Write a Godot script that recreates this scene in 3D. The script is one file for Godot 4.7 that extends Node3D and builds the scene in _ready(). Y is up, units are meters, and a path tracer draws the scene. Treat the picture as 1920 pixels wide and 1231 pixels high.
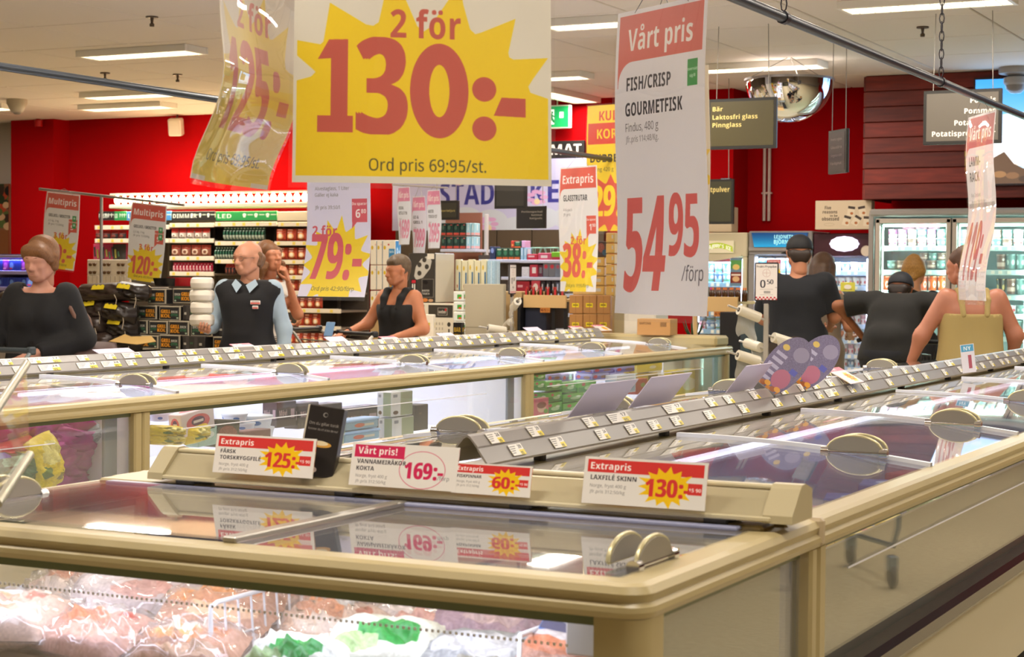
extends Node3D
# A supermarket's frozen-food aisles. The store's axes: freezer rows run along z, cross aisles along x, y is up.

const FPX := 3389.0
const EYE := Vector3(0.0, 1.47, 0.0)
var look := Basis.from_euler(Vector3(deg_to_rad(-1.6325), deg_to_rad(26.97), deg_to_rad(0.446)))
var mats := {}
var names := {}
var texs := {}
var rng := RandomNumberGenerator.new()

func _ready() -> void:
	rng.seed = 7
	# camera, surroundings, exposure
	var cam := Camera3D.new()
	cam.name = "camera"
	add_child(cam)
	cam.position = EYE
	cam.basis = look
	cam.near = 0.05
	cam.far = 100.0
	cam.keep_aspect = Camera3D.KEEP_HEIGHT
	cam.current = true
	var attr := CameraAttributesPhysical.new()
	attr.frustum_focal_length = 63.5
	attr.frustum_focus_distance = 7.5
	attr.exposure_aperture = 8.0
	cam.attributes = attr
	cam.fov = rad_to_deg(2.0 * atan(615.5 / FPX))
	var env := Environment.new()
	env.background_mode = Environment.BG_COLOR
	env.background_color = Color(0.02, 0.02, 0.02)
	env.tonemap_mode = Environment.TONE_MAPPER_LINEAR
	env.tonemap_exposure = EXPOSURE
	env.sdfgi_enabled = true
	env.ssao_enabled = true
	env.ssil_enabled = true
	var we := WorldEnvironment.new()
	we.name = "surroundings"
	we.environment = env
	add_child(we)
	# the room's lamps, then the room, then the things in it
	ceiling_lamps()
	room()
	freezers()
	rails()
	rods_and_signs()
	back_wall_things()
	lamp_shelf()
	charcoal()
	middle_stock()
	fridges()
	stands()
	freezer_goods()
	people()
	for s in sheets:
		var t := ImageTexture.create_from_image(s[0])
		for m in s[1]:
			m.albedo_texture = t

const EXPOSURE := 0.82
const LAMP_ENERGY := 5.0

# ---------------------------------------------------------------- pixel of the photograph -> point in the store
func ray(px: float, py: float) -> Vector3:
	return look * Vector3((px - 960.0) / FPX, -(py - 615.5) / FPX, -1.0)
func pz(px: float, py: float, z: float) -> Vector3:
	var d := ray(px, py)
	return EYE + d * (z / d.z)
func pw(px: float, py: float, x: float) -> Vector3:
	var d := ray(px, py)
	return EYE + d * (x / d.x)
func ph(px: float, py: float, h: float) -> Vector3:
	var d := ray(px, py)
	return EYE + d * ((h - EYE.y) / d.y)
func pd(px: float, py: float, t: float) -> Vector3:
	return EYE + ray(px, py) * t
# an upright rectangle that faces +z: its corners' pixels and its plane give [middle, width, height]
func zrect(x0: float, y0: float, x1: float, y1: float, z: float) -> Array:
	var a := pz(x0, (y0 + y1) / 2, z)
	var b := pz(x1, (y0 + y1) / 2, z)
	var t := pz((x0 + x1) / 2, y0, z)
	var u := pz((x0 + x1) / 2, y1, z)
	return [Vector3((a.x + b.x) / 2, (t.y + u.y) / 2, z), b.x - a.x, t.y - u.y]
# the same for one that faces +x
func xrect(x0: float, y0: float, x1: float, y1: float, x: float) -> Array:
	var a := pw(x0, (y0 + y1) / 2, x)
	var b := pw(x1, (y0 + y1) / 2, x)
	var t := pw((x0 + x1) / 2, y0, x)
	var u := pw((x0 + x1) / 2, y1, x)
	return [Vector3(x, (t.y + u.y) / 2, (a.z + b.z) / 2), absf(b.z - a.z), t.y - u.y]

# ---------------------------------------------------------------- mesh building
class B:
	var v := PackedVector3Array()
	var n := PackedVector3Array()
	var t := PackedVector2Array()
	var x := Transform3D()
	func tri(a: Vector3, b: Vector3, c: Vector3, na: Vector3, nb: Vector3, nc: Vector3, ua := Vector2(), ub := Vector2(), uc := Vector2()) -> void:
		a = x * a; b = x * b; c = x * c
		na = x.basis * na; nb = x.basis * nb; nc = x.basis * nc
		if (b - a).cross(c - a).dot(na + nb + nc) > 0.0:
			var p := b; b = c; c = p
			p = nb; nb = nc; nc = p
			var q := ub; ub = uc; uc = q
		v.append(a); v.append(b); v.append(c)
		n.append(na.normalized()); n.append(nb.normalized()); n.append(nc.normalized())
		t.append(ua); t.append(ub); t.append(uc)
	func quad(a: Vector3, b: Vector3, c: Vector3, d: Vector3, m: Vector3, r := Rect2(0, 0, 1, 1)) -> void:
		var u0 := r.position
		var u1 := r.end
		tri(a, b, c, m, m, m, u0, Vector2(u1.x, u0.y), u1)
		tri(a, c, d, m, m, m, u0, u1, Vector2(u0.x, u1.y))
	func quad4(a: Vector3, b: Vector3, c: Vector3, d: Vector3, na: Vector3, nb: Vector3, nc: Vector3, nd: Vector3, ua := Vector2(), ub := Vector2(), uc := Vector2(), ud := Vector2()) -> void:
		tri(a, b, c, na, nb, nc, ua, ub, uc)
		tri(a, c, d, na, nc, nd, ua, uc, ud)
	# chamfered box; every face shows the whole texture, or r = [front, side, top] rectangles of it
	func box(c: Vector3, s: Vector3, e := 0.0, r := []) -> B:
		var h := s / 2.0
		e = minf(e, minf(h.x, minf(h.y, h.z)) * 0.9)
		var rf: Rect2 = r[0] if r.size() > 0 else Rect2(0, 0, 1, 1)
		var rs: Rect2 = r[1] if r.size() > 1 else rf
		var rt: Rect2 = r[2] if r.size() > 2 else rs
		for sg in [1.0, -1.0]:
			quad(c + Vector3(-sg * (h.x - e), h.y - e, sg * h.z), c + Vector3(sg * (h.x - e), h.y - e, sg * h.z), c + Vector3(sg * (h.x - e), -h.y + e, sg * h.z), c + Vector3(-sg * (h.x - e), -h.y + e, sg * h.z), Vector3(0, 0, sg), rf)
			quad(c + Vector3(sg * h.x, h.y - e, sg * (h.z - e)), c + Vector3(sg * h.x, h.y - e, -sg * (h.z - e)), c + Vector3(sg * h.x, -h.y + e, -sg * (h.z - e)), c + Vector3(sg * h.x, -h.y + e, sg * (h.z - e)), Vector3(sg, 0, 0), rs)
			quad(c + Vector3(-h.x + e, sg * h.y, -sg * (h.z - e)), c + Vector3(h.x - e, sg * h.y, -sg * (h.z - e)), c + Vector3(h.x - e, sg * h.y, sg * (h.z - e)), c + Vector3(-h.x + e, sg * h.y, sg * (h.z - e)), Vector3(0, sg, 0), rt)
		if e <= 0.0:
			return self
		for i in 3:
			var j := (i + 1) % 3
			var k := (i + 2) % 3
			for a in [1.0, -1.0]:
				for b in [1.0, -1.0]:
					var m := Vector3()
					m[i] = a; m[j] = b
					var p := Vector3(); var q := Vector3()
					p[i] = a * h[i]; p[j] = b * (h[j] - e); p[k] = h[k] - e
					q[i] = a * (h[i] - e); q[j] = b * h[j]; q[k] = h[k] - e
					var p2 := p; var q2 := q
					p2[k] = -p[k]; q2[k] = -q[k]
					quad(c + p, c + q, c + q2, c + p2, m.normalized(), Rect2(rf.position, Vector2()))
		for a in [1.0, -1.0]:
			for b in [1.0, -1.0]:
				for d in [1.0, -1.0]:
					var m := Vector3(a, b, d)
					tri(c + Vector3(a * h.x, b * (h.y - e), d * (h.z - e)), c + Vector3(a * (h.x - e), b * h.y, d * (h.z - e)), c + Vector3(a * (h.x - e), b * (h.y - e), d * h.z), m, m, m, rf.position, rf.position, rf.position)
		return self
	func tube(pts: Array, r: float, seg := 8, r2 := -1.0, closed_ends := true) -> B:
		if r2 < 0.0:
			r2 = r
		var fr := []
		var up := Vector3(0.31, 0.9, 0.2)
		for i in pts.size():
			var d: Vector3 = (pts[mini(i + 1, pts.size() - 1)] - pts[maxi(i - 1, 0)]).normalized()
			if absf(d.dot(up)) > 0.95:
				up = Vector3(0.9, 0.1, -0.4)
			var s := d.cross(up).normalized()
			up = s.cross(d).normalized()
			fr.append([pts[i], s, up, lerpf(r, r2, float(i) / maxf(1.0, pts.size() - 1)), d])
		for i in pts.size() - 1:
			var f: Array = fr[i]
			var g: Array = fr[i + 1]
			for k in seg:
				var a0 := TAU * k / seg
				var a1 := TAU * (k + 1) / seg
				var m0: Vector3 = f[1] * cos(a0) + f[2] * sin(a0)
				var m1: Vector3 = f[1] * cos(a1) + f[2] * sin(a1)
				var o0: Vector3 = g[1] * cos(a0) + g[2] * sin(a0)
				var o1: Vector3 = g[1] * cos(a1) + g[2] * sin(a1)
				quad4(f[0] + m0 * f[3], f[0] + m1 * f[3], g[0] + o1 * g[3], g[0] + o0 * g[3], m0, m1, o1, o0, Vector2(float(k) / seg, 0), Vector2(float(k + 1) / seg, 0), Vector2(float(k + 1) / seg, 1), Vector2(float(k) / seg, 1))
		if closed_ends:
			for f in [[fr[0], -1.0], [fr[-1], 1.0]]:
				var g: Array = f[0]
				var d: Vector3 = g[4] * f[1]
				for k in seg:
					var a0 := TAU * k / seg
					var a1 := TAU * (k + 1) / seg
					tri(g[0], g[0] + (g[1] * cos(a0) + g[2] * sin(a0)) * g[3], g[0] + (g[1] * cos(a1) + g[2] * sin(a1)) * g[3], d, d, d)
		return self
	# profile of (radius, height) turned about y at c; soft shares normals along the profile
	func lathe(pr: Array, seg := 16, c := Vector3(), soft := false) -> B:
		var nr := []
		for i in pr.size() - 1:
			var d: Vector2 = pr[i + 1] - pr[i]
			nr.append(Vector2(d.y, -d.x).normalized())
		for i in pr.size() - 1:
			var m0: Vector2 = nr[i]
			var m1: Vector2 = nr[i]
			if soft:
				m0 = (nr[maxi(i - 1, 0)] + nr[i]).normalized()
				m1 = (nr[i] + nr[mini(i + 1, nr.size() - 1)]).normalized()
			for k in seg:
				var a0 := TAU * k / seg
				var a1 := TAU * (k + 1) / seg
				var d0 := Vector3(sin(a0), 0, cos(a0))
				var d1 := Vector3(sin(a1), 0, cos(a1))
				var y0 := Vector3(0, pr[i].y, 0)
				var y1 := Vector3(0, pr[i + 1].y, 0)
				var v0: float = 1.0 - (pr[i].y - pr[0].y) / maxf(1e-5, absf(pr[-1].y - pr[0].y))
				var v1: float = 1.0 - (pr[i + 1].y - pr[0].y) / maxf(1e-5, absf(pr[-1].y - pr[0].y))
				var u0 := fmod(float(k) / seg * 2.0, 1.0)
				var u1 := u0 + 2.0 / seg
				quad4(c + d0 * pr[i].x + y0, c + d1 * pr[i].x + y0, c + d1 * pr[i + 1].x + y1, c + d0 * pr[i + 1].x + y1, d0 * m0.x + Vector3(0, m0.y, 0), d1 * m0.x + Vector3(0, m0.y, 0), d1 * m1.x + Vector3(0, m1.y, 0), d0 * m1.x + Vector3(0, m1.y, 0), Vector2(u0, v0), Vector2(u1, v0), Vector2(u1, v1), Vector2(u0, v1))
		return self
	# outline in x,y pulled from z0 to z1
	func extr(pl: PackedVector2Array, z0: float, z1: float, soft := false) -> B:
		var area := 0.0
		for i in pl.size():
			area += pl[i].cross(pl[(i + 1) % pl.size()])
		var sg := 1.0 if area > 0.0 else -1.0
		var nr := []
		for i in pl.size():
			var d := pl[(i + 1) % pl.size()] - pl[i]
			nr.append(Vector2(d.y, -d.x).normalized() * sg)
		for i in pl.size():
			var j := (i + 1) % pl.size()
			var m0: Vector2 = nr[i]
			var m1: Vector2 = nr[i]
			if soft:
				var p: Vector2 = nr[(i + pl.size() - 1) % pl.size()]
				var q: Vector2 = nr[j]
				if p.dot(nr[i]) > 0.6: m0 = (p + m0).normalized()
				if q.dot(nr[i]) > 0.6: m1 = (q + nr[i]).normalized()
			var a := Vector3(pl[i].x, pl[i].y, z0)
			var b := Vector3(pl[j].x, pl[j].y, z0)
			var n0 := Vector3(m0.x, m0.y, 0)
			var n1 := Vector3(m1.x, m1.y, 0)
			quad4(a, b, b + Vector3(0, 0, z1 - z0), a + Vector3(0, 0, z1 - z0), n0, n1, n1, n0)
		var ix := Geometry2D.triangulate_polygon(pl)
		var lo := Vector2(1e9, 1e9); var hi := -lo
		for p in pl:
			lo = lo.min(p); hi = hi.max(p)
		var sz := (hi - lo).max(Vector2(1e-6, 1e-6))
		for z in [z0, z1]:
			var m := Vector3(0, 0, signf(z - (z0 + z1) / 2))
			for i in range(0, ix.size(), 3):
				var q := []
				for k in 3:
					var p := pl[ix[i + k]]
					var w := (p - lo) / sz
					q.append([Vector3(p.x, p.y, z), Vector2(w.x if m.z > 0 else 1.0 - w.x, 1.0 - w.y)])
				tri(q[0][0], q[1][0], q[2][0], m, m, m, q[0][1], q[1][1], q[2][1])
		return self
	# open or closed profile of (outward, height) carried along a path of [point, outward]
	func sweep(pr: Array, path: Array, caps := true) -> B:
		for i in path.size() - 1:
			for k in pr.size() - 1:
				var d: Vector2 = pr[k + 1] - pr[k]
				var m := Vector2(d.y, -d.x).normalized() * -1.0
				var q := []
				for s in [[i, k], [i, k + 1], [i + 1, k + 1], [i + 1, k]]:
					var o: Vector3 = path[s[0]][1]
					q.append([path[s[0]][0] + o * pr[s[1]].x + Vector3(0, pr[s[1]].y, 0), o * m.x + Vector3(0, m.y, 0)])
				quad4(q[0][0], q[1][0], q[2][0], q[3][0], q[0][1], q[1][1], q[2][1], q[3][1])
		if caps:
			for e in [0, path.size() - 1]:
				var o: Vector3 = path[e][1]
				var w: Vector3 = (path[e][0] - path[1 if e == 0 else e - 1][0]).normalized()
				var pl := PackedVector2Array(pr)
				var ix := Geometry2D.triangulate_polygon(pl)
				for i in range(0, ix.size(), 3):
					var q := []
					for k in 3:
						q.append(path[e][0] + o * pl[ix[i + k]].x + Vector3(0, pl[ix[i + k]].y, 0))
					tri(q[0], q[1], q[2], w, w, w)
		return self
	# a sheet over (u, v), v downwards, with thickness; both sides carry the print the right way round
	func sheet(f: Callable, nx: int, ny: int, th: float, back := true) -> B:
		var p := []
		for j in ny + 1:
			for i in nx + 1:
				p.append(f.call(float(i) / nx, float(j) / ny))
		var m := []
		for j in ny + 1:
			for i in nx + 1:
				var du: Vector3 = p[j * (nx + 1) + mini(i + 1, nx)] - p[j * (nx + 1) + maxi(i - 1, 0)]
				var dv: Vector3 = p[mini(j + 1, ny) * (nx + 1) + i] - p[maxi(j - 1, 0) * (nx + 1) + i]
				m.append(dv.cross(du).normalized())
		for j in ny:
			for i in nx:
				var a := j * (nx + 1) + i
				var q := [a, a + 1, a + nx + 2, a + nx + 1]
				var uv := [Vector2(float(i) / nx, float(j) / ny), Vector2(float(i + 1) / nx, float(j) / ny), Vector2(float(i + 1) / nx, float(j + 1) / ny), Vector2(float(i) / nx, float(j + 1) / ny)]
				quad4(p[q[0]], p[q[1]], p[q[2]], p[q[3]], m[q[0]], m[q[1]], m[q[2]], m[q[3]], uv[0], uv[1], uv[2], uv[3])
				if th > 0.0:
					var w := []
					for k in 4:
						w.append(Vector2(1.0 - uv[k].x, uv[k].y) if back else uv[k])
					quad4(p[q[0]] - m[q[0]] * th, p[q[1]] - m[q[1]] * th, p[q[2]] - m[q[2]] * th, p[q[3]] - m[q[3]] * th, -m[q[0]], -m[q[1]], -m[q[2]], -m[q[3]], w[0], w[1], w[2], w[3])
		if th > 0.0:
			for e in [[0, 1, nx, 0], [ny * (nx + 1), 1, nx, 1], [0, nx + 1, ny, 2], [nx, nx + 1, ny, 3]]:
				for i in e[2]:
					var a: int = e[0] + e[1] * i
					var b: int = a + int(e[1])
					var d: Vector3 = (p[b] - p[a]).cross(m[a]).normalized()
					var inside: Vector3 = p[(ny / 2) * (nx + 1) + nx / 2] - p[a]
					if d.dot(inside) > 0.0:
						d = -d
					quad4(p[a], p[b], p[b] - m[b] * th, p[a] - m[a] * th, d, d, d, d)
		return self
	# stuffed bag: a pillow w x h x d in x,y,z with crimped ends and creases
	func pillow(c: Vector3, s: Vector3, seed_: int, crease := 0.12, nn := 10) -> B:
		var ns := FastNoiseLite.new()
		ns.seed = seed_
		ns.frequency = 1.0
		for sg in [1.0, -1.0]:
			var g := sg as float
			var f := func(u: float, w: float) -> Vector3:
				var a := u * 2.0 - 1.0
				var b := 1.0 - w * 2.0
				var k := (1.0 - pow(absf(a), 4.0)) * (1.0 - pow(absf(b), 3.0))
				var q := ns.get_noise_2d(a * 2.3 + g * 7.0, b * 2.3) * crease * 2.0 * (0.3 + k) + ns.get_noise_2d(a * 6.0, b * 6.0 + g * 9.0) * crease * 0.8
				var pinch := 1.0 - 0.1 * pow(absf(b), 2.0) + 0.05 * ns.get_noise_2d(b * 2.0, 3.0)
				return c + Vector3(a * s.x / 2 * pinch * g, b * s.y / 2 * (1.0 - 0.06 * a * a), g * s.z / 2 * maxf(0.02, pow(k, 0.55) + q * k))
			sheet(f, nn, nn, 0.0)
		return self
	func ball(c: Vector3, r: Vector3, nu := 12, nv := 8) -> B:
		for j in nv:
			for i in nu:
				var q := []
				for e in [[i, j], [i + 1, j], [i + 1, j + 1], [i, j + 1]]:
					var a := TAU * float(e[0]) / nu
					var b := PI * float(e[1]) / nv
					var d := Vector3(sin(b) * cos(a), cos(b), sin(b) * sin(a))
					q.append([c + d * r, (d / r).normalized(), Vector2(float(e[0]) / nu, float(e[1]) / nv)])
				quad4(q[0][0], q[1][0], q[2][0], q[3][0], q[0][1], q[1][1], q[2][1], q[3][1], q[0][2], q[1][2], q[2][2], q[3][2])
		return self
	func done() -> ArrayMesh:
		var a := []
		a.resize(Mesh.ARRAY_MAX)
		a[Mesh.ARRAY_VERTEX] = v
		a[Mesh.ARRAY_NORMAL] = n
		a[Mesh.ARRAY_TEX_UV] = t
		var m := ArrayMesh.new()
		m.add_surface_from_arrays(Mesh.PRIMITIVE_TRIANGLES, a)
		return m

# ---------------------------------------------------------------- flat print
class Cv:
	var im: Image
	var k := 2.0
	var w := 0
	var h := 0
	func _init(w_: int, h_: int, bg: Color) -> void:
		w = w_; h = h_
		im = Image.create_empty(int(w * k), int(h * k), false, Image.FORMAT_RGB8)
		im.fill(bg)
	func rect(x: float, y: float, a: float, b: float, c: Color) -> Cv:
		im.fill_rect(Rect2i(roundi(x * k), roundi(y * k), roundi(a * k), roundi(b * k)), c)
		return self
	func poly(pts: PackedVector2Array, c: Color) -> Cv:
		var lo := 1e9
		var hi := -1e9
		for p in pts:
			lo = minf(lo, p.y * k); hi = maxf(hi, p.y * k)
		for y in range(maxi(0, floori(lo)), mini(im.get_height(), ceili(hi))):
			var s := (y + 0.5) / k
			var xs := []
			for i in pts.size():
				var a := pts[i]
				var b := pts[(i + 1) % pts.size()]
				if (a.y <= s) != (b.y <= s):
					xs.append((a.x + (b.x - a.x) * (s - a.y) / (b.y - a.y)) * k)
			xs.sort()
			for i in range(0, xs.size() - 1, 2):
				var x0 := roundi(xs[i])
				var x1 := roundi(xs[i + 1])
				if x1 > x0:
					im.fill_rect(Rect2i(x0, y, x1 - x0, 1), c)
		return self
	func disc(x: float, y: float, rx: float, ry: float, c: Color, n := 36) -> Cv:
		var p := PackedVector2Array()
		for i in n:
			p.append(Vector2(x + rx * cos(TAU * i / n), y + ry * sin(TAU * i / n)))
		return poly(p, c)
	# star with sharp tips and round valleys
	func burst(x: float, y: float, rx: float, ry: float, n: int, inner: float, c: Color, turn := 0.0, vary := 0.0) -> Cv:
		var p := PackedVector2Array()
		for i in n:
			var far := 1.0 + vary * sin(i * 2.4 + 1.0)
			var a := TAU * i / n + turn
			p.append(Vector2(x + rx * far * cos(a), y + ry * far * sin(a)))
			for q in [0.36, 0.44, 0.5, 0.56, 0.64]:
				var b: float = TAU * (i + q) / n + turn
				var f: float = inner * (1.0 + absf(q - 0.5) * 0.35)
				p.append(Vector2(x + rx * f * cos(b), y + ry * f * sin(b)))
		return poly(p, c)
	# text with its base line at y; align -1 left, 0 middle, 1 right; fit = width in pixels (0: as it comes)
	func text(s: String, x: float, y: float, size: float, c: Color, bold := false, align := -1, fit := 0.0, fat := 0.0, serif := false) -> Cv:
		var f := SystemFont.new()
		f.font_names = PackedStringArray(["Droid Serif" if serif else "Droid Sans"])
		f.font_weight = 700 if bold else 400
		var tm := TextMesh.new()
		tm.text = s
		tm.font = f
		tm.font_size = 64
		tm.pixel_size = 1.0
		tm.depth = 0.0
		tm.curve_step = 4.0
		tm.vertical_alignment = VERTICAL_ALIGNMENT_TOP
		tm.horizontal_alignment = HORIZONTAL_ALIGNMENT_LEFT
		if tm.get_surface_count() == 0:
			return self
		var ar := tm.surface_get_arrays(0)
		var vv: PackedVector3Array = ar[Mesh.ARRAY_VERTEX]
		var ii: PackedInt32Array = ar[Mesh.ARRAY_INDEX] if ar[Mesh.ARRAY_INDEX] != null else PackedInt32Array(range(vv.size()))
		var x0 := 1e9
		var x1 := -1e9
		for p in vv:
			x0 = minf(x0, p.x); x1 = maxf(x1, p.x)
		var e := size / 64.0
		var sx := e if fit <= 0.0 else fit / maxf(1.0, x1 - x0)
		var wide := (x1 - x0) * sx
		var ox := x - x0 * sx - (0.0 if align < 0 else wide / 2 if align == 0 else wide)
		var asc := f.get_ascent(64)
		for sh in ([0.0] if fat <= 0.0 else [-fat, 0.0, fat]):
			for i in range(0, ii.size(), 3):
				var pl := PackedVector2Array()
				for q in 3:
					var p := vv[ii[i + q]]
					pl.append(Vector2(ox + sh + p.x * sx, y - (p.y + asc) * e))
				poly(pl, c)
		return self
	func noise(amount: float, sd: int, step := 2) -> Cv:
		var r := RandomNumberGenerator.new()
		r.seed = sd
		for y in range(0, im.get_height(), step):
			for x in range(0, im.get_width(), step):
				var c := im.get_pixel(x, y)
				var d := r.randf_range(-amount, amount)
				im.fill_rect(Rect2i(x, y, step, step), Color(clampf(c.r + d, 0, 1), clampf(c.g + d, 0, 1), clampf(c.b + d, 0, 1)))
		return self
	func tex() -> ImageTexture:
		im.resize(w, h, Image.INTERPOLATE_TRILINEAR if false else Image.INTERPOLATE_BILINEAR)
		return ImageTexture.create_from_image(im)

func hx(s: String) -> Color:
	return Color.html(s)
func mat(key: String, col := "ffffff", rough := 0.6, metal := 0.0, more := {}) -> StandardMaterial3D:
	if mats.has(key):
		return mats[key]
	var m := StandardMaterial3D.new()
	m.resource_name = key
	m.albedo_color = hx(col)
	m.roughness = rough
	m.metallic = metal
	for q in more:
		m.set(q, more[q])
	mats[key] = m
	return m
func pane(key: String, col: String, alpha: float, spec := 0.5) -> StandardMaterial3D:
	var c := hx(col)
	c.a = alpha
	return mat(key, "ffffff", 0.02, 0.0, {"metallic_specular": spec, "transparency": BaseMaterial3D.TRANSPARENCY_ALPHA, "albedo_color": c})
func glow(key: String, col: String, e: float) -> StandardMaterial3D:
	return mat(key, col, 0.5, 0.0, {"emission_enabled": true, "emission": hx(col), "emission_energy_multiplier": e})
func printed(key: String, cv: Cv, rough := 0.5, more := {}) -> StandardMaterial3D:
	if mats.has(key):
		return mats[key]
	var d := {"texture_repeat": false}
	var small := cv.w <= 330 and cv.h <= 300
	if small:
		d.merge(shared(cv))
	else:
		d.albedo_texture = cv.tex()
	d.merge(more)
	var m := mat(key, "ffffff", rough, 0.0, d)
	if small:
		sheets[-1][1].append(m)
	return m
# small prints share sheets of 1024 pixels
var sheets := []
var cursor := Vector3i(0, 0, 0)
func shared(cv: Cv) -> Dictionary:
	cv.im.resize(cv.w, cv.h, Image.INTERPOLATE_BILINEAR)
	if cursor.x + cv.w > 1024:
		cursor = Vector3i(0, cursor.z, cursor.z)
	if sheets.is_empty() or cursor.y + cv.h > 1024:
		var im := Image.create_empty(1024, 1024, false, Image.FORMAT_RGB8)
		sheets.append([im, []])
		cursor = Vector3i(0, 0, 0)
	var s: Array = sheets[-1]
	(s[0] as Image).blit_rect(cv.im, Rect2i(0, 0, cv.w, cv.h), Vector2i(cursor.x, cursor.y))
	var out := {"uv1_scale": Vector3((cv.w - 3.0) / 1024, (cv.h - 3.0) / 1024, 1), "uv1_offset": Vector3((cursor.x + 1.5) / 1024, (cursor.y + 1.5) / 1024, 0)}
	cursor.x += cv.w
	cursor.z = maxi(cursor.z, cursor.y + cv.h)
	return out
func lit(key: String, cv: Cv, e: float) -> StandardMaterial3D:
	if mats.has(key):
		return mats[key]
	var t := cv.tex()
	return mat(key, "ffffff", 0.4, 0.0, {"albedo_texture": t, "emission_enabled": true, "emission": Color.BLACK, "emission_texture": t, "emission_energy_multiplier": e, "texture_repeat": false})

# ---------------------------------------------------------------- things and parts
func numbered(s: String) -> String:
	names[s] = names.get(s, -1) + 1
	return s if names[s] == 0 else "%s_%03d" % [s, names[s]]
func meta(o: Node, label: String, cat: String, group := "") -> Node:
	o.set_meta("label", label)
	o.set_meta("category", cat)
	if group != "":
		o.set_meta("group", group)
	return o
func thing(called: String, label: String, cat: String, at := Vector3(), turn := 0.0, group := "") -> Node3D:
	var o := Node3D.new()
	o.name = numbered(called)
	add_child(o)
	o.position = at
	o.rotation.y = turn
	meta(o, label, cat, group)
	return o
func part(b: B, m: Material, called: String, parent: Node) -> MeshInstance3D:
	return put(b.done(), m, called, parent)
func put(me: Mesh, m: Material, called: String, parent: Node) -> MeshInstance3D:
	var o := MeshInstance3D.new()
	o.mesh = me
	o.material_override = m
	o.name = called
	parent.add_child(o, true)
	return o
# a thing that is one mesh
func single(me: Mesh, m: Material, called: String, label: String, cat: String, at := Vector3(), turn := 0.0, group := "") -> MeshInstance3D:
	var o := put(me, m, numbered(called), self)
	o.position = at
	o.rotation.y = turn
	meta(o, label, cat, group)
	return o
func struct(b: B, m: Material, called: String, parent: Node = self) -> MeshInstance3D:
	var o := part(b, m, called, parent)
	if parent == self:
		o.set_meta("kind", "structure")
	return o
func nth(i: int) -> String:
	return ["first", "second", "third", "fourth", "fifth", "sixth", "seventh", "eighth", "ninth", "tenth", "eleventh", "twelfth", "thirteenth", "fourteenth", "fifteenth", "sixteenth", "seventeenth", "eighteenth"][i]
var meshes := {}
# one box mesh per size, shared
func boxmesh(s: Vector3, e := 0.004) -> Mesh:
	var key := "%.3f %.3f %.3f %.3f" % [s.x, s.y, s.z, e]
	if not meshes.has(key):
		meshes[key] = B.new().box(Vector3(0, s.y / 2, 0), s, e).done()
	return meshes[key]
# a carton whose front fills that pixel rectangle on the plane z (or x); the thing's base is at its bottom
func carton(called: String, label: String, cat: String, m: Material, r: Array, depth: float, side := false, group := "", e := 0.004) -> MeshInstance3D:
	var c: Vector3 = r[0]
	var me := boxmesh(Vector3(r[1], r[2], depth), e)
	if side:
		return single(me, m, called, label, cat, c + Vector3(-depth / 2, -r[2] / 2, 0), PI / 2, group)
	return single(me, m, called, label, cat, c + Vector3(0, -r[2] / 2, -depth / 2), 0.0, group)

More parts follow.
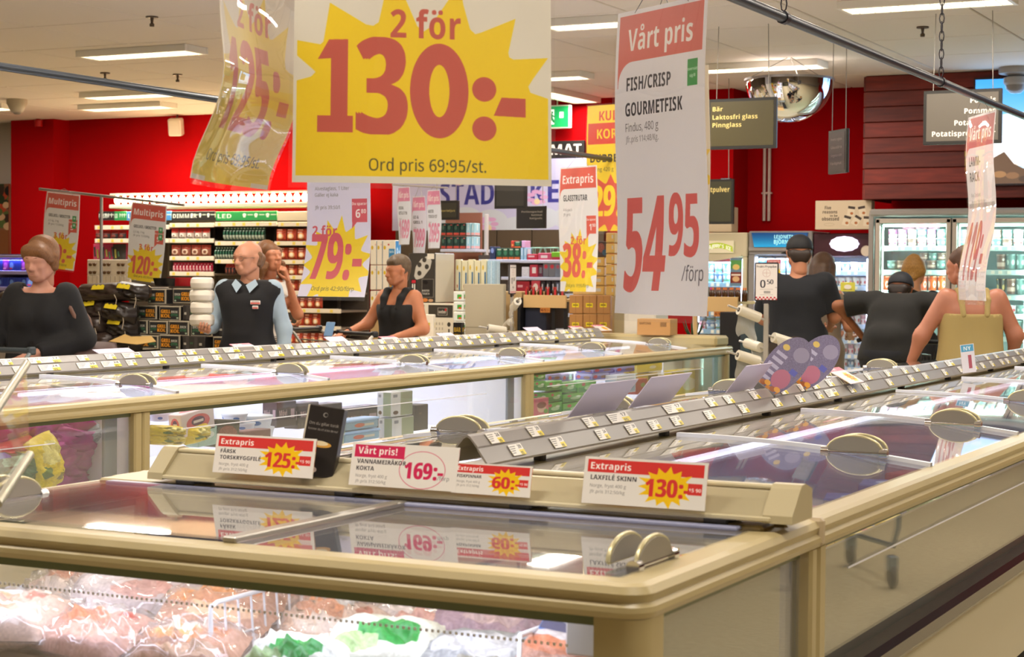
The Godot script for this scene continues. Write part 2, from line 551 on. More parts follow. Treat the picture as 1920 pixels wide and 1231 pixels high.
# ---------------------------------------------------------------- lamps
func ceiling_lamps() -> void:
	var spots := [[-10.45, -13.1, 0], [-8.1, -13.1, 0], [-5.7, -13.0, 0], [-3.3, -13.05, 0], [-0.9, -13.05, 0], [-12.97, -16.1, 0], [-8.1, -16.3, 0], [-5.7, -16.3, 0], [-13.97, -17.25, 0], [-15.9, -16.7, 0], [-8.57, -18.06, 1]]
	var where := ["above the hanging rod at far left", "behind the big yellow 130 sign", "between the yellow 130 sign and the long fish price sign", "at the top right above the potato sign", "beyond the top right corner", "second from the red wall on the left", "just right of the yellow 130 sign, above the exit sign", "above the mirror dome", "closest to the red wall on the left, dim", "half hidden by the smoke detector at far left", "turned lengthwise above the green exit sign"]
	var zs := [-9.9, -6.7, -2.85]
	var xs := [-8.1, -5.7, -3.3, -0.9, 1.5]
	for j in 3:
		for k in 5:
			spots.append([xs[k], zs[j], 0])
			where.append("over the near freezers, %s row, %s from left" % [nth(j), nth(k)])
	for i in spots.size():
		var s: Array = spots[i]
		var lab: String = "white louvred ceiling lamp " + where[i]
		var o := thing("ceiling_lamp", lab, "ceiling lamp", Vector3(s[0], 3.5, s[1]), PI / 2 * s[2], "fluorescent lamps in the tiled ceiling")
		if i == 0:
			var white := mat("lamp_white", "f2efe6", 0.4)
			var f := B.new()
			for q in [[0.0, 0.155, 1.24, 0.03], [0.0, -0.155, 1.24, 0.03], [0.605, 0.0, 0.03, 0.28], [-0.605, 0.0, 0.03, 0.28]]:
				f.box(Vector3(q[0], -0.03, q[1]), Vector3(q[2], 0.06, q[3]), 0.004)
			f.box(Vector3(0, -0.008, 0), Vector3(1.18, 0.012, 0.28))
			meshes["lamp_frame"] = f.done()
			meshes["lamp_tube"] = B.new().box(Vector3(0, -0.02, 0.0), Vector3(1.16, 0.006, 0.26), 0.002).done()
			var l := B.new()
			for k in 10:
				l.box(Vector3(-0.52 + k * 0.1155, -0.045, 0), Vector3(0.006, 0.03, 0.27))
			l.box(Vector3(0, -0.045, 0), Vector3(1.17, 0.03, 0.006))
			meshes["lamp_louver"] = l.done()
		put(meshes["lamp_frame"], mats["lamp_white"], "frame", o)
		put(meshes["lamp_tube"], glow("lamp_glow", "fff0d0", 9.0), "lamp_panel", o)
		put(meshes["lamp_louver"], mats["lamp_white"], "louver", o)
		var a := AreaLight3D.new()
		a.name = "lamp_light"
		a.area_size = Vector2(1.14, 0.26)
		a.light_color = hx("fff6ec")
		a.light_energy = LAMP_ENERGY
		a.set("area_range", 40.0)
		a.set("area_attenuation", 2.0)
		a.shadow_enabled = true
		o.add_child(a)
		a.position = Vector3(0, -0.068, 0)
		a.rotation.x = -PI / 2

func strip_light(parent: Node, at: Vector3, size: Vector2, turn: Vector3, col: String, e: float) -> void:
	var a := AreaLight3D.new()
	a.name = "strip_light"
	a.area_size = size
	a.light_color = hx(col)
	a.light_energy = e
	a.set("area_range", 20.0)
	a.shadow_enabled = true
	parent.add_child(a, true)
	a.position = at
	a.rotation = turn

# ---------------------------------------------------------------- the room
func room() -> void:
	var red := mat("red_paint", "a00207", 0.9, 0.0, {"metallic_specular": 0.2})
	var fl := NoiseTexture2D.new()
	fl.width = 512; fl.height = 512; fl.seamless = true
	var fn := FastNoiseLite.new()
	fn.frequency = 0.08
	fl.noise = fn
	var gr := Gradient.new()
	gr.set_color(0, hx("a89a78")); gr.set_color(1, hx("d6caa8"))
	fl.color_ramp = gr
	var floor_m := mat("floor_stone", "ffffff", 0.35, 0.0, {"albedo_texture": fl, "uv1_triplanar": true, "uv1_world_triplanar": true, "uv1_scale": Vector3(0.7, 0.7, 0.7)})
	struct(B.new().box(Vector3(-8, -0.1, -8), Vector3(30, 0.2, 24)), floor_m, "floor")
	# ceiling: slab, and the tiles in view one by one
	var c := struct(B.new().box(Vector3(-8, 3.62, -8), Vector3(30, 0.2, 24)), mat("ceiling_grid", "8d8378", 0.8), "ceiling")
	var tm := mat("ceiling_tile", "e6ddd2", 0.9)
	var one := B.new().box(Vector3(), Vector3(1.184, 0.02, 1.184), 0.006).done()
	var rest := B.new()
	for i in range(-1, 25):
		for j in range(0, 20):
			var x := 5.85 - 1.2 * i + 0.03
			var z := -18.2 + 1.2 * j + 0.055
			var p := project(Vector3(x, 3.5, z))
			if p.x > -150 and p.x < 2070 and p.y > -90 and z < -6.0:
				var o := put(one, tm, "tile", c)
				o.position = Vector3(x, 3.51, z)
			else:
				rest.box(Vector3(x, 3.51, z), Vector3(1.184, 0.02, 1.184))
	part(rest, tm, "tile_field", c).set_meta("kind", "stuff")
	# back wall, its pier on the left and its column
	struct(B.new().box(Vector3(-5.5, 1.75, -18.9), Vector3(22.9, 3.6, 0.2)), red, "wall_back")
	struct(B.new().box(Vector3(-16.56, 1.75, -18.65), Vector3(0.73, 3.6, 0.32)), red, "trim_1")
	struct(B.new().box(Vector3(-6.92, 1.75, -18.57), Vector3(0.46, 3.6, 0.48)), red, "trim_2")
	struct(B.new().box(Vector3(-20.0, 1.75, -18.95), Vector3(6.1, 3.6, 0.2)), mat("grey_paint", "b8aea2", 0.7), "wall_backleft")
	var offw := mat("side_paint", "8a7c6a", 0.8)
	struct(B.new().box(Vector3(-23.0, 1.75, -8), Vector3(0.2, 3.6, 24)), offw, "wall_left")
	struct(B.new().box(Vector3(7.0, 1.75, -8), Vector3(0.2, 3.6, 24)), offw, "wall_right")
	struct(B.new().box(Vector3(-8, 1.75, 4.0), Vector3(30, 3.6, 0.2)), offw, "wall_front")
	# bulkhead over the tall freezers, clad in red-brown planks
	var bk := struct(B.new().box(Vector3(0.9, 2.9, -18.25), Vector3(11.96, 1.2, 1.02)), mat("bulkhead", "3a0d08", 0.7), "trim_3")
	var wood := []
	for q in 3:
		var wt := NoiseTexture2D.new()
		wt.width = 256; wt.height = 64; wt.seamless = true
		var wn := FastNoiseLite.new()
		wn.seed = 11 + q
		wn.frequency = 0.03
		wn.fractal_octaves = 3
		wt.noise = wn
		var wg := Gradient.new()
		wg.set_color(0, hx(["5a1a10", "6a2016", "521710"][q])); wg.set_color(1, hx(["7c2a1c", "8a2d1e", "6e2417"][q]))
		wt.color_ramp = wg
		wood.append(mat("plank_%d" % q, "ffffff", 0.6, 0.0, {"albedo_texture": wt, "uv1_scale": Vector3(3, 1, 1)}))
	var pl := B.new().box(Vector3(), Vector3(11.96, 0.148, 0.03), 0.006).done()
	for k in 8:
		var o := put(pl, wood[k % 3], "plank", bk)
		o.position = Vector3(0.9, 2.345 + 0.1535 * k, -17.73)
	var ps := B.new().box(Vector3(), Vector3(0.03, 0.148, 1.0), 0.006).done()
	for k in 8:
		var o := put(ps, wood[(k + 1) % 3], "plank", bk)
		o.position = Vector3(-5.09, 2.345 + 0.1535 * k, -18.24)

func project(p: Vector3) -> Vector2:
	var q := look.inverse() * (p - EYE)
	if q.z > -0.1:
		return Vector2(-9999, -9999)
	return Vector2(960.0 + FPX * q.x / -q.z, 615.5 - FPX * q.y / -q.z)

# ---------------------------------------------------------------- chest freezers
const MX0 := -3.29
const MX1 := -1.285
const FX0 := -7.3
const FX1 := -5.27
var rim_profile := [Vector2(-0.085, 0.9), Vector2(-0.02, 0.902), Vector2(-0.004, 0.897), Vector2(0.006, 0.884), Vector2(0.002, 0.876), Vector2(0.0, 0.868), Vector2(0.008, 0.86), Vector2(0.01, 0.85), Vector2(0.004, 0.838), Vector2(-0.03, 0.836), Vector2(-0.085, 0.85)]

func rim_path(x: float, z0: float, z1: float, out: float) -> Array:
	return [[Vector3(x, 0, z0), Vector3(out, 0, 0)], [Vector3(x, 0, z1), Vector3(out, 0, 0)]]

func arch(s: float) -> float:   # height of the lids from rim (0) to the middle rail (1)
	return 0.9 + 0.055 * (1.0 - pow(1.0 - s, 2.0))

# one half of an island's top: arched glass lids between x_rim and x_mid
func lids(o: Node3D, xr: float, xm: float, cuts: Array, grips: Array) -> void:
	var glass := pane("lid_glass", "f4fbff", 0.06, 0.7)
	var alu := mat("lid_strip", "e4e6ee", 0.35, 0.1)
	for i in cuts.size() - 1:
		var za: float = cuts[i]
		var zb: float = cuts[i + 1]
		var f := func(u: float, v: float) -> Vector3:
			return Vector3(lerpf(xm, xr, v), arch(1.0 - v), lerpf(za, zb, u) )
		part(B.new().sheet(f, 1, 8, 0.005), glass, "lid", o)
	for g in grips:
		var st := B.new()
		var z: float = g
		for k in 8:
			var s0 := k / 8.0
			var s1 := (k + 1) / 8.0
			var a := Vector3(lerpf(xr, xm, s0), arch(s0) + 0.006, z)
			var b := Vector3(lerpf(xr, xm, s1), arch(s1) + 0.006, z)
			var up := Vector3(0, 0.006, 0)
			var w := Vector3(0, 0, 0.013)
			st.quad(a + up + w, b + up + w, b + up - w, a + up - w, Vector3(0, 1, 0))
			st.quad(a + w - up, b + w - up, b + w + up, a + w + up, Vector3(0, 0, 1))
			st.quad(a - w - up, b - w - up, b - w + up, a - w + up, Vector3(0, 0, -1))
		part(st, alu, "lid_strip", o)
		grip(o, Vector3(lerpf(xr, xm, 0.28), arch(0.28) + 0.012, z))

# a pair of half-moon pulls on the two lids that meet at a strip
func grip(o: Node3D, at: Vector3, along_z := false) -> void:
	if not meshes.has("grip"):
		for q in 2:
			var pl := PackedVector2Array()
			for k in 11:
				var a := PI * k / 10.0
				pl.append(Vector2(0.085 * cos(a), 0.045 * sin(a)))
			meshes["grip"] = B.new().extr(pl, -0.007, 0.007, true).done()
		var e := B.new()
		var arc := []
		for k in 13:
			var a := PI * k / 12.0
			arc.append(Vector3(0.087 * cos(a), 0.047 * sin(a), 0))
		e.tube(arc, 0.005, 6)
		e.tube([Vector3(-0.085, 0.0, 0), Vector3(0.085, 0.0, 0)], 0.005, 6)
		meshes["grip_edge"] = e.done()
		meshes["grip_bar"] = B.new().tube([Vector3(-0.105, 0.0, 0), Vector3(-0.08, 0.0, 0)], 0.015, 10).tube([Vector3(-0.1, 0.0, 0), Vector3(0.1, 0.0, 0)], 0.007, 6).tube([Vector3(0.08, 0.0, 0), Vector3(0.105, 0.0, 0)], 0.015, 10).done()
	for s in [1.0, -1.0]:
		var g := put(meshes["grip"], mat("grip_grey", "8f897e", 0.4), "handle", o)
		g.position = at + (Vector3(s * 0.03, 0, 0) if along_z else Vector3(0, 0, s * 0.03))
		g.rotation.y = PI / 2 if along_z else 0.0
		var t := put(meshes["grip_edge"], mat("grip_edge", "d8cfa4", 0.25, 0.4), "handle_edge", g)
		t.position = Vector3()
	var b := put(meshes["grip_bar"], mat("chrome", "d8d8dc", 0.12, 1.0), "handle_bar", o)
	b.position = at + (Vector3(0.03, -0.004, 0) if along_z else Vector3(0, -0.004, 0.03))
	b.rotation.y = PI / 2 if along_z else 0.0

# a long double freezer between z0 (near) and z1 (far)
func long_freezer(label: String, x0: float, x1: float, z0: float, z1: float, cuts: Array, posts: Array, light_e: float, end_far := false, end_near := false) -> Node3D:
	var o := thing("chest_freezer", label, "freezer")
	var beige := mat("rim_beige", "b3a377", 0.35)
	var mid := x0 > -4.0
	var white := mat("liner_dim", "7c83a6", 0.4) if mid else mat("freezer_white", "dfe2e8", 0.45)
	var xm := (x0 + x1) / 2
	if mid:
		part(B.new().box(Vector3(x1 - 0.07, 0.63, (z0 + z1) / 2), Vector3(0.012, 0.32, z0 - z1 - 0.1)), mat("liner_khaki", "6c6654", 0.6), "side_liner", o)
	var b := B.new()
	b.box(Vector3(xm, 0.27, (z0 + z1) / 2), Vector3(x1 - x0 - 0.06, 0.34, z0 - z1 - 0.004), 0.01)
	part(b, mat("base_beige", "c9c0a6", 0.5), "base", o)
	part(B.new().box(Vector3(xm, 0.05, (z0 + z1) / 2), Vector3(x1 - x0 - 0.2, 0.1, z0 - z1 - 0.004)), mat("plinth_dark", "2c2a28", 0.7), "plinth", o)
	for s in [1.0, -1.0]:
		var xe: float = x1 if s > 0 else x0
		var bp := [Vector2(-0.03, 0.515), Vector2(0.012, 0.51), Vector2(0.024, 0.49), Vector2(0.024, 0.455), Vector2(0.01, 0.437), Vector2(-0.03, 0.435)]
		part(B.new().sweep(bp, rim_path(xe, z0, z1, s)), mat("bumper_dark", "4a4648", 0.15, 0.6), "bumper", o)
		part(B.new().sweep(rim_profile, rim_path(xe, z0, z1, s)), beige, "rim", o)
		# glass side with its printed upper edge
		var gx: float = xe - s * 0.035
		for k in posts.size() - 1:
			var za: float = posts[k] - 0.03
			var zb: float = posts[k + 1] + 0.03
			part(B.new().box(Vector3(gx, 0.675, (za + zb) / 2), Vector3(0.006, 0.33, za - zb)), (pane("side_glass", "eefaf2", 0.05, 0.65) if mid else pane("side_glass_clear", "eefaf2", 0.05)), "side_pane", o)
			part(B.new().box(Vector3(gx + s * 0.004, 0.828, (za + zb) / 2), Vector3(0.003, 0.022, za - zb)), mat("glass_band", "6d7558", 0.25), "glass_band", o)
			part(B.new().box(Vector3(gx + s * 0.005, 0.735, (za + zb) / 2 + 0.12), Vector3(0.001, 0.005, (za - zb) * 0.8)), mat("load_line", "f2f4ff", 0.5), "load_line", o)
		for k in posts.size():
			part(B.new().box(Vector3(gx + s * 0.008, 0.675, posts[k]), Vector3(0.045, 0.33, 0.055), 0.008), beige, "post", o)
		for k in posts.size() - 1:
			part(B.new().box(Vector3(gx - s * 0.05, 0.66, posts[k + 1] + 0.11), Vector3(0.02, 0.36, 0.09), 0.004), mat("post_grey", "7d828c", 0.4, 0.3), "inner_post", o)
	# liner: floor, middle partition, ends
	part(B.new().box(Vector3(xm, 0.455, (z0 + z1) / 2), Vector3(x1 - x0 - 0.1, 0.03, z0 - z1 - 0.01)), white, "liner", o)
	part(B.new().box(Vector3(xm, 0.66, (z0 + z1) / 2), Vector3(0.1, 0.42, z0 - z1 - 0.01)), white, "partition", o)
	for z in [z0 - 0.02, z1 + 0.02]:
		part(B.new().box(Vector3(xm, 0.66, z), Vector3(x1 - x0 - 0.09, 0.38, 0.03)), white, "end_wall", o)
	# middle spine that carries rail and lamps, and the lids
	part(B.new().box(Vector3(xm, 0.915, (z0 + z1) / 2), Vector3(0.2, 0.05, z0 - z1 - 0.004), 0.01), beige, "spine", o)
	for s in [1.0, -1.0]:
		var xr: float = (x1 - 0.07) if s > 0 else (x0 + 0.07)
		var xe: float = xm + s * 0.1
		var zz := [z0 - 0.02]
		zz.append_array(cuts)
		zz.append(z1 + 0.02)
		lids(o, xr, xe, zz, cuts)
		part(B.new().tube([Vector3(xm + s * 0.13, 0.875, z0 - 0.15), Vector3(xm + s * 0.13, 0.875, z1 + 0.15)], 0.011, 8), glow("cold_tube", "dfe6ff", 5.0), "lamp_tube", o)
		strip_light(o, Vector3(xm + s * 0.15, 0.86, (z0 + z1) / 2), Vector2(0.03, z0 - z1 - 0.3), Vector3(-PI / 2 + 0.0, 0, 0) if true else Vector3(), "cdd6ff", light_e)
	for q in [[end_far, z1, -1.0], [end_near, z0, 1.0]]:
		if q[0]:
			var zz: float = q[1]
			part(B.new().sweep(rim_profile, [[Vector3(x0 + 0.02, 0, zz), Vector3(0, 0, q[2])], [Vector3(x1 - 0.0, 0, zz), Vector3(0, 0, q[2])]]), beige, "rim", o)
			part(B.new().box(Vector3(xm, 0.66, zz - q[2] * 0.03), Vector3(x1 - x0 - 0.05, 0.35, 0.04), 0.01), beige, "end_panel", o)
	return o

func freezers() -> void:
	var beige := mat("rim_beige", "b3a377", 0.35)
	var white := mat("freezer_white", "dfe2e8", 0.45)
	var c := 1.335
	# the island in the middle of the picture, in two units, and its end unit in front
	long_freezer("long beige glass-lidded freezer of the middle island, joined to the near end freezer", MX0, MX1, -4.15, -8.16, [-5.5, -6.8], [-4.19, -8.13], 0.25)
	long_freezer("far unit of the middle freezer island, running out of the picture at right", MX0, MX1, -8.16, -12.2, [-8.2, -9.5, -10.85], [-8.2, -12.16], 0.25, true)
	long_freezer("left unit of the far freezer island, full of magenta bags", FX0, FX1, -2.62, -6.63, [-4.3, -5.63], [-2.66, -6.6], 3.0, false, true)
	long_freezer("middle unit of the far freezer island, with tubs and dark boxes behind glass", FX0, FX1, -6.63, -10.64, [-6.97, -8.3, -9.64], [-6.66, -10.61], 1.1)
	var f3 := long_freezer("right end unit of the far freezer island, with green cartons behind glass", FX0, FX1, -10.64, -14.47, [-10.97, -12.3, -13.6], [-10.67, -14.4], 1.3, true)
	part(B.new().box(Vector3((FX0 + FX1) / 2, 0.945, -14.32), Vector3(FX1 - FX0 - 0.06, 0.09, 0.3), 0.02), beige, "end_shelf", f3)
	part(B.new().box(Vector3((FX0 + FX1) / 2, 0.25, -14.44), Vector3(FX1 - FX0 - 0.04, 0.5, 0.05), 0.01), mat("base_beige", "c9c0a6"), "end_base", f3)
	# the near end freezer
	var o := thing("end_freezer", "beige end freezer in front with two flat glass lids, full of bagged fish", "freezer")
	var z0 := -3.065
	var z1 := -4.14
	var xm := (MX0 + MX1) / 2
	var zm := (z0 + z1) / 2
	part(B.new().box(Vector3(xm, 0.27, zm), Vector3(MX1 - MX0 - 0.06, 0.34, z0 - z1 - 0.03), 0.01), mat("base_beige", "c9c0a6"), "base", o)
	part(B.new().box(Vector3(xm, 0.05, zm), Vector3(MX1 - MX0 - 0.2, 0.1, z0 - z1 - 0.1)), mat("plinth_dark", "2c2a28"), "plinth", o)
	var path := []
	var rr := 0.05
	path.append([Vector3(MX0, 0, z1), Vector3(-1, 0, 0)])
	for k in 7:
		var a := PI / 2 * k / 6.0
		path.append([Vector3(MX0 + rr - 0.001, 0, z0 - rr) + Vector3(-cos(a), 0, sin(a)) * rr, Vector3(-cos(a), 0, sin(a))])
	for k in 7:
		var a := PI / 2 * k / 6.0
		path.append([Vector3(MX1 - rr, 0, z0 - rr) + Vector3(sin(a), 0, cos(a)) * rr, Vector3(sin(a), 0, cos(a))])
	path.append([Vector3(MX1, 0, z1), Vector3(1, 0, 0)])
	part(B.new().sweep(rim_profile, path), beige, "rim", o)
	var bp := [Vector2(-0.03, 0.515), Vector2(0.012, 0.51), Vector2(0.024, 0.49), Vector2(0.024, 0.455), Vector2(0.01, 0.437), Vector2(-0.03, 0.435)]
	part(B.new().sweep(bp, path), mat("bumper_dark", "4a4648"), "bumper", o)
	# joint collars of the rim
	for x in [MX0, MX1]:
		part(B.new().box(Vector3(x + (-0.035 if x > -2 else 0.035), 0.872, z1), Vector3(0.095, 0.068, 0.03), 0.008), mat("collar_beige", "bba98a", 0.4), "rim_collar", o)
	# corner posts, panes
	for s in [1.0, -1.0]:
		var x: float = (MX1 if s > 0 else MX0)
		var pp := PackedVector2Array()
		for q in [[0.0, 0.02], [-0.1, 0.02], [-0.1, 0.0]]:
			pp.append(Vector2(q[0], q[1]))
		pp = PackedVector2Array()
		pp.append(Vector2(-0.1, 0.0)); pp.append(Vector2(-0.1, -0.03)); pp.append(Vector2(-0.045, -0.03)); pp.append(Vector2(-0.03, -0.045)); pp.append(Vector2(-0.03, -0.1)); pp.append(Vector2(0.0, -0.1))
		for k in 6:
			var a := PI / 2 * k / 5.0
			pp.append(Vector2(-0.045 + 0.045 * cos(a), -0.045 + 0.045 * sin(a)))
		var bb := B.new()
		bb.x = Transform3D(Basis(Vector3(s, 0, 0), Vector3(0, 0, 1), Vector3(0, 1, 0)), Vector3(x + s * 0.002, 0.5, z0 + 0.002))
		bb.extr(pp, 0.0, 0.337, true)
		part(bb, beige, "corner_post", o)
		part(B.new().box(Vector3(x - s * 0.03, 0.675, (z0 + z1) / 2 - 0.02), Vector3(0.006, 0.33, z0 - z1 - 0.16)), pane("side_glass", "eefaf2", 0.05, 0.65), "side_pane", o)
		part(B.new().box(Vector3(x - s * 0.026, 0.828, zm - 0.02), Vector3(0.003, 0.022, z0 - z1 - 0.18)), mat("glass_band", "6d7558"), "glass_band", o)
		part(B.new().box(Vector3(x - s * 0.02, 0.675, z1 + 0.03), Vector3(0.04, 0.33, 0.045), 0.008), beige, "post", o)
	part(B.new().box(Vector3(xm, 0.675, z0 - 0.03), Vector3(MX1 - MX0 - 0.19, 0.33, 0.006)), pane("side_glass", "eefaf2", 0.05, 0.65), "front_pane", o)
	part(B.new().box(Vector3(xm, 0.828, z0 - 0.026), Vector3(MX1 - MX0 - 0.2, 0.025, 0.003)), mat("glass_band", "6d7558"), "glass_band", o)
	var dots := B.new()
	for k in 128:
		dots.box(Vector3(MX0 + 0.15 + k * 0.0133, 0.772, z0 - 0.026), Vector3(0.006, 0.006, 0.001))
	part(dots, mat("load_line", "f2f4ff"), "load_line", o)
	part(B.new().box(Vector3(xm, 0.455, zm), Vector3(MX1 - MX0 - 0.1, 0.03, z0 - z1 - 0.08)), white, "liner", o)
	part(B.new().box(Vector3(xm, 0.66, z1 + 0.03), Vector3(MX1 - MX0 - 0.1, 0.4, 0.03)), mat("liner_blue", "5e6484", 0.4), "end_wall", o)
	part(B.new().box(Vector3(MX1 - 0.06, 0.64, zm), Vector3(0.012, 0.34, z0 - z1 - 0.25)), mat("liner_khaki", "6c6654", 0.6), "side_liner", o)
	# lids: flat glass, left one and right one, aluminium edge between
	var xs := -2.27
	var glass := pane("lid_glass", "f4fbff", 0.06, 0.7)
	var alu := mat("lid_strip", "e4e6ee")
	part(B.new().box(Vector3((MX0 + 0.08 + xs) / 2, 0.908, zm + 0.1), Vector3(xs - MX0 - 0.09, 0.006, z0 - z1 - 0.36)), glass, "lid", o)
	part(B.new().box(Vector3((MX1 - 0.08 + xs) / 2, 0.898, zm + 0.1), Vector3(MX1 - xs - 0.07, 0.006, z0 - z1 - 0.36)), glass, "lid", o)
	part(B.new().box(Vector3(xs, 0.907, zm + 0.1), Vector3(0.035, 0.014, z0 - z1 - 0.35), 0.003), mat("lid_alu", "a8a49c", 0.3, 0.6), "lid_strip", o)
	part(B.new().box(Vector3(xm, 0.903, z1 + 0.21), Vector3(MX1 - MX0 - 0.1, 0.02, 0.1), 0.006), beige, "back_frame", o)
	part(B.new().box(Vector3(xm, 0.906, z1 + 0.275), Vector3(MX1 - MX0 - 0.2, 0.01, 0.035), 0.003), mat("lid_seal", "8f93b0", 0.35), "lid_seal", o)
	part(B.new().box(Vector3(xm, 0.89, z1 + 0.09), Vector3(MX1 - MX0 - 0.04, 0.04, 0.18), 0.008), beige, "back_deck", o)
	grip(o, Vector3(-1.4, 0.912, -3.32), true)
	grip(o, Vector3(-3.17, 0.912, -3.45), true)
	part(B.new().tube([Vector3(MX0 + 0.2, 0.842, z0 - 0.09), Vector3(MX1 - 0.2, 0.842, z0 - 0.09)], 0.006, 8), glow("cold_tube", "dfe6ff", 5.0), "lamp_tube", o)
	strip_light(o, Vector3(xm - 0.1, 0.835, z0 - 0.1), Vector2(MX1 - MX0 - 0.4, 0.04), Vector3(-PI / 2 + 0.35, 0, 0), "e4e8ff", 0.32)
	# a lid of the left neighbour stands open: two metal edges and its glass
	var l := thing("open_lid", "raised glass lid with metal edges at the left border, over the near freezer", "lid")
	var p0 := pd(8, 925, 3.85)
	var p1 := pd(56, 852, 4.1)
	var q0 := pd(-22, 790, 3.85)
	var q1 := pd(50, 682, 4.35)
	part(B.new().tube([p0 + (p0 - p1) * 0.25, p1], 0.011, 6), mat("lid_metal", "b0aa94", 0.3, 0.6), "lower_edge", l)
	part(B.new().tube([q0 + (q0 - q1) * 0.4, q1], 0.011, 6), mat("lid_metal", "b0aa94"), "upper_edge", l)
	var gp := B.new()
	gp.quad(q0, q1, p1, p0, (q1 - q0).cross(p0 - q0).normalized())
	part(gp, pane("lid_glass", "f4fbff", 0.06, 0.7), "glass", l)

# ---------------------------------------------------------------- price rails
func label_tex(kind: int) -> StandardMaterial3D:
	var cv := Cv.new(96, 56, hx("ece8e2"))
	cv.rect(58, 30, 38, 26, hx("e8d22a"))
	cv.text(["24", "39", "17"][kind], 62, 24, 24, hx("222222"), true)
	cv.text("95", 62, 52, 18, hx("222222"), true)
	for k in 4:
		cv.rect(6, 10 + k * 10, 40 - k * 6, 4, hx("7a7672"))
	return printed("shelf_label_%d" % kind, cv, 0.4)

func rails() -> void:
	var grey := mat("rail_grey", "8d8884", 0.35)
	var lm := [label_tex(0), label_tex(1), label_tex(2)]
	rng.seed = 21
	var lab := B.new().box(Vector3(), Vector3(0.077, 0.036, 0.002)).done()
	var lab2 := B.new().box(Vector3(), Vector3(0.15, 0.036, 0.002)).done()
	for r in [["long grey price rail along the middle freezer island", (MX0 + MX1) / 2 - 0.01, -4.25, -12.1, 1.35], ["long grey price rail along the far freezer island", (FX0 + FX1) / 2, -2.7, -13.95, 0.75]]:
		var xm: float = r[1]
		var z0: float = r[2]
		var z1: float = r[3]
		var o := thing("price_rail", r[0], "price rail")
		var th := 0.004
		var pts := [Vector2(-0.064, 0.972), Vector2(-0.034, 1.011), Vector2(-0.033, 1.016), Vector2(-0.01, 1.042), Vector2(0.0, 1.047), Vector2(0.01, 1.042), Vector2(0.033, 1.016), Vector2(0.034, 1.011), Vector2(0.064, 0.972)]
		var pl := PackedVector2Array(pts)
		for k in range(pts.size() - 1, -1, -1):
			pl.append(pts[k] * Vector2(0.96, 1) - Vector2(0, th * 1.6))
		var z := z0
		var n := 0
		while z > z1 + 0.2:
			var ze := maxf(z - 2.0, z1)
			var b := B.new()
			b.x = Transform3D(Basis(), Vector3(xm, 0, 0))
			b.extr(pl, z - 0.003, ze + 0.003)
			part(b, grey, "rail_section", o)
			for zz in [z - 0.45, z - 1.4]:
				if zz > z1:
					part(B.new().box(Vector3(xm, 0.975, zz), Vector3(0.03, 0.11, 0.03), 0.004), mat("rail_foot", "5d5a58", 0.5), "rail_foot", o)
			z = ze
		# price labels tucked into both rows of each slope
		for s in [1.0, -1.0]:
			for row in 2:
				var a := Vector2(0.033, 1.016) if row == 0 else Vector2(0.064, 0.972)
				var c := Vector2(0.01, 1.042) if row == 0 else Vector2(0.034, 1.011)
				var mid := a.lerp(c, 0.5)
				var d := (a - c).normalized()
				var up := Vector3(-d.x * s, -d.y, 0)
				var nrm := Vector3(-d.y * s, d.x, 0)
				var zz: float = z0 - 0.12 - 0.08 * row
				while zz > z1 + 0.15:
					if s > 0 or rng.randf() < 0.3:
						var wide := rng.randf() < 0.22 * float(r[4] < 1.0) + 0.1
						var m := put(lab2 if wide else lab, lm[rng.randi() % 3], "price_label", o)
						var along := up.cross(nrm)
						m.transform = Transform3D(Basis(along, up, nrm), Vector3(xm + mid.x * s, mid.y, zz) + nrm * 0.003)
						zz -= 0.08 if wide else 0.0
					zz -= rng.randf_range(0.11, 0.3) * float(r[4])
	# the thick beige rail on the near end freezer
	var o := thing("price_rail", "thick beige price rail with rounded ends on the near end freezer", "price rail")
	var beige := mat("rail_beige", "b0a585", 0.3, 0.15)
	var xa := -3.06
	var xb := -1.262
	var pr := PackedVector2Array([Vector2(0.06, 0.928), Vector2(0.056, 0.936), Vector2(0.0, 0.986), Vector2(-0.008, 0.996), Vector2(-0.03, 0.998), Vector2(-0.07, 0.985), Vector2(-0.075, 0.93)])
	var b := B.new()
	b.x = Transform3D(Basis(Vector3(0, 0, 1), Vector3(0, 1, 0), Vector3(-1, 0, 0)), Vector3(0, 0, -3.93))
	b.extr(pr, -xb + 0.06, -xa - 0.04)
	part(b, beige, "rail_body", o)
	part(B.new().box(Vector3((xa + xb) / 2, 0.995, -3.945), Vector3(xb - xa - 0.1, 0.012, 0.03), 0.004), mat("rail_lip", "c6bb98", 0.3), "rail_lip", o)
	part(B.new().box(Vector3((xa + xb) / 2, 0.93, -3.868), Vector3(xb - xa - 0.1, 0.012, 0.012), 0.003), mat("rail_lip", "c6bb98"), "rail_lip", o)
	for s in [1.0, -1.0]:
		var e := B.new()
		var pe := PackedVector2Array([Vector2(0.066, 0.922), Vector2(0.064, 0.94), Vector2(0.008, 0.995), Vector2(-0.006, 1.004), Vector2(-0.03, 1.005), Vector2(-0.08, 0.99), Vector2(-0.082, 0.922)])
		e.x = Transform3D(Basis(Vector3(0, 0, 1), Vector3(0, 1, 0), Vector3(-1, 0, 0)), Vector3(0, 0, -3.93))
		var xx: float = xb if s > 0 else xa
		e.extr(pe, -xx, -xx + s * (0.07 if s > 0 else 0.05))
		part(e, mat("rail_cap", "b7ab88", 0.35), "end_cap", o)
	for x in [-2.95, -2.45, -1.95, -1.45]:
		part(B.new().box(Vector3(x, 0.918, -3.93), Vector3(0.06, 0.03, 0.1), 0.004), mat("rail_foot", "5d5a58"), "rail_foot", o)

# ---------------------------------------------------------------- printed posters
const SALMON := "d9604e"
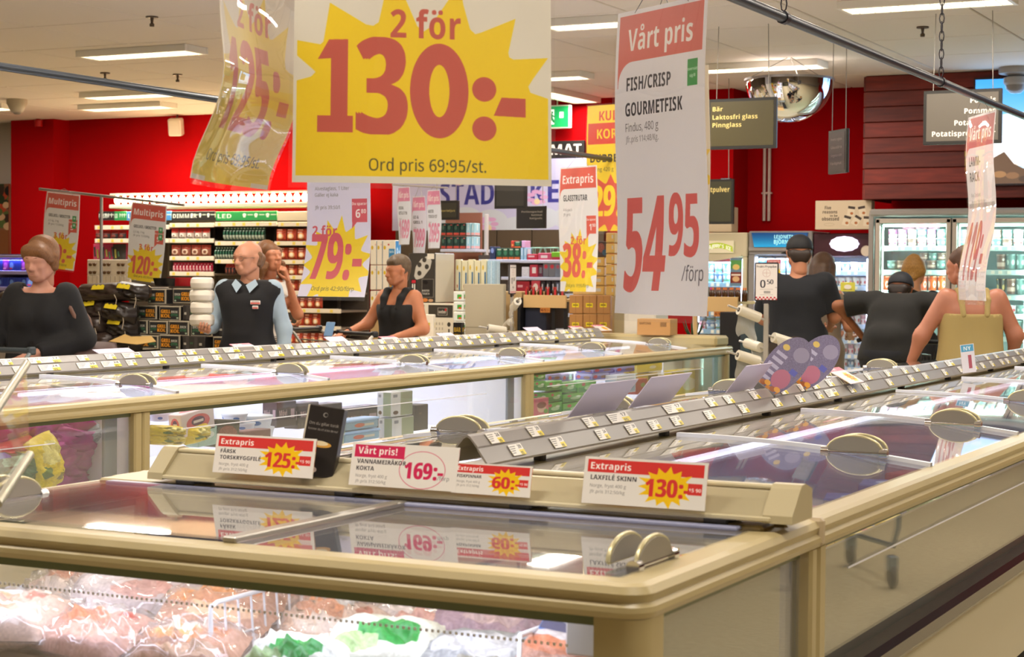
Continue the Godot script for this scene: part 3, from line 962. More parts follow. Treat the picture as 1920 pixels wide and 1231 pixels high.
# heavy condensed price figures between x and x + w, h tall, standing on y
func price(cv: Cv, s: String, x: float, y: float, w: float, h: float, c: Color) -> void:
	cv.text(s, x, y, h / 0.714, c, true, -1, w, w * 0.012)

# d: head, name, small, two ("2 för"), price, ord, save [kr, öre], star, plain, logo
func poster(d: Dictionary) -> Cv:
	var w := 320.0
	var h: float = d.get("h", 672.0)
	var paper := hx(d.get("paper", "e9e6e2"))
	var red := hx(d.get("red", SALMON))
	var cv := Cv.new(int(w), int(h), paper)
	var hh := 132.0
	cv.rect(8, 8, w - 16, hh, red)
	cv.rect(8, hh - 20, w - 16, 60, red)
	cv.disc(48, hh + 22, 36, 36, paper)
	cv.rect(46, hh - 14, w - 54, 60, paper)
	cv.rect(10, hh + 22, w - 20, 60, paper)
	cv.text(d.head, w / 2, hh * 0.68, d.get("hs", 62.0), hx(d.get("hc", "f6efe8")), true, 0, d.get("hw", 0.0))
	var y := hh + 52.0
	for s in d.get("name", []):
		cv.text(s[0], 40, y, s[1], hx("2c2a2a"), true, -1, s[2])
		y += s[1] * 1.22
	for s in d.get("small", []):
		cv.text(s, 40, y, 20, hx("77726e"), false)
		y += 26
	var py: float = d.get("py", 580.0)
	if d.get("star", true):
		cv.burst(w / 2, py - 60, w * 0.55, h * 0.29, 15, 0.72, hx("f0d21c"), 0.2, 0.06)
		cv.rect(10, py - 40, w - 20, h - py + 30, hx("f0d21c")) if d.get("full", false) else cv
	if d.has("two"):
		cv.text(d.two, d.get("twox", w * 0.5), py - 178, 58, red, true, 0)
	var pr: String = d.price
	price(cv, pr, 30, py, d.get("pw", w - 70.0), d.get("phh", 160.0), red)
	if d.has("ore"):
		price(cv, d.ore, d.orex, py - d.phh * 0.42, d.orew, d.phh * 0.6, red)
	if d.has("save"):
		cv.rect(w - 92, py - 330, 76, 96, red)
		cv.poly(PackedVector2Array([Vector2(w - 90, py - 236), Vector2(w - 92, py - 208), Vector2(w - 66, py - 236)]), red)
		cv.text("Du sparar", w - 54, py - 304, 16, hx("f6efe8"), true, 0)
		cv.text(d.save[0], w - 62, py - 252, 48, hx("f6efe8"), true, 0)
		cv.text(d.save[1], w - 34, py - 270, 24, hx("f6efe8"), true, 0)
	if d.has("unit"):
		cv.text(d.unit, w - 18, py + 4, 44, hx("555555"), false, 1)
	if d.has("ord"):
		cv.text(d.ord, w / 2, h - 24, 24, hx("4a4632"), false, 0)
	for k in d.get("logo", 0):
		cv.rect(w - 60, hh + 30 + k * 52, 34, 44, hx("3f9a58"))
		cv.disc(w - 43, hh + 48 + k * 52, 9, 9, hx("bfe0c4"))
	return cv

# a hanging poster in a clear sleeve; at = middle of its top edge; bend adds to (u, v) in the sign's own axes
func hang(called: String, label: String, m: Material, w: float, h: float, at: Vector3, turn: float, bend: Callable, rod_y: float, back: Material = null, group := "", n := 14) -> Node3D:
	var o := thing(called, label, "price sign", at, turn, group)
	var f := func(u: float, v: float) -> Vector3:
		return Vector3((u - 0.5) * w, -v * h, 0) + bend.call(u, v)
	part(B.new().sheet(f, n, n, 0.002), m, "print", o)
	var g := func(u: float, v: float) -> Vector3:
		var a := u * 1.03 - 0.015
		var b := v * 1.035 - 0.012
		return Vector3((a - 0.5) * w, -b * h, 0.004 + 0.0015 * sin(a * 9.0 + b * 5.0)) + bend.call(a, b)
	part(B.new().sheet(g, n, n, 0.0), pane("sleeve", "ffffff", 0.03), "sleeve", o)
	for s in [-0.3, 0.3]:
		var p: Vector3 = f.call(0.5 + s, 0.0)
		if rod_y > at.y:
			part(B.new().tube([p + Vector3(0, -0.01, 0), p.lerp(Vector3(0, rod_y - at.y, 0), 0.5) + Vector3(0.004, 0, 0), Vector3(0.0, rod_y - at.y, 0)], 0.0018, 5), mat("hook_wire", "8a8a88", 0.3, 0.8), "hook", o)
	return o

func chain(o: Node3D, a: Vector3, b: Vector3, m: Material) -> void:
	var l := B.new()
	var n := int(a.distance_to(b) / 0.045)
	for k in n:
		var c := a.lerp(b, (k + 0.5) / n)
		var pts := []
		var t := Vector3(1, 0, 0) if k % 2 == 0 else Vector3(0, 0, 1)
		for q in 9:
			var g := TAU * q / 8.0
			pts.append(c + Vector3(0, 0.03 * cos(g), 0) + t * 0.012 * sin(g))
		l.tube(pts, 0.0035, 4)
	part(l, m, "chain", o)

func rods_and_signs() -> void:
	var dark := mat("rod_dark", "3a3f46", 0.35, 0.3)
	var link := mat("chain_dark", "38343a", 0.4, 0.7)
	for r in [["dark hanging rod under the ceiling, along the middle freezer island", -2.3, 2.5, -2.0, -16.2, [-2.7, -6.86, -9.42]], ["dark hanging rod at left, along the far freezer island", -6.29, 2.483, -3.0, -16.2, [-5.2, -9.3, -12.5]]]:
		var o := thing("hanging_rod", r[0], "rod", Vector3(r[1], 0, 0))
		part(B.new().tube([Vector3(0, r[2], r[3]), Vector3(0, r[2], r[4])], 0.021, 12), dark, "rod", o)
		for z in r[5]:
			part(B.new().tube([Vector3(0, r[2], z - 0.02), Vector3(0, r[2], z + 0.02)], 0.027, 10), link, "clamp", o)
			chain(o, Vector3(0, r[2] + 0.03, z), Vector3(0, 3.5, z), link)
	# the yellow sign: two for 130
	var y := hx("f6d400")
	var red := hx("c85848")
	var cv := Cv.new(482, 460, hx("e6e0d2"))
	var out := []
	for q in [735, -60, 763, 0, 785, 50, 797, 60, 808, 52, 845, -5, 858, -80, 872, 5, 885, 52, 895, 61, 905, 58, 972, 28, 958, 95, 960, 104, 968, 108, 1034, 103, 1005, 145, 996, 160, 1000, 172, 1034, 183, 1034, 342, 564, 342, 564, 160, 590, 152, 598, 143, 590, 135, 564, 112, 564, 83, 606, 90, 612, 84, 623, 10, 690, 50, 703, 52, 713, 45]:
		out.append(float(q))
	var pv := PackedVector2Array()
	for k in range(0, out.size(), 2):
		pv.append(Vector2(out[k] - 558, out[k + 1] + 105))
	cv.poly(pv, y)
	cv.text("2 för", 801 - 558, 178, 74, red, true, 0, 132)
	var one := PackedVector2Array()
	for q in [[602, 118], [622, 80], [657, 79], [657, 226], [667, 226], [667, 258], [602, 258], [602, 226], [626, 226], [626, 116]]:
		one.append(Vector2(q[0] - 558, q[1] + 105))
	cv.poly(one, red)
	cv.text("3", 720 - 558, 261 + 105, 183 / 0.714, red, true, 0, 86, 5.0)
	cv.disc(827 - 558, 174 + 105, 55, 92, red, 60)
	cv.disc(827 - 558, 174 + 105, 19, 51, y, 40)
	cv.disc(912 - 558, 168 + 105, 23, 24, red)
	cv.disc(912 - 558, 245 + 105, 23, 24, red)
	cv.poly(PackedVector2Array([Vector2(945 - 558, 183 + 105), Vector2(991 - 558, 184 + 105), Vector2(991 - 558, 221 + 105), Vector2(930 - 558, 219 + 105)]), red)
	cv.text("Ord pris 69:95/st.", 806 - 558, 331 + 105, 33, hx("4a4226"), false, 0, 218)
	var m130 := printed("sign_130", cv, 0.35)
	var D := 4.6
	var tl := pd(556, -100, D)
	var br := pd(1043, 358, D + 0.11)
	var bl := pd(563, 350, D)
	var tr := pd(1032, -100, D + 0.11)
	var mid := (tl + tr) / 2
	var width := Vector2(br.x - bl.x, br.z - bl.z).length()
	var turn := atan2(-(br.z - bl.z), br.x - bl.x)
	hang("price_sign", "big yellow starburst sign with the price 130:- hanging at top centre", m130, width, tl.y - bl.y, mid, turn, func(u: float, v: float) -> Vector3: return Vector3((u - 0.5) * 0.012 * v, 0, 0.012 * sin(u * 5.0) * (1.0 - v * 0.6) + 0.02 * pow(v, 3.0) * sin(u * 3.1)), 2.5)
	# its curled neighbour, seen nearly edge-on
	cv = Cv.new(300, 360, hx("d8cfc0"))
	cv.burst(150, 230, 190, 190, 13, 0.7, hx("e2c526"), 0.1, 0.05)
	cv.rect(0, 200, 300, 152, hx("e2c526"))
	cv.text("2 för", 150, 110, 60, red, true, 0)
	price(cv, "125:-", 30, 272, 240, 140, red)
	cv.text("Ord pris 69:95/st.", 150, 326, 26, hx("4a4226"), false, 0)
	var at := pd(490, -70, 4.75)
	hang("price_sign", "curled yellow sign with the price 125:- seen nearly edge-on beside the 130 sign", printed("sign_125", cv, 0.3), 0.62, 0.6, at, deg_to_rad(33 + 75), func(u: float, v: float) -> Vector3:
		var b := smoothstep(0.45, 1.0, v)
		return Vector3(0.02 * b, 0.02 * b * b, -0.015 * sin(u * 4.0) - 0.085 * b - 0.01 * sin(v * 7.0)), 2.5)
	# long posters
	var flat := func(u: float, v: float) -> Vector3: return Vector3(0, 0, 0.012 * sin(v * 5.0 + u * 2.0) + 0.02 * v * v * sin(u * 3.0))
	cv = Cv.new(320, 672, hx("e6e3e6"))
	cv.rect(10, 10, 300, 128, hx("d86a5c"))
	cv.rect(10, 110, 60, 60, hx("d86a5c"))
	cv.disc(62, 164, 50, 50, hx("e6e3e6"))
	cv.rect(60, 114, 256, 80, hx("e6e3e6"))
	cv.rect(12, 162, 60, 40, hx("e6e3e6"))
	cv.text("Vårt pris", 160, 90, 66, hx("f2ece6"), true, 0, 232)
	cv.text("FISH/CRISP", 44, 178, 40, hx("2e2a32"), true, -1, 160)
	cv.text("GOURMETFISK", 40, 234, 40, hx("2e2a32"), true, -1, 205)
	cv.text("Findus, 480 g", 40, 268, 25, hx("6a666a"), false, -1, 120)
	cv.text("Jfr.pris 114:48/Kg.", 40, 292, 19, hx("7a767a"), false, -1, 120)
	cv.rect(262, 130, 34, 56, hx("3f9a4a"))
	cv.text("svenskt", 279, 154, 9, hx("d8efd8"), true, 0)
	cv.text("sigill", 279, 168, 9, hx("d8efd8"), true, 0)
	price(cv, "54", 36, 620, 150, 205, hx("d9605a"))
	price(cv, "95", 194, 545, 96, 132, hx("d9605a"))
	cv.text("/förp", 306, 598, 44, hx("5a565e"), false, 1, 62)
	hang("price_sign", "long white fish sign priced 54:95 with a red band, right of centre", printed("sign_5495", cv, 0.3), 0.52, 1.03, pw(1240, 8, -2.3), deg_to_rad(-33), func(u: float, v: float) -> Vector3: return Vector3(0.02 * v * v * (u - 0.5), 0, 0.01 * sin(v * 6.0) + 0.035 * pow(v, 4.0) * sin(u * 3.1)), 2.5)
	cv = Cv.new(160, 336, hx("e6dcc0"))
	cv.burst(80, 190, 92, 110, 13, 0.7, hx("ecc830"))
	price(cv, "99:-", 14, 240, 130, 80, red)
	hang("price_sign", "second long sign with yellow print, only its right edge showing behind the 54:95 sign", printed("sign_behind", cv, 0.35), 0.38, 0.72, pw(1244, 128, -2.5), deg_to_rad(-8), flat, 2.5)
	cv = poster({"head": "Vårt pris", "name": [["LAMM-", 46, 130], ["RACK", 46, 110]], "small": ["Nya Zeeland", "Jfr.pris 199:00/Kg."], "price": "119:-", "star": false, "py": 600.0, "phh": 210.0, "red": "b0585c", "paper": "d8d2d4", "pw": 220.0})
	cv.rect(12, 320, 296, 16, hx("9a9696"))
	hang("price_sign", "narrow edge-on long price sign hanging in front of the glass-door freezer", printed("sign_lamb", cv, 0.3), 0.5, 1.06, pw(1841, 213, -2.3), deg_to_rad(-60), func(u: float, v: float) -> Vector3: return Vector3(0, 0, 0.03 * sin(v * 9.0) * (0.3 + v * 0.5) + 0.03 * v * v), 2.5)
	cv = poster({"head": "Multipris", "name": [["GLASS", 40, 76]], "small": ["Alvestaglass, 1 Liter", "Gäller ej kaka", "", "Jfr pris 39:50/l"], "price": "79:-", "two": "2 för", "twox": 90.0, "save": ["6", "80"], "ord": "Ord pris 42:90/förp", "py": 600.0, "phh": 185.0, "paper": "dcd8ea", "red": "d45a66"})
	hang("price_sign", "white ice cream sign, two for 79:-, hanging left of centre over the far freezers", printed("sign_79", cv, 0.3), 0.5, 1.05, pw(637, 250, -6.29), deg_to_rad(-4), func(u: float, v: float) -> Vector3: return Vector3(-0.035 * pow(v, 3.0) * (1.0 - u), 0, 0.012 * sin(v * 6.0) + 0.07 * pow(v, 4.0)), 2.483)
	cv = poster({"head": "Extrapris", "name": [["GLASSTRUTAR", 44, 200]], "small": ["4-6-pack", "Jfr pris"], "price": "38:-", "two": "2 för", "save": ["1", "90"], "ord": "Ord pris 19:95/förp", "py": 596.0, "phh": 180.0, "red": "e0604c"})
	hang("price_sign", "white sign for ice cream cones, two for 38:-, right of the green exit sign", printed("sign_38", cv, 0.35), 0.5, 1.03, pw(1085, 312, -6.29), deg_to_rad(-27), flat, 2.483)
	cv = Cv.new(200, 420, hx("e8c81e"))
	cv.rect(6, 60, 188, 70, hx("d0402c"))
	cv.text("KULI", 100, 52, 44, hx("d0402c"), true, 0)
	cv.text("KORV", 100, 112, 44, hx("e8c81e"), true, 0)
	cv.text("DUBBEL", 16, 190, 36, hx("2a2620"), true)
	cv.text("Bejing 420 g", 16, 220, 18, hx("5a5230"))
	cv.burst(100, 330, 110, 100, 12, 0.7, hx("d0503a"))
	price(cv, "29:-", 20, 370, 160, 100, hx("f0d020"))
	hang("price_sign", "yellow sign with red figures hanging just left of the white pillar", printed("sign_yellow", cv, 0.4), 0.5, 1.08, pw(1146, 196, -6.29), deg_to_rad(-12), flat, 2.483)
	# the pillar that stands in line with the far freezers
	var pil := B.new()
	pil.box(Vector3(-6.14, 1.75, -14.66), Vector3(0.3, 3.5, 0.3), 0.012)
	struct(pil, mat("pillar_white", "d6d0c4", 0.5), "trim_4")
	part(B.new().box(Vector3(-6.14, 3.25, -14.66), Vector3(0.31, 0.46, 0.31), 0.01), mat("pillar_grey", "9a9896", 0.6), "pillar_collar", get_node("trim_4"))
	# three pale posters behind, by the grill boxes
	var trio := [[758, 350, "1699", ["ORIGINAL", "KETTLE 57 CM"], "leftmost pale Vårt pris poster above the grill boxes", -24.0], [786, 368, "7999", ["GO &", "GRILL 1"], "middle pale Vårt pris poster above the grill boxes, half hidden by its neighbours", -20.0], [814, 356, "2695", ["MASTER", "TOUCH 57"], "rightmost pale Vårt pris poster above the grill boxes", -22.0]]
	for q in trio:
		cv = poster({"head": "Vårt pris", "name": [[q[3][0], 34, 120], [q[3][1], 34, 190]], "small": ["Jfr pris"], "price": q[2], "star": false, "py": 420.0, "phh": 150.0, "h": 470.0, "red": "dd8aa8", "paper": "dfe2ea", "pw": 260.0})
		var z: float = -15.2 if q[0] != 786 else -15.5
		hang("price_sign", q[4], printed("sign_%s" % q[2], cv, 0.4), 0.2, 0.56, pz(q[0], q[1], z), deg_to_rad(q[5]), flat, pz(q[0], 348, z).y, null, "", 8)
	var tr2 := thing("sign_rail", "thin rail that carries the three pale posters above the grill boxes", "rail", Vector3())
	part(B.new().tube([pz(735, 346, -15.2), pz(840, 352, -15.4)], 0.008, 6), mat("rod_light", "a9a49c", 0.4, 0.5), "rail", tr2)
	part(B.new().tube([pz(740, 346, -15.2), pz(740, 130, -15.2)], 0.003, 5), mat("hook_wire", "8a8a88"), "wire", tr2)
	# the stand with two Multipris posters, over the charcoal
	var zst := -12.5
	var st := thing("sign_stand", "thin metal stand with crossbar over the charcoal, carrying two Multipris posters", "sign stand")
	var pole := pz(190, 366, zst)
	part(B.new().tube([Vector3(pole.x, 0.0, zst), pole], 0.014, 8), mat("stand_steel", "9a9690", 0.35, 0.6), "pole", st)
	part(B.new().tube([pz(74, 354, zst), pz(345, 384, zst)], 0.012, 8), mat("stand_steel", "9a9690"), "crossbar", st)
	part(B.new().box(Vector3(pole.x, 0.02, zst), Vector3(0.4, 0.04, 0.4), 0.01), mat("stand_steel", "9a9690"), "foot", st)
	for q in [[120, 362, "90:-", "left Multipris poster on the stand, priced 90:-, behind the woman in black"], [281, 382, "120:-", "right Multipris poster on the stand, priced 120:-, above the charcoal boxes"]]:
		cv = poster({"head": "Multipris", "name": [["GRILLKOL / BRIKETTER", 30, 200]], "small": ["2,5 kg, 3 kg", "Jfr pris 12:00/kg"], "price": q[2], "two": "3 för", "save": ["5", "00"], "ord": "Ord pris 49:90/st", "logo": 2, "py": 520.0, "phh": 130.0, "h": 570.0, "full": true})
		var hg := hang("price_sign", q[3], printed("sign_%s" % q[2].left(3), cv, 0.4), 0.372, 0.67, pz(q[0], q[1], zst + 0.02), deg_to_rad(2), flat, pz(q[0], q[1] - 8, zst).y)
		hg.rotation.z = deg_to_rad(-6.0)
		hg.scale = Vector3.ONE

# a flat card standing on a rail
func card(called: String, label: String, m: Material, w: float, h: float, tf: Transform3D) -> void:
	var o := put(B.new().box(Vector3(0, h / 2, 0), Vector3(w, h, 0.003), 0.0).done(), m, numbered(called), self)
	o.transform = tf
	meta(o, label, "price card")

func cards() -> void:
	var list := [["Extrapris", ["FÄRSK", "TORSKRYGGFILÉ"], "125:-", 0, [403, 818, 590, 890], "red and white price card with 125:- on the near beige rail"], ["Vårt pris!", ["VANNAMEIRÄKOR", "KOKTA"], "169:-", 1, [658, 834, 858, 914], "price card with 169:- in a red ring on the near beige rail"], ["Extrapris", ["FISKPINNAR"], "60:-", 0, [850, 870, 997, 927], "smaller price card with yellow star right of the 169:- card"], ["Extrapris", ["LAXFILÉ SKINN"], "130:-", 0, [1094, 862, 1325, 949], "largest price card on the near rail, with 130:- in a yellow star"]]
	for i in list.size():
		var q: Array = list[i]
		var cv := Cv.new(320, 128, hx("e4dfd6"))
		var red := hx("d23c38") if q[3] == 0 else hx("cc2f58")
		if q[3] == 0:
			cv.rect(10, 8, 300, 34, red)
			cv.burst(218, 72, 76, 54, 15, 0.7, hx("f0c21e"), 0.2, 0.05)
			cv.text(q[0], 18, 34, 25, hx("f8efe8"), true)
			cv.rect(272, 58, 36, 30, red)
			cv.text("15 90", 290, 80, 13, hx("f8efe8"), true, 0)
		else:
			cv.rect(10, 8, 150, 36, red)
			cv.text(q[0], 20, 34, 27, hx("f8efe8"), true)
			cv.disc(216, 72, 68, 54, red)
			cv.disc(216, 72, 66.5, 52.5, hx("e4dfd6"))
			cv.text("/förp", 262, 98, 16, hx("777777"))
		var y := 62.0
		for s in q[1]:
			cv.text(s, 20, y, 17, hx("3a3638"), true)
			y += 20
		cv.text("Norge, fryst 400 g", 20, y, 12, hx("88837e"))
		cv.text("Jfr.pris 312:50/kg", 20, y + 16, 12, hx("88837e"))
		price(cv, q[2], 165, 98, 112, 46, red)
		var m := printed("card_%d" % i, cv, 0.25)
		var r := zrect(q[4][0], q[4][1], q[4][2], q[4][3], -3.865)
		var c: Vector3 = r[0]
		card("price_card", q[5], m, r[1], r[2] * 1.02, Transform3D(Basis(Vector3.RIGHT, deg_to_rad(-12)) , Vector3(c.x, c.y - r[2] / 2, -3.855)))
	# black leaflet holder behind the 125 card
	var cv := Cv.new(140, 260, hx("2c2826"))
	cv.text("Om du gillar torsk", 70, 70, 15, hx("b0aaa0"), false, 0)
	cv.text("kommer du att älska denna!", 70, 90, 12, hx("b0aaa0"), false, 0, 120)
	cv.disc(70, 140, 44, 12, hx("d8a24a"))
	cv.disc(70, 136, 30, 9, hx("e8d8b0"))
	cv.disc(70, 30, 10, 9, hx("8a8680"))
	cv.disc(72, 30, 7, 6, hx("2c2826"))
	cv.disc(60, 236, 12, 10, hx("c8b8b0"))
	var ra := zrect(566, 764, 622, 894, -3.9)
	var c2: Vector3 = ra[0]
	var o := thing("leaflet_holder", "tall black leaflet block leaning on the near rail beside the 125:- card", "leaflet", Vector3(c2.x, c2.y - ra[2] / 2, -3.9))
	o.rotation = Vector3(deg_to_rad(-10), deg_to_rad(14), deg_to_rad(-7))
	part(B.new().box(Vector3(0, ra[2] * 0.51, 0), Vector3(ra[1] * 1.05, ra[2] * 1.02, 0.03), 0.002, [Rect2(0, 0, 1, 1), Rect2(0, 0, 0.05, 0.05)]), printed("leaflet_black", cv, 0.3), "leaflet", o)
	part(B.new().box(Vector3(-ra[1] * 0.53, ra[2] * 0.51, 0), Vector3(0.006, ra[2] * 1.02, 0.028)), mat("paper_edge", "c8bfa8", 0.7), "page_edge", o)
	# loose cards on the two long rails
	cv = Cv.new(120, 80, hx("e6dfdc"))
	cv.rect(0, 0, 120, 18, hx("d86a80"))
	cv.burst(80, 50, 30, 26, 12, 0.7, hx("f0c21e"))
	price(cv, "75:-", 62, 62, 40, 24, hx("d04a30"))
	cv.text("Vårt pris", 6, 14, 14, hx("f6efe8"), true)
	var mc := printed("small_card", cv, 0.4)
	var mb := mat("card_back", "cfc6da", 0.5)
	var xf := (FX0 + FX1) / 2
	var xm := (MX0 + MX1) / 2
	# [px, py, width, height, tilt, turn, material, words]
	for q in [[475, 652, xf + 0.03, 0.2, 0.11, -70.0, mc, "small white and red price card on the far rail before the bald man"], [748, 634, xf + 0.03, 0.2, 0.11, -70.0, mc, "small pink and white price card on the far rail below the tank top"], [1096, 615, xf + 0.03, 0.22, 0.11, -65.0, mc, "left one of two orange-starred cards at the far rail's right end"], [1138, 611, xf + 0.03, 0.22, 0.11, -65.0, mc, "right one of two orange-starred cards at the far rail's right end"], [1012, 621, xf - 0.03, 0.26, 0.1, -60.0, mb, "lilac back of a card on the far rail, under the wooden bottle rack"], [232, 655, xf - 0.03, 0.3, 0.1, -65.0, mb, "lilac back of a card on the far rail, under the charcoal"], [645, 641, xf - 0.03, 0.22, 0.1, -60.0, mb, "lilac back of a card on the far rail, beside the tank top woman's trolley"], [847, 633, xf - 0.03, 0.22, 0.08, -60.0, mb, "lilac back of a card on the far rail, under the grill boxes"], [1608, 700, xm + 0.06, 0.2, 0.13, -62.0, mc, "red and white price card lying on the middle rail near the right end"]]:
		var p := pw(q[0], q[1], q[2])
		var b := Basis(Vector3.UP, PI / 2) * Basis(Vector3.RIGHT, deg_to_rad(q[5]))
		card("price_card", q[7], q[6], q[3], q[4], Transform3D(b, Vector3(p.x, maxf(p.y - 0.05, 1.02), p.z)))
	for q in [[-5.15, "nearer one of two lilac card backs standing on the middle rail"], [-5.62, "farther one of two lilac card backs standing on the middle rail"], [-6.5, "lilac card back on the middle rail just before the fish-shaped signs"]]:
		card("price_card", q[1], mb, 0.36 if q[0] > -6 else 0.3, 0.13, Transform3D(Basis(Vector3.UP, -PI / 2) * Basis(Vector3.RIGHT, deg_to_rad(-38.0)), Vector3(xm - 0.05, 1.045, q[0])))
	# upright tag with a blue head
	cv = Cv.new(60, 130, hx("e2dfe6"))
	cv.rect(4, 4, 52, 30, hx("5aa6cc"))
	cv.text("NY", 30, 28, 24, hx("e8f4fa"), true, 0)
	cv.rect(30, 50, 14, 60, hx("b05a68"))
	var pt := pw(1818, 688, xm + 0.12)
	card("price_tag", "tall white tag with a blue head sticking up from the middle rail", printed("tag_blue", cv, 0.4), 0.075, 0.15, Transform3D(Basis(Vector3.UP, deg_to_rad(35)) * Basis(Vector3(0, 0, 1), deg_to_rad(7)), Vector3(pt.x, 0.985, pt.z)))
	# two oval signs printed like platters, on the middle rail
	cv = Cv.new(128, 256, hx("6a6282"))
	cv.noise(0.05, 3, 4)
	for k in 5:
		cv.rect(14, 96 + k * 26, 40, 14, hx("a8a4c0"))
	cv.disc(30, 70, 12, 12, hx("cbb058"))
	cv.disc(84, 60, 26, 30, hx("8a84a0"))
	cv.disc(82, 180, 30, 40, hx("a8607a"))
	cv.rect(88, 120, 24, 22, hx("4a50a8"))
	for k in 7:
		cv.disc(30 + k * 13, 236 - (k % 3) * 8, 11, 10, hx(["c07a2c", "9a5528", "d89a3c"][k % 3]))
	var mo := printed("oval_print", cv, 0.35)
	for q in [[1432, 722, "left one of two tilted oval picture signs on the middle rail"], [1490, 718, "right one of two tilted oval picture signs on the middle rail"]]:
		var p := pw(q[0], q[1], xm - 0.02)
		var pl := PackedVector2Array()
		for k in 40:
			var a := TAU * k / 40.0
			pl.append(Vector2(0.075 * cos(a) * (1.0 + 0.06 * sin(a)), 0.125 + 0.135 * sin(a)) if sin(a) > -0.92 else Vector2(0.07 * cos(a), 0.0))
		var oo := thing("oval_sign", q[2], "sign", Vector3(p.x, 1.035, p.z), deg_to_rad(30))
		oo.rotation = Vector3(deg_to_rad(-15), deg_to_rad(16), deg_to_rad(-38))
		part(B.new().extr(pl, -0.003, 0.003, true), mo, "board", oo)
		part(B.new().box(Vector3(0, 0.0, 0), Vector3(0.1, 0.03, 0.03), 0.004), mat("rail_foot", "5d5a58"), "clip", oo)

# ---------------------------------------------------------------- dark aisle signs and what hangs on the walls
func aisle_sign(called: String, label: String, m: Material, c: Vector3, w: float, h: float, turn: float, wire_top := 3.5, col := "24221e") -> void:
	var o := thing(called, label, "aisle sign", c, turn)
	part(B.new().box(Vector3(), Vector3(w, h, 0.03), 0.004, [Rect2(0, 0, 1, 1), Rect2(0, 0, 0.02, 0.02)]), mat("frame_" + col, col, 0.4), "frame", o)
	part(B.new().box(Vector3(0, 0, 0.0), Vector3(w - 0.05, h - 0.05, 0.034), 0.0), m, "face", o)
	if wire_top > 0.0:
		for s in [-1.0, 1.0]:
			part(B.new().tube([Vector3(s * w * 0.38, h / 2, 0), Vector3(s * w * 0.36, wire_top - c.y, 0)], 0.0035, 5), mat("thin_wire", "9a938a", 0.5, 0.4), "wire", o)

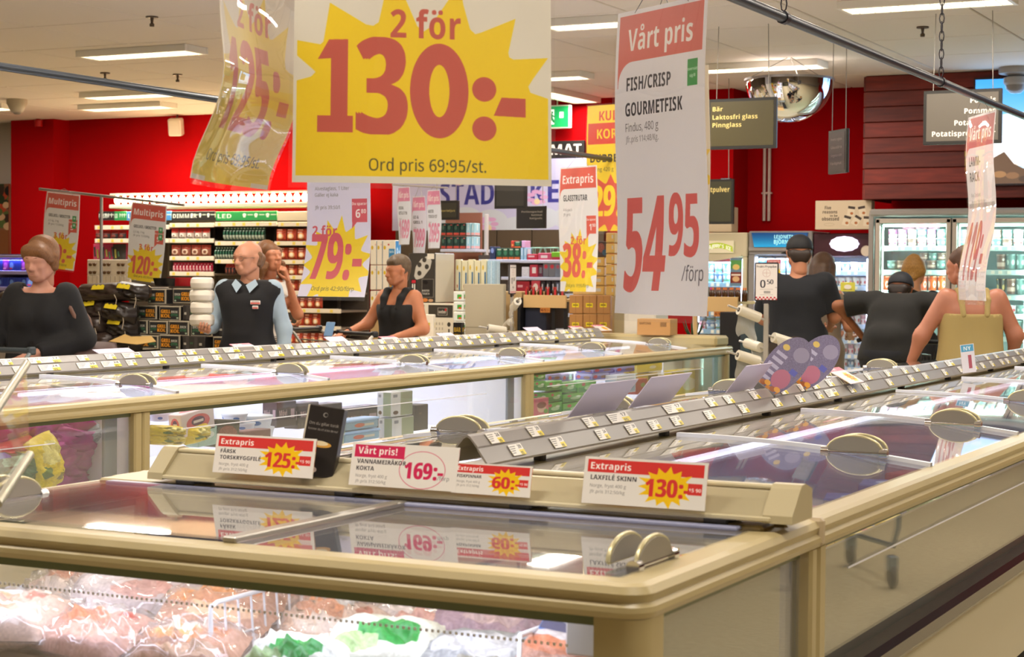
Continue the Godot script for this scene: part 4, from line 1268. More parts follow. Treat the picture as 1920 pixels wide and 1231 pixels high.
func back_wall_things() -> void:
	cards()
	var z := -13.8
	var cv := Cv.new(260, 196, hx("4c4426"))
	var y := hx("e6cf7e")
	cv.text("Bär", 10, 42, 27, y, true)
	cv.text("Laktosfri glass", 10, 78, 27, y, true)
	cv.text("Pinnglass", 10, 112, 27, y, true)
	var r := zrect(1328, 184, 1457, 279, z)
	aisle_sign("aisle_sign", "dark aisle sign in yellow letters for berries and lactose-free ice cream", printed("aisle_1", cv, 0.4), r[0], r[1], r[2], 0.0)
	cv = Cv.new(290, 210, hx("5f584e"))
	for q in [["Potatis", 46], ["Pommes", 92], ["Potatismos", 142], ["Potatisprodukter", 188]]:
		var s: String = q[0]
		cv.text(s, 278, q[1], 31, hx("efe9dc"), true, 1)
	r = zrect(1732, 168, 1879, 270, z)
	aisle_sign("aisle_sign", "dark aisle sign in white letters for potatoes and fries at top right", printed("aisle_2", cv, 0.4), r[0], r[1], r[2], 0.0)
	cv = Cv.new(90, 220, hx("2a1e20"))
	for q in [["Premiumglass", 46], ["Glasstårta", 92], ["Vegetariskt", 138], ["Färdigmat", 184]]:
		var s: String = q[0]
		cv.text(s, 10, q[1], 20, hx("8a7a78"), false, -1, 62)
	r = zrect(1556, 243, 1589, 325, -15.0)
	aisle_sign("aisle_sign", "narrow dark aisle sign turned away, hanging in front of the red wall", printed("aisle_3", cv, 0.4), r[0], 0.34, r[2], deg_to_rad(-47))
	cv = Cv.new(200, 150, hx("3c3a24"))
	cv.text("Tvättpulver", 190, 40, 26, hx("e6cf7e"), true, 1)
	r = zrect(1312, 336, 1354, 420, -17.4)
	aisle_sign("aisle_sign", "dark sign ending in pulver, half hidden behind the fish price sign", printed("aisle_4", cv, 0.4), r[0], 0.5, r[2], 0.0)
	var lb := thing("light_board", "small bright white board on the red column behind the pulver sign", "board", pz(1360, 372, -18.3))
	part(B.new().box(Vector3(), Vector3(0.1, 0.42, 0.03), 0.004), glow("board_white", "dfe4f2", 0.7), "lit_face", lb)
	part(B.new().box(Vector3(0, 0, -0.02), Vector3(0.12, 0.44, 0.03), 0.004), mat("frame_24221e", "24221e"), "frame", lb)
	cv = Cv.new(180, 150, hx("38352f"))
	r = zrect(928, 350, 988, 391, -15.0)
	aisle_sign("aisle_sign", "blank dark grey aisle sign in front of the pale blue mural", printed("aisle_5", cv, 0.4), r[0] + Vector3(0, 0.05, 0), r[1], r[2] + 0.1, 0.0)
	cv = Cv.new(180, 140, hx("242420"))
	for q in [["Portionspackad", 34], ["kattmat", 60], ["Kattgodis", 86]]:
		var s: String = q[0]
		cv.text(s, 172, q[1], 20, hx("a8a294"), true, 1)
	r = zrect(969, 386, 1024, 428, -16.0)
	aisle_sign("aisle_sign", "black aisle sign for cat food in front of the pale blue mural", printed("aisle_6", cv, 0.4), r[0], r[1], r[2], 0.0)
	cv = Cv.new(80, 60, hx("3a3728"))
	cv.text("Stearinljus", 74, 36, 12, hx("b8a860"), true, 1)
	r = zrect(828, 386, 846, 402, -16.4)
	aisle_sign("aisle_sign", "tiny dark aisle sign under the letter S of the mural", printed("aisle_7", cv, 0.4), r[0], 0.3, 0.2, 0.0)
	# DJURMAT sign on the red wall
	cv = Cv.new(240, 68, hx("181414"))
	cv.text("DJURMAT", 230, 54, 56, hx("efe8e0"), true, 1, 216)
	r = zrect(960, 265, 1097, 297, -18.74)
	single(B.new().box(Vector3(), Vector3(r[1], r[2], 0.04), 0.004, [Rect2(0, 0, 1, 1), Rect2(0, 0, 0.02, 0.02)]).done(), printed("djurmat", cv, 0.5), "wall_sign", "black sign ending in MAT in white letters on the red back wall", "wall sign", r[0])
	# green exit sign
	cv = Cv.new(140, 100, hx("0c8a4a"))
	cv.rect(14, 14, 46, 72, hx("e8f6ea"))
	for q in [[[70, 24], [80, 24], [80, 34], [70, 34]], [[58, 36], [76, 34], [80, 58], [64, 58]], [[64, 56], [80, 56], [90, 74], [82, 80]], [[64, 56], [74, 60], [58, 82], [48, 80]], [[56, 40], [44, 52], [48, 56], [62, 46]], [[76, 38], [92, 50], [88, 54], [74, 46]]]:
		var p := PackedVector2Array()
		for e in q:
			p.append(Vector2(e[0] - 26, e[1]))
		cv.poly(p, hx("0c6a3a"))
	cv.text("➔", 90, 60, 30, hx("e8f6ea"), true)
	r = zrect(1018, 197, 1069, 241, -18.6)
	var ex := thing("exit_sign", "green emergency exit sign with a running figure on the red wall", "exit sign", r[0])
	part(B.new().box(Vector3(0, 0, -0.02), Vector3(r[1], r[2], 0.06), 0.006), mat("exit_case", "d8d4c8", 0.4), "case", ex)
	part(B.new().box(Vector3(0, 0, 0.013), Vector3(r[1] - 0.03, r[2] - 0.03, 0.004)), lit("exit_face", cv, 0.6), "lit_sign_face", ex)
	strip_light(ex, Vector3(0, 0, 0.03), Vector2(0.26, 0.2), Vector3(0, PI, 0), "70f0a8", 0.1)
	part(B.new().tube([Vector3(0, r[2] / 2, -0.02), Vector3(0, 3.5 - (r[0] as Vector3).y, -0.02)], 0.008, 6), mat("exit_case", "d8d4c8"), "stem", ex)
	# pale blue mural with the words STÄD KEMI, brown panel below it
	cv = Cv.new(512, 170, hx("b4b4da"))
	var px0 := 738.0
	var k := 512.0 / (1134.0 - px0)
	var mp := func(x: float, yy: float) -> Vector2: return Vector2((x - px0) * k, (yy - 300.0) * k)
	for q in 8:
		cv.disc(60 + q * 62, 150 + 14 * sin(q * 2.0), 40, 26, hx("bcc4d4"))
	var a: Vector2 = mp.call(831, 383)
	cv.text("STÄD", a.x, a.y, 74, hx("2c2c86"), true, -1, (934 - 831) * k)
	a = mp.call(1002, 381)
	cv.text("KEMI", a.x, a.y, 74, hx("2c2c86"), true, -1, 150)
	for q in [[923, 428, 9], [1014, 379, 7], [870, 340, 8]]:
		a = mp.call(q[0], q[1])
		for e in 7:
			var g := TAU * e / 7.0
			cv.disc(a.x + 16 * cos(g), a.y - 10 + 14 * sin(g), 10, 5, hx("c89ac8"))
		cv.disc(a.x, a.y, q[2], q[2], hx("d8c8a0"))
	r = zrect(px0, 300, 1134, 431, -18.72)
	single(B.new().box(Vector3(), Vector3(r[1], r[2], 0.05), 0.0, [Rect2(0, 0, 1, 1), Rect2(0, 0, 0.02, 0.02)]).done(), printed("mural_blue", cv, 0.6), "mural", "pale blue flower mural with dark blue letters STÄD on the back wall", "mural", r[0])
	r = zrect(742, 431, 1134, 640, -18.72)
	var bp := thing("wall_panel", "dark brown wall panels under the pale blue mural", "wall panel", r[0])
	for q in 6:
		part(B.new().box(Vector3(-r[1] / 2 + (q + 0.5) * r[1] / 6, 0, 0), Vector3(r[1] / 6 - 0.012, r[2], 0.05), 0.004), mat("panel_brown", "4e4030", 0.6), "panel", bp)
	# red face and grey edge left of the posters
	# loudspeaker
	var sp := thing("loudspeaker", "white box loudspeaker high on the red wall at left", "loudspeaker", pz(330, 238, -18.6), deg_to_rad(18))
	sp.rotation.x = deg_to_rad(12)
	part(B.new().box(Vector3(), Vector3(0.17, 0.22, 0.14), 0.015), mat("speaker_white", "d8cec0", 0.5), "cabinet", sp)
	part(B.new().box(Vector3(0, 0, 0.072), Vector3(0.14, 0.19, 0.006), 0.002), mat("speaker_grille", "c6baa8", 0.8), "grille", sp)
	part(B.new().tube([Vector3(0, 0.11, -0.05), Vector3(0, 0.16, -0.12)], 0.012, 6), mat("hook_wire", "8a8a88"), "bracket", sp)
	var rb := thing("alarm_siren", "small red siren under the ceiling at far left", "siren", pz(72, 230, -18.4))
	part(B.new().lathe([Vector2(0.001, -0.05), Vector2(0.05, -0.05), Vector2(0.055, 0.03), Vector2(0.03, 0.05), Vector2(0.001, 0.05)], 12), mat("siren_red", "b80c10", 0.4), "body", rb)
	# sprinklers, detector, camera dome, mirror
	for q in [[1730, 50, "ceiling sprinkler between the aisle sign chain and the dome mirror"], [285, 31, "ceiling sprinkler above the top left lamp"], [197, 136, "ceiling sprinkler just over the left rod"], [333, 139, "ceiling sprinkler right of the left rod's sprinkler"]]:
		var p := ph(q[0], q[1], 3.5)
		var o := thing("sprinkler", q[2], "sprinkler", Vector3(p.x, 3.5, p.z))
		part(B.new().lathe([Vector2(0.0, -0.012), Vector2(0.05, -0.012), Vector2(0.05, 0.0)], 12), mat("sprinkler_dark", "6a5e52", 0.4, 0.5), "plate", o)
		part(B.new().lathe([Vector2(0.0, -0.08), Vector2(0.018, -0.08), Vector2(0.02, -0.06), Vector2(0.01, -0.05), Vector2(0.014, -0.012)], 8), mat("sprinkler_dark", "6a5e52"), "nozzle", o)
	var p := ph(32, 186, 3.5)
	var det := thing("smoke_detector", "round smoke detector in front of the lamp at far left", "smoke detector", Vector3(p.x, 3.5, p.z))
	part(B.new().lathe([Vector2(0.0, -0.16), Vector2(0.07, -0.15), Vector2(0.1, -0.09), Vector2(0.12, -0.05), Vector2(0.12, 0.0)], 14, Vector3(), true), mat("detector_white", "b8ae9c", 0.5), "body", det)
	part(B.new().lathe([Vector2(0.03, -0.175), Vector2(0.05, -0.16)], 10), mat("detector_grey", "8a8478", 0.5), "vent", det)
	var cd := pd(1905, 128, 17.2)
	var dome := thing("camera_dome", "round grey surveillance camera dome at the top right edge", "camera", Vector3(cd.x, 3.5, cd.z))
	part(B.new().lathe([Vector2(0.0, -0.25), Vector2(0.05, -0.245), Vector2(0.09, -0.21), Vector2(0.1, -0.17)], 14, Vector3(), true), mat("dome_grey", "8a8480", 0.15), "dome", dome)
	part(B.new().lathe([Vector2(0.1, -0.17), Vector2(0.115, -0.15), Vector2(0.115, -0.1), Vector2(0.07, -0.08), Vector2(0.16, -0.06), Vector2(0.16, 0.0)], 14), mat("dome_body", "a8a19a", 0.5), "housing", dome)
	var mc := pd(1480, 152, 16.6)
	var mi := thing("dome_mirror", "half-dome security mirror hanging under the ceiling", "mirror", mc)
	var pr := []
	for q in 13:
		var g := PI / 2 * q / 12.0
		pr.append(Vector2(0.4 * sin(g), -0.385 * cos(g)))
	part(B.new().lathe(pr, 40, Vector3(), true), mat("mirror_chrome", "f0f0f4", 0.02, 1.0), "mirror_shell", mi)
	part(B.new().lathe([Vector2(0.4, 0.0), Vector2(0.412, 0.0), Vector2(0.412, 0.02), Vector2(0.0, 0.03)], 40), mat("mirror_rim", "a8a4a4", 0.3, 0.6), "rim", mi)
	for q in 3:
		var g := TAU * q / 3.0 + 0.5
		part(B.new().tube([Vector3(0.38 * cos(g), 0.02, 0.38 * sin(g)), Vector3(0.02 * cos(g), 3.5 - mc.y, 0.02 * sin(g))], 0.004, 5), mat("thin_wire", "9a938a"), "wire", mi)
	# pipes on the red wall
	for q in [[1434, "left one of two white pipes running down the red wall"], [1443, "right one of two white pipes running down the red wall"]]:
		var c := pz(q[0], 280, -18.76)
		var o := thing("wall_pipe", q[1], "pipe", Vector3(c.x, 0, c.z))
		part(B.new().tube([Vector3(0, 2.1, 0), Vector3(0, 3.2, 0)], 0.018, 8), mat("pipe_white", "c8b0a4", 0.4), "pipe", o)
		part(B.new().box(Vector3(0, 2.4, -0.01), Vector3(0.06, 0.02, 0.04), 0.004), mat("pipe_white", "c8b0a4"), "clip", o)
	# lit mountain mural on the bulkhead
	cv = Cv.new(512, 220, hx("78b8ec"))
	for q in 44:
		var f := q / 44.0
		cv.rect(0, q * 5, 512, 5, hx("3f9ee6").lerp(hx("d6e8f6"), f))
	for q in [[120, 120, 150, 50, "cfe4f6"], [300, 90, 120, 40, "e6f0f8"], [210, 150, 200, 40, "f0dcc8"], [60, 150, 110, 30, "e8eef4"]]:
		cv.disc(q[0], q[1], q[2], q[3], hx(q[4]))
	var rock := PackedVector2Array([Vector2(0, 220)])
	for q in 26:
		rock.append(Vector2(q * 21.0, 178 + 16 * sin(q * 1.7) - 10 * sin(q * 0.6)))
	rock.append(Vector2(525, 220))
	cv.poly(rock, hx("5c4636"))
	for q in 20:
		cv.disc(q * 27.0, 205 + 6 * sin(q * 2.0), 14, 7, hx(["7a5a40", "4a3a30", "8c6846"][q % 3]))
	var m0 := pz(1830, 150, -17.66)
	var m1 := pz(1830, 345, -17.66)
	var mw := 2.3
	var mu := thing("lit_mural", "backlit picture of sky and mountains at the right edge over the freezers", "lit picture", Vector3(m0.x + mw / 2, (m0.y + m1.y) / 2, -17.66))
	part(B.new().box(Vector3(0, 0, -0.02), Vector3(mw + 0.04, m0.y - m1.y + 0.04, 0.06), 0.006), mat("mural_case", "3c2a28", 0.5), "case", mu)
	part(B.new().box(Vector3(0, 0, 0.015), Vector3(mw, m0.y - m1.y, 0.004)), lit("mural_sky", cv, 1.5), "lit_screen", mu)
	strip_light(mu, Vector3(0, 0, 0.05), Vector2(mw, m0.y - m1.y), Vector3(0, PI, 0), "a8d0ff", 1.6)
	# promo board on top of the dark red freezer
	cv = Cv.new(320, 170, hx("cdb99c"))
	var br := hx("3a2a22")
	cv.text("Five", 54, 52, 28, br, true, -1, 36)
	cv.text("reasons", 42, 76, 26, br, true, -1, 84)
	cv.text("to be", 84, 96, 18, br, true)
	cv.text("obsessed", 38, 118, 28, br, true, -1, 98)
	cv.disc(80, 142, 30, 9, hx("b09c80")); cv.disc(80, 142, 28, 7, hx("cdb99c"))
	for q in [[205, 62, 0.15], [268, 62, -0.2], [180, 118, 0.3], [236, 118, 0.55], [296, 122, 0.05]]:
		var pl := PackedVector2Array()
		var pl2 := PackedVector2Array()
		for e in [[-20, -30], [20, -30], [20, 30], [-20, 30]]:
			pl.append(Vector2(q[0], q[1]) + Vector2(e[0], e[1]).rotated(q[2]))
			pl2.append(Vector2(q[0], q[1]) + Vector2(e[0], e[1] * 0.25 - 20).rotated(q[2]))
		cv.poly(pl, hx("d8c8ae"))
		cv.poly(pl2, hx("3a2a20"))
		var dd := Vector2(q[0], q[1]) + Vector2(6, 14).rotated(q[2])
		cv.disc(dd.x, dd.y, 9, 8, hx("a8602c"))
	r = zrect(1532, 376, 1637, 430, -17.9)
	single(B.new().box(Vector3(), Vector3(r[1], r[2], 0.12), 0.004, [Rect2(0, 0, 1, 1), Rect2(0, 0, 0.02, 0.5)]).done(), printed("promo_board", cv, 0.6), "promo_box", "beige promo box reading Five reasons to be obsessed on top of the dark red freezer", "promo sign", r[0])
	# grey wall end: food poster at far left
	cv = Cv.new(90, 220, hx("8a5a40"))
	for q in 60:
		cv.disc(rng.randf() * 90, rng.randf() * 130, 8 + rng.randf() * 10, 8 + rng.randf() * 8, hx(["2e3a22", "b8472a", "3c2a20", "d0a880", "5a6a38", "1e1a18"][q % 6]))
	cv.rect(0, 140, 90, 80, hx("8c5530"))
	r = zrect(-40, 345, 18, 480, -18.8)
	single(B.new().box(Vector3(), Vector3(r[1], r[2], 0.04), 0.0, [Rect2(0, 0, 1, 1), Rect2(0, 0, 0.02, 0.02)]).done(), printed("food_poster", cv, 0.5), "food_poster", "dark food picture on the grey wall at the left edge", "poster", r[0] + Vector3(0, 0, 0.0))

# ---------------------------------------------------------------- packaging prints
func pack_tex(key: String, bg: String, shapes: Array, w := 96, h := 96) -> StandardMaterial3D:
	if mats.has(key):
		return mats[key]
	var cv := Cv.new(w, h, hx(bg))
	for s in shapes:
		match s[0]:
			"r": cv.rect(s[1] * w, s[2] * h, s[3] * w, s[4] * h, hx(s[5]))
			"d": cv.disc(s[1] * w, s[2] * h, s[3] * w, s[4] * h, hx(s[5]))
			"b": cv.burst(s[1] * w, s[2] * h, s[3] * w, s[4] * h, 11, 0.65, hx(s[5]))
			"t": cv.text(s[6], s[1] * w, s[2] * h, s[3] * h, hx(s[5]), true, 0, s[4] * w)
			"n": cv.noise(s[1], 5, 4)
	return printed(key, cv, 0.4)
# a card with a bulging clear front, hung on a hook
func blister(w: float, h: float, d: float) -> Mesh:
	var key := "blister %.3f %.3f" % [w, h]
	if not meshes.has(key):
		var b := B.new()
		b.box(Vector3(0, h / 2, 0), Vector3(w, h, 0.006), 0.001)
		var f := func(u: float, v: float) -> Vector3:
			var a := u * 2 - 1
			var c := v * 2 - 1
			return Vector3(a * w * 0.46, h * 0.42 - c * h * 0.36, 0.004 + d * sqrt(maxf(0.0, (1 - pow(absf(a), 4)) * (1 - pow(absf(c), 4)))))
		b.sheet(f, 6, 6, 0.0)
		meshes[key] = b.done()
	return meshes[key]
func tub(r0: float, r1: float, h: float) -> Mesh:
	var key := "tub %.3f %.3f" % [r1, h]
	if not meshes.has(key):
		meshes[key] = B.new().lathe([Vector2(0.001, 0), Vector2(r0, 0.0), Vector2(r1, h * 0.88)], 16).lathe([Vector2(r1, h * 0.88), Vector2(r1 + 0.003, h * 0.885), Vector2(r1 + 0.003, h * 0.985), Vector2(r1 - 0.004, h), Vector2(0.001, h)], 16).done()
	return meshes[key]
func bottle_mesh(r: float, h: float, body: Color) -> Mesh:
	var key := "bottle %.3f" % h
	if not meshes.has(key):
		meshes[key] = B.new().lathe([Vector2(0.001, 0), Vector2(r * 0.9, 0), Vector2(r, h * 0.04), Vector2(r, h * 0.58), Vector2(r * 0.8, h * 0.7), Vector2(r * 0.42, h * 0.8), Vector2(r * 0.42, h * 0.84)], 12, Vector3(), true).done()
		meshes[key + "cap"] = B.new().lathe([Vector2(r * 0.44, h * 0.83), Vector2(r * 0.48, h * 0.84), Vector2(r * 0.46, h * 0.99), Vector2(r * 0.3, h), Vector2(0.001, h)], 10).done()
	return meshes[key]
# front px0..px1 and right side up to px2 of an upright box whose front lies on the plane z
func carton2(called: String, label: String, m: Material, px0: float, px1: float, px2: float, y0: float, y1: float, z: float, r := [], group := "") -> MeshInstance3D:
	var q := zrect(px0, y0, px1, y1, z)
	var c: Vector3 = q[0]
	var far := pw(px2, (y0 + y1) / 2, c.x + q[1] / 2)
	var d := clampf(z - far.z, 0.05, 0.9)
	return single(B.new().box(Vector3(0, q[2] / 2, -d / 2), Vector3(q[1], q[2], d), 0.006, r).done(), m, called, label, "box", Vector3(c.x, c.y - q[2] / 2, z), 0.0, group)

# ---------------------------------------------------------------- shelf of light bulbs
func lamp_shelf() -> void:
	var zf := -18.0
	var o := thing("bulb_shelf", "long shelf of light bulbs with a canopy of glowing bulbs along the red wall", "shelf")
	var cream := mat("shelf_cream", "e6dcc8", 0.5)
	var dark := mat("shelf_back", "5c5248", 0.7)
	var a := pz(185, 380, zf)
	var e := pz(640, 380, zf)
	var mid := (a.x + e.x) / 2
	var w := e.x - a.x
	var ytop := pz(400, 372, zf).y
	var ybot := pz(400, 388, zf).y
	part(B.new().box(Vector3(mid, 1.1, -18.62), Vector3(w, 2.2, 0.04)), dark, "back_panel", o)
	part(B.new().box(Vector3(mid + 0.1, ybot + 0.02, -18.2), Vector3(w - 0.2, 0.05, 0.5), 0.01), cream, "canopy", o)
	part(B.new().box(Vector3(mid, 0.08, -18.3), Vector3(w, 0.16, 0.6), 0.01), dark, "plinth", o)
	# lit bulbs along the canopy
	var bm := B.new().lathe([Vector2(0.001, -0.05), Vector2(0.025, -0.045), Vector2(0.04, -0.02), Vector2(0.042, 0.005), Vector2(0.03, 0.035), Vector2(0.016, 0.05), Vector2(0.016, 0.07)], 10, Vector3(), true).done()
	var n := 30
	for k in n:
		var b := put(bm, glow("bulb_lit", "ffe6b0", 14.0), "bulb", o)
		b.position = Vector3(lerpf(pz(222, 380, zf).x, e.x - 0.05, k / (n - 1.0)), ybot + 0.1, -17.98)
	part(B.new().box(Vector3(mid + 0.1, ytop + 0.07, -18.02), Vector3(w - 0.25, 0.02, 0.16), 0.004), cream, "bulb_rail", o)
	strip_light(o, Vector3(mid + 0.2, ybot + 0.1, -17.93), Vector2(w - 0.5, 0.1), Vector3(0, PI, 0), "ffe0a8", 3.0)
	strip_light(o, Vector3(mid + 0.2, ybot - 0.02, -18.0), Vector2(w - 0.4, 0.1), Vector3(-PI / 2 - 0.35, 0, 0), "ffe6bc", 5.0)
	strip_light(o, Vector3(mid + 0.2, ytop + 0.1, -18.25), Vector2(w - 0.4, 0.25), Vector3(PI / 2 - 0.3, 0, 0), "ffe0a8", 3.2)
	# header boards
	var heads := [[185, 215, "FÖNSTER", "2a2826"], [215, 238, "LED", "2e8f50"], [238, 322, "LYSRÖR", "4a8cc8"], [322, 404, "DIMMER", "2c2a28"], [405, 520, "LED", "2e9a52"], [520, 640, "", "dccfb4"]]
	for q in heads:
		var r := zrect(q[0], 396, q[1], 413, zf + 0.02)
		var cv := Cv.new(int(160), 36, hx(q[3]))
		if q[2] != "":
			cv.text(q[2], 6, 26, 22, hx("e8f0e4"), true, -1, 0.0)
			for k in 3:
				cv.disc(76 + k * 30, 14, 5, 6, hx("e8f0e4"))
				cv.rect(73 + k * 30, 19, 6, 5, hx("e8f0e4"))
				cv.rect(84 + k * 30, 12, 14, 4, hx("c8d8c4"))
		part(B.new().box(r[0], Vector3(r[1] - 0.01, r[2], 0.02), 0.002), printed("head_%s_%d" % [q[2], q[0]], cv, 0.4), "header", o)
	# shelf boards with price strips: [x0, x1, y of the strip's middle]
	var rows := [[178, 318, 426], [178, 318, 451], [318, 402, 422], [318, 402, 451], [318, 402, 484], [318, 402, 513], [403, 520, 420], [403, 512, 456], [403, 512, 490], [521, 640, 420], [514, 640, 456], [514, 640, 491], [514, 640, 520], [514, 640, 549], [514, 640, 582], [560, 640, 615], [514, 640, 648]]
	for q in rows:
		var r := zrect(q[0], q[2] - 4, q[1], q[2] + 4, zf)
		var c: Vector3 = r[0]
		part(B.new().box(c, Vector3(r[1] - 0.01, r[2], 0.02), 0.003), cream, "price_strip", o)
		part(B.new().box(c + Vector3(0, -0.005, -0.3), Vector3(r[1] - 0.01, 0.025, 0.58), 0.003), mat("shelf_board", "8c8070", 0.6), "shelf_board", o)
		var lb := B.new()
		var k := 0.07
		while k < r[1] - 0.05:
			lb.box(c + Vector3(-r[1] / 2 + k, 0, 0.011), Vector3(0.04, r[2] * 0.7, 0.002))
			k += 0.17 + 0.05 * sin(k * 20.0)
		part(lb, mat("label_yellow", "e8d060", 0.5), "price_label", o)
	for x in [318, 403, 517, 636]:
		var c := pz(x, 500, zf - 0.55)
		part(B.new().box(Vector3(c.x, 1.05, zf - 0.55), Vector3(0.03, 2.1, 0.04)), mat("shelf_post", "746a5e", 0.5), "upright", o)
	# packs: [x0, x1, count, top, bottom, kind, words]
	var kinds := {
		"orange": pack_tex("bulb_orange", "c8482c", [["r", 0, 0, 1, 0.2, "a83820"], ["d", 0.5, 0.55, 0.34, 0.34, "f0b878"], ["d", 0.5, 0.55, 0.2, 0.22, "fff0d8"], ["r", 0.1, 0.05, 0.5, 0.08, "f8e0c8"]]),
		"green": pack_tex("bulb_green", "1c4034", [["r", 0.1, 0.55, 0.8, 0.4, "b8c4b4"], ["d", 0.5, 0.35, 0.25, 0.2, "2c6a50"], ["r", 0.2, 0.08, 0.6, 0.08, "c8d8cc"]]),
		"redwhite": pack_tex("bulb_redwhite", "d8ccc0", [["r", 0, 0, 1, 0.28, "c83c34"], ["d", 0.5, 0.62, 0.28, 0.24, "f4f0e8"], ["d", 0.5, 0.62, 0.14, 0.12, "8a7a6a"], ["r", 0.1, 0.9, 0.8, 0.06, "8a8078"]]),
		"brown": pack_tex("bulb_brown", "9a5a44", [["d", 0.5, 0.5, 0.34, 0.34, "d8c0a8"], ["d", 0.5, 0.5, 0.18, 0.18, "7a4a3a"], ["r", 0, 0, 1, 0.18, "b84a3c"]]),
		"pink": pack_tex("bulb_pink", "c4244c", [["r", 0.15, 0.5, 0.7, 0.4, "e8b0b8"], ["d", 0.5, 0.3, 0.22, 0.18, "f0d8d8"]]),
		"tool": pack_tex("bulb_tool", "3c3436", [["r", 0, 0, 1, 0.2, "b84038"], ["d", 0.5, 0.6, 0.3, 0.28, "8a4a40"]]),
	}
	var packs := [[322, 395, 5, 428, 448, "redwhite", "red and white bulb pack", "top shelf by the 120:- poster"], [322, 397, 4, 459, 481, "brown", "brown bulb pack", "second shelf by the 120:- poster"], [326, 400, 12, 492, 510, "pink", "pink-red bulb pack", "third shelf by the 120:- poster"], [420, 498, 13, 425, 450, "green", "dark green bulb pack", "top shelf under the green LED board"], [404, 440, 7, 462, 486, "green", "dark green bulb pack", "second shelf under the green LED board"], [424, 442, 3, 494, 514, "tool", "black bulb pack", "third shelf left of the bald head"], [519, 577, 3, 429, 451, "orange", "orange bulb pack", "top shelf left of the ice cream sign"], [523, 577, 3, 464, 486, "orange", "orange bulb pack", "second shelf left of the ice cream sign"], [523, 577, 3, 497, 517, "orange", "orange bulb pack", "third shelf by the curly-haired woman"], [526, 577, 3, 525, 545, "orange", "orange bulb pack", "fourth shelf by the curly-haired woman"], [548, 606, 4, 558, 578, "orange", "orange bulb pack", "fifth shelf under the ice cream sign"], [556, 602, 3, 588, 611, "orange", "orange bulb pack", "sixth shelf under the ice cream sign"], [540, 640, 7, 624, 645, "orange", "orange bulb pack", "lowest shelf beside the trolley"], [180, 238, 4, 432, 448, "tool", "dark red tool pack", "top shelf of the leftmost bay"]]
	for q in packs:
		var cnt: int = q[2]
		for k in cnt:
			var x0 := lerpf(q[0], q[1], float(k) / cnt)
			var x1 := lerpf(q[0], q[1], (k + 0.92) / cnt)
			var r := zrect(x0, q[3], x1, q[4], zf - 0.06)
			var c: Vector3 = r[0]
			single(blister(snappedf(r[1], 0.004), snappedf(r[2], 0.004), 0.03), kinds[q[5]], "bulb_pack", "%s, %s from left on the %s" % [q[6], nth(k), q[7]], "bulb pack", c + Vector3(0, -r[2] / 2, 0.0), 0.0, q[6] + "s on the " + q[7])
	# pink board with hanging tools in the leftmost bay
	var r := zrect(176, 457, 238, 487, zf - 0.12)
	var pb := thing("tool_board", "pink pegboard with dark small tools hanging from it, left of the 120:- poster", "tool board", r[0])
	part(B.new().box(Vector3(), Vector3(r[1], r[2], 0.02), 0.003), mat("board_pink", "c84a6a", 0.6), "board", pb)
	part(B.new().box(Vector3(r[1] * 0.3, 0, 0.012), Vector3(r[1] * 0.38, r[2], 0.01)), mat("board_dark", "4a4440", 0.6), "dark_panel", pb)
	for k in 9:
		part(B.new().tube([Vector3(-r[1] * 0.42 + k * r[1] * 0.09, r[2] * 0.3 - 0.03 * (k % 3), 0.04), Vector3(-r[1] * 0.42 + k * r[1] * 0.09 + 0.02, -r[2] * 0.3 - 0.02 * (k % 2), 0.05)], 0.012, 6), mat(["tool_dark", "tool_yellow", "tool_green"][k % 3], ["2c2a28", "8a8430", "2f5a34"][k % 3], 0.5), "tool", pb)
	# sunglasses rack
	r = zrect(162, 488, 242, 532, -16.2)
	var sg := thing("sunglasses_rack", "white rack with rows of brown sunglasses behind the charcoal", "glasses rack", (r[0] as Vector3))
	part(B.new().box(Vector3(0, 0, -0.03), Vector3(r[1], r[2] + 0.02, 0.03), 0.004), mat("rack_white", "d8ccb8", 0.5), "panel", sg)
	var sy: float = (r[0] as Vector3).y
	part(B.new().box(Vector3(0, -sy / 2, -0.06), Vector3(0.08, sy, 0.03), 0.004), mat("rack_white", "d8ccb8"), "post", sg)
	for row in 2:
		for k in 3:
			var g := B.new()
			var cx: float = -r[1] * 0.33 + k * r[1] * 0.33
			var cy: float = r[2] * 0.32 - row * 0.09
			for s in [-1.0, 1.0]:
				g.ball(Vector3(cx + s * 0.03, cy, 0.02), Vector3(0.028, 0.02, 0.008), 10, 6)
			g.tube([Vector3(cx - 0.06, cy + 0.012, 0.015), Vector3(cx + 0.06, cy + 0.012, 0.015)], 0.004, 5)
			part(g, mat("lens_brown", "5a4028", 0.2), "sunglasses", sg)
	for k in 9:
		part(B.new().box(Vector3(-r[1] * 0.42 + k * r[1] * 0.105, -r[2] * 0.32, 0.02), Vector3(0.02, 0.09, 0.01), 0.003), mat("case_clear", "b8ac9a", 0.2), "glasses_case", sg)
	# blue lit shelf at the left border
	var bs := thing("blue_shelf", "bluish lit shelf with blue and purple packs behind the woman in black", "shelf", Vector3())
	var zb := -16.5
	for y in [511, 541]:
		var q := zrect(-40, y - 4, 56, y + 3, zb)
		part(B.new().box((q[0] as Vector3) + Vector3(0, 0, -0.2), Vector3(q[1], q[2], 0.42), 0.004), mat("shelf_lilac", "9a92b8", 0.4), "shelf_board", bs)
	var q0 := zrect(-40, 476, 56, 640, zb - 0.4)
	part(B.new().box(q0[0], Vector3(q0[1], q0[2], 0.03)), mat("shelf_back_blue", "4a4468", 0.6), "back_panel", bs)
	var q1 := zrect(-40, 478, 56, 484, zb)
	part(B.new().box((q1[0] as Vector3) + Vector3(0, 0, -0.1), Vector3(q1[1], q1[2], 0.2), 0.003), mat("shelf_lilac", "9a92b8"), "top_board", bs)
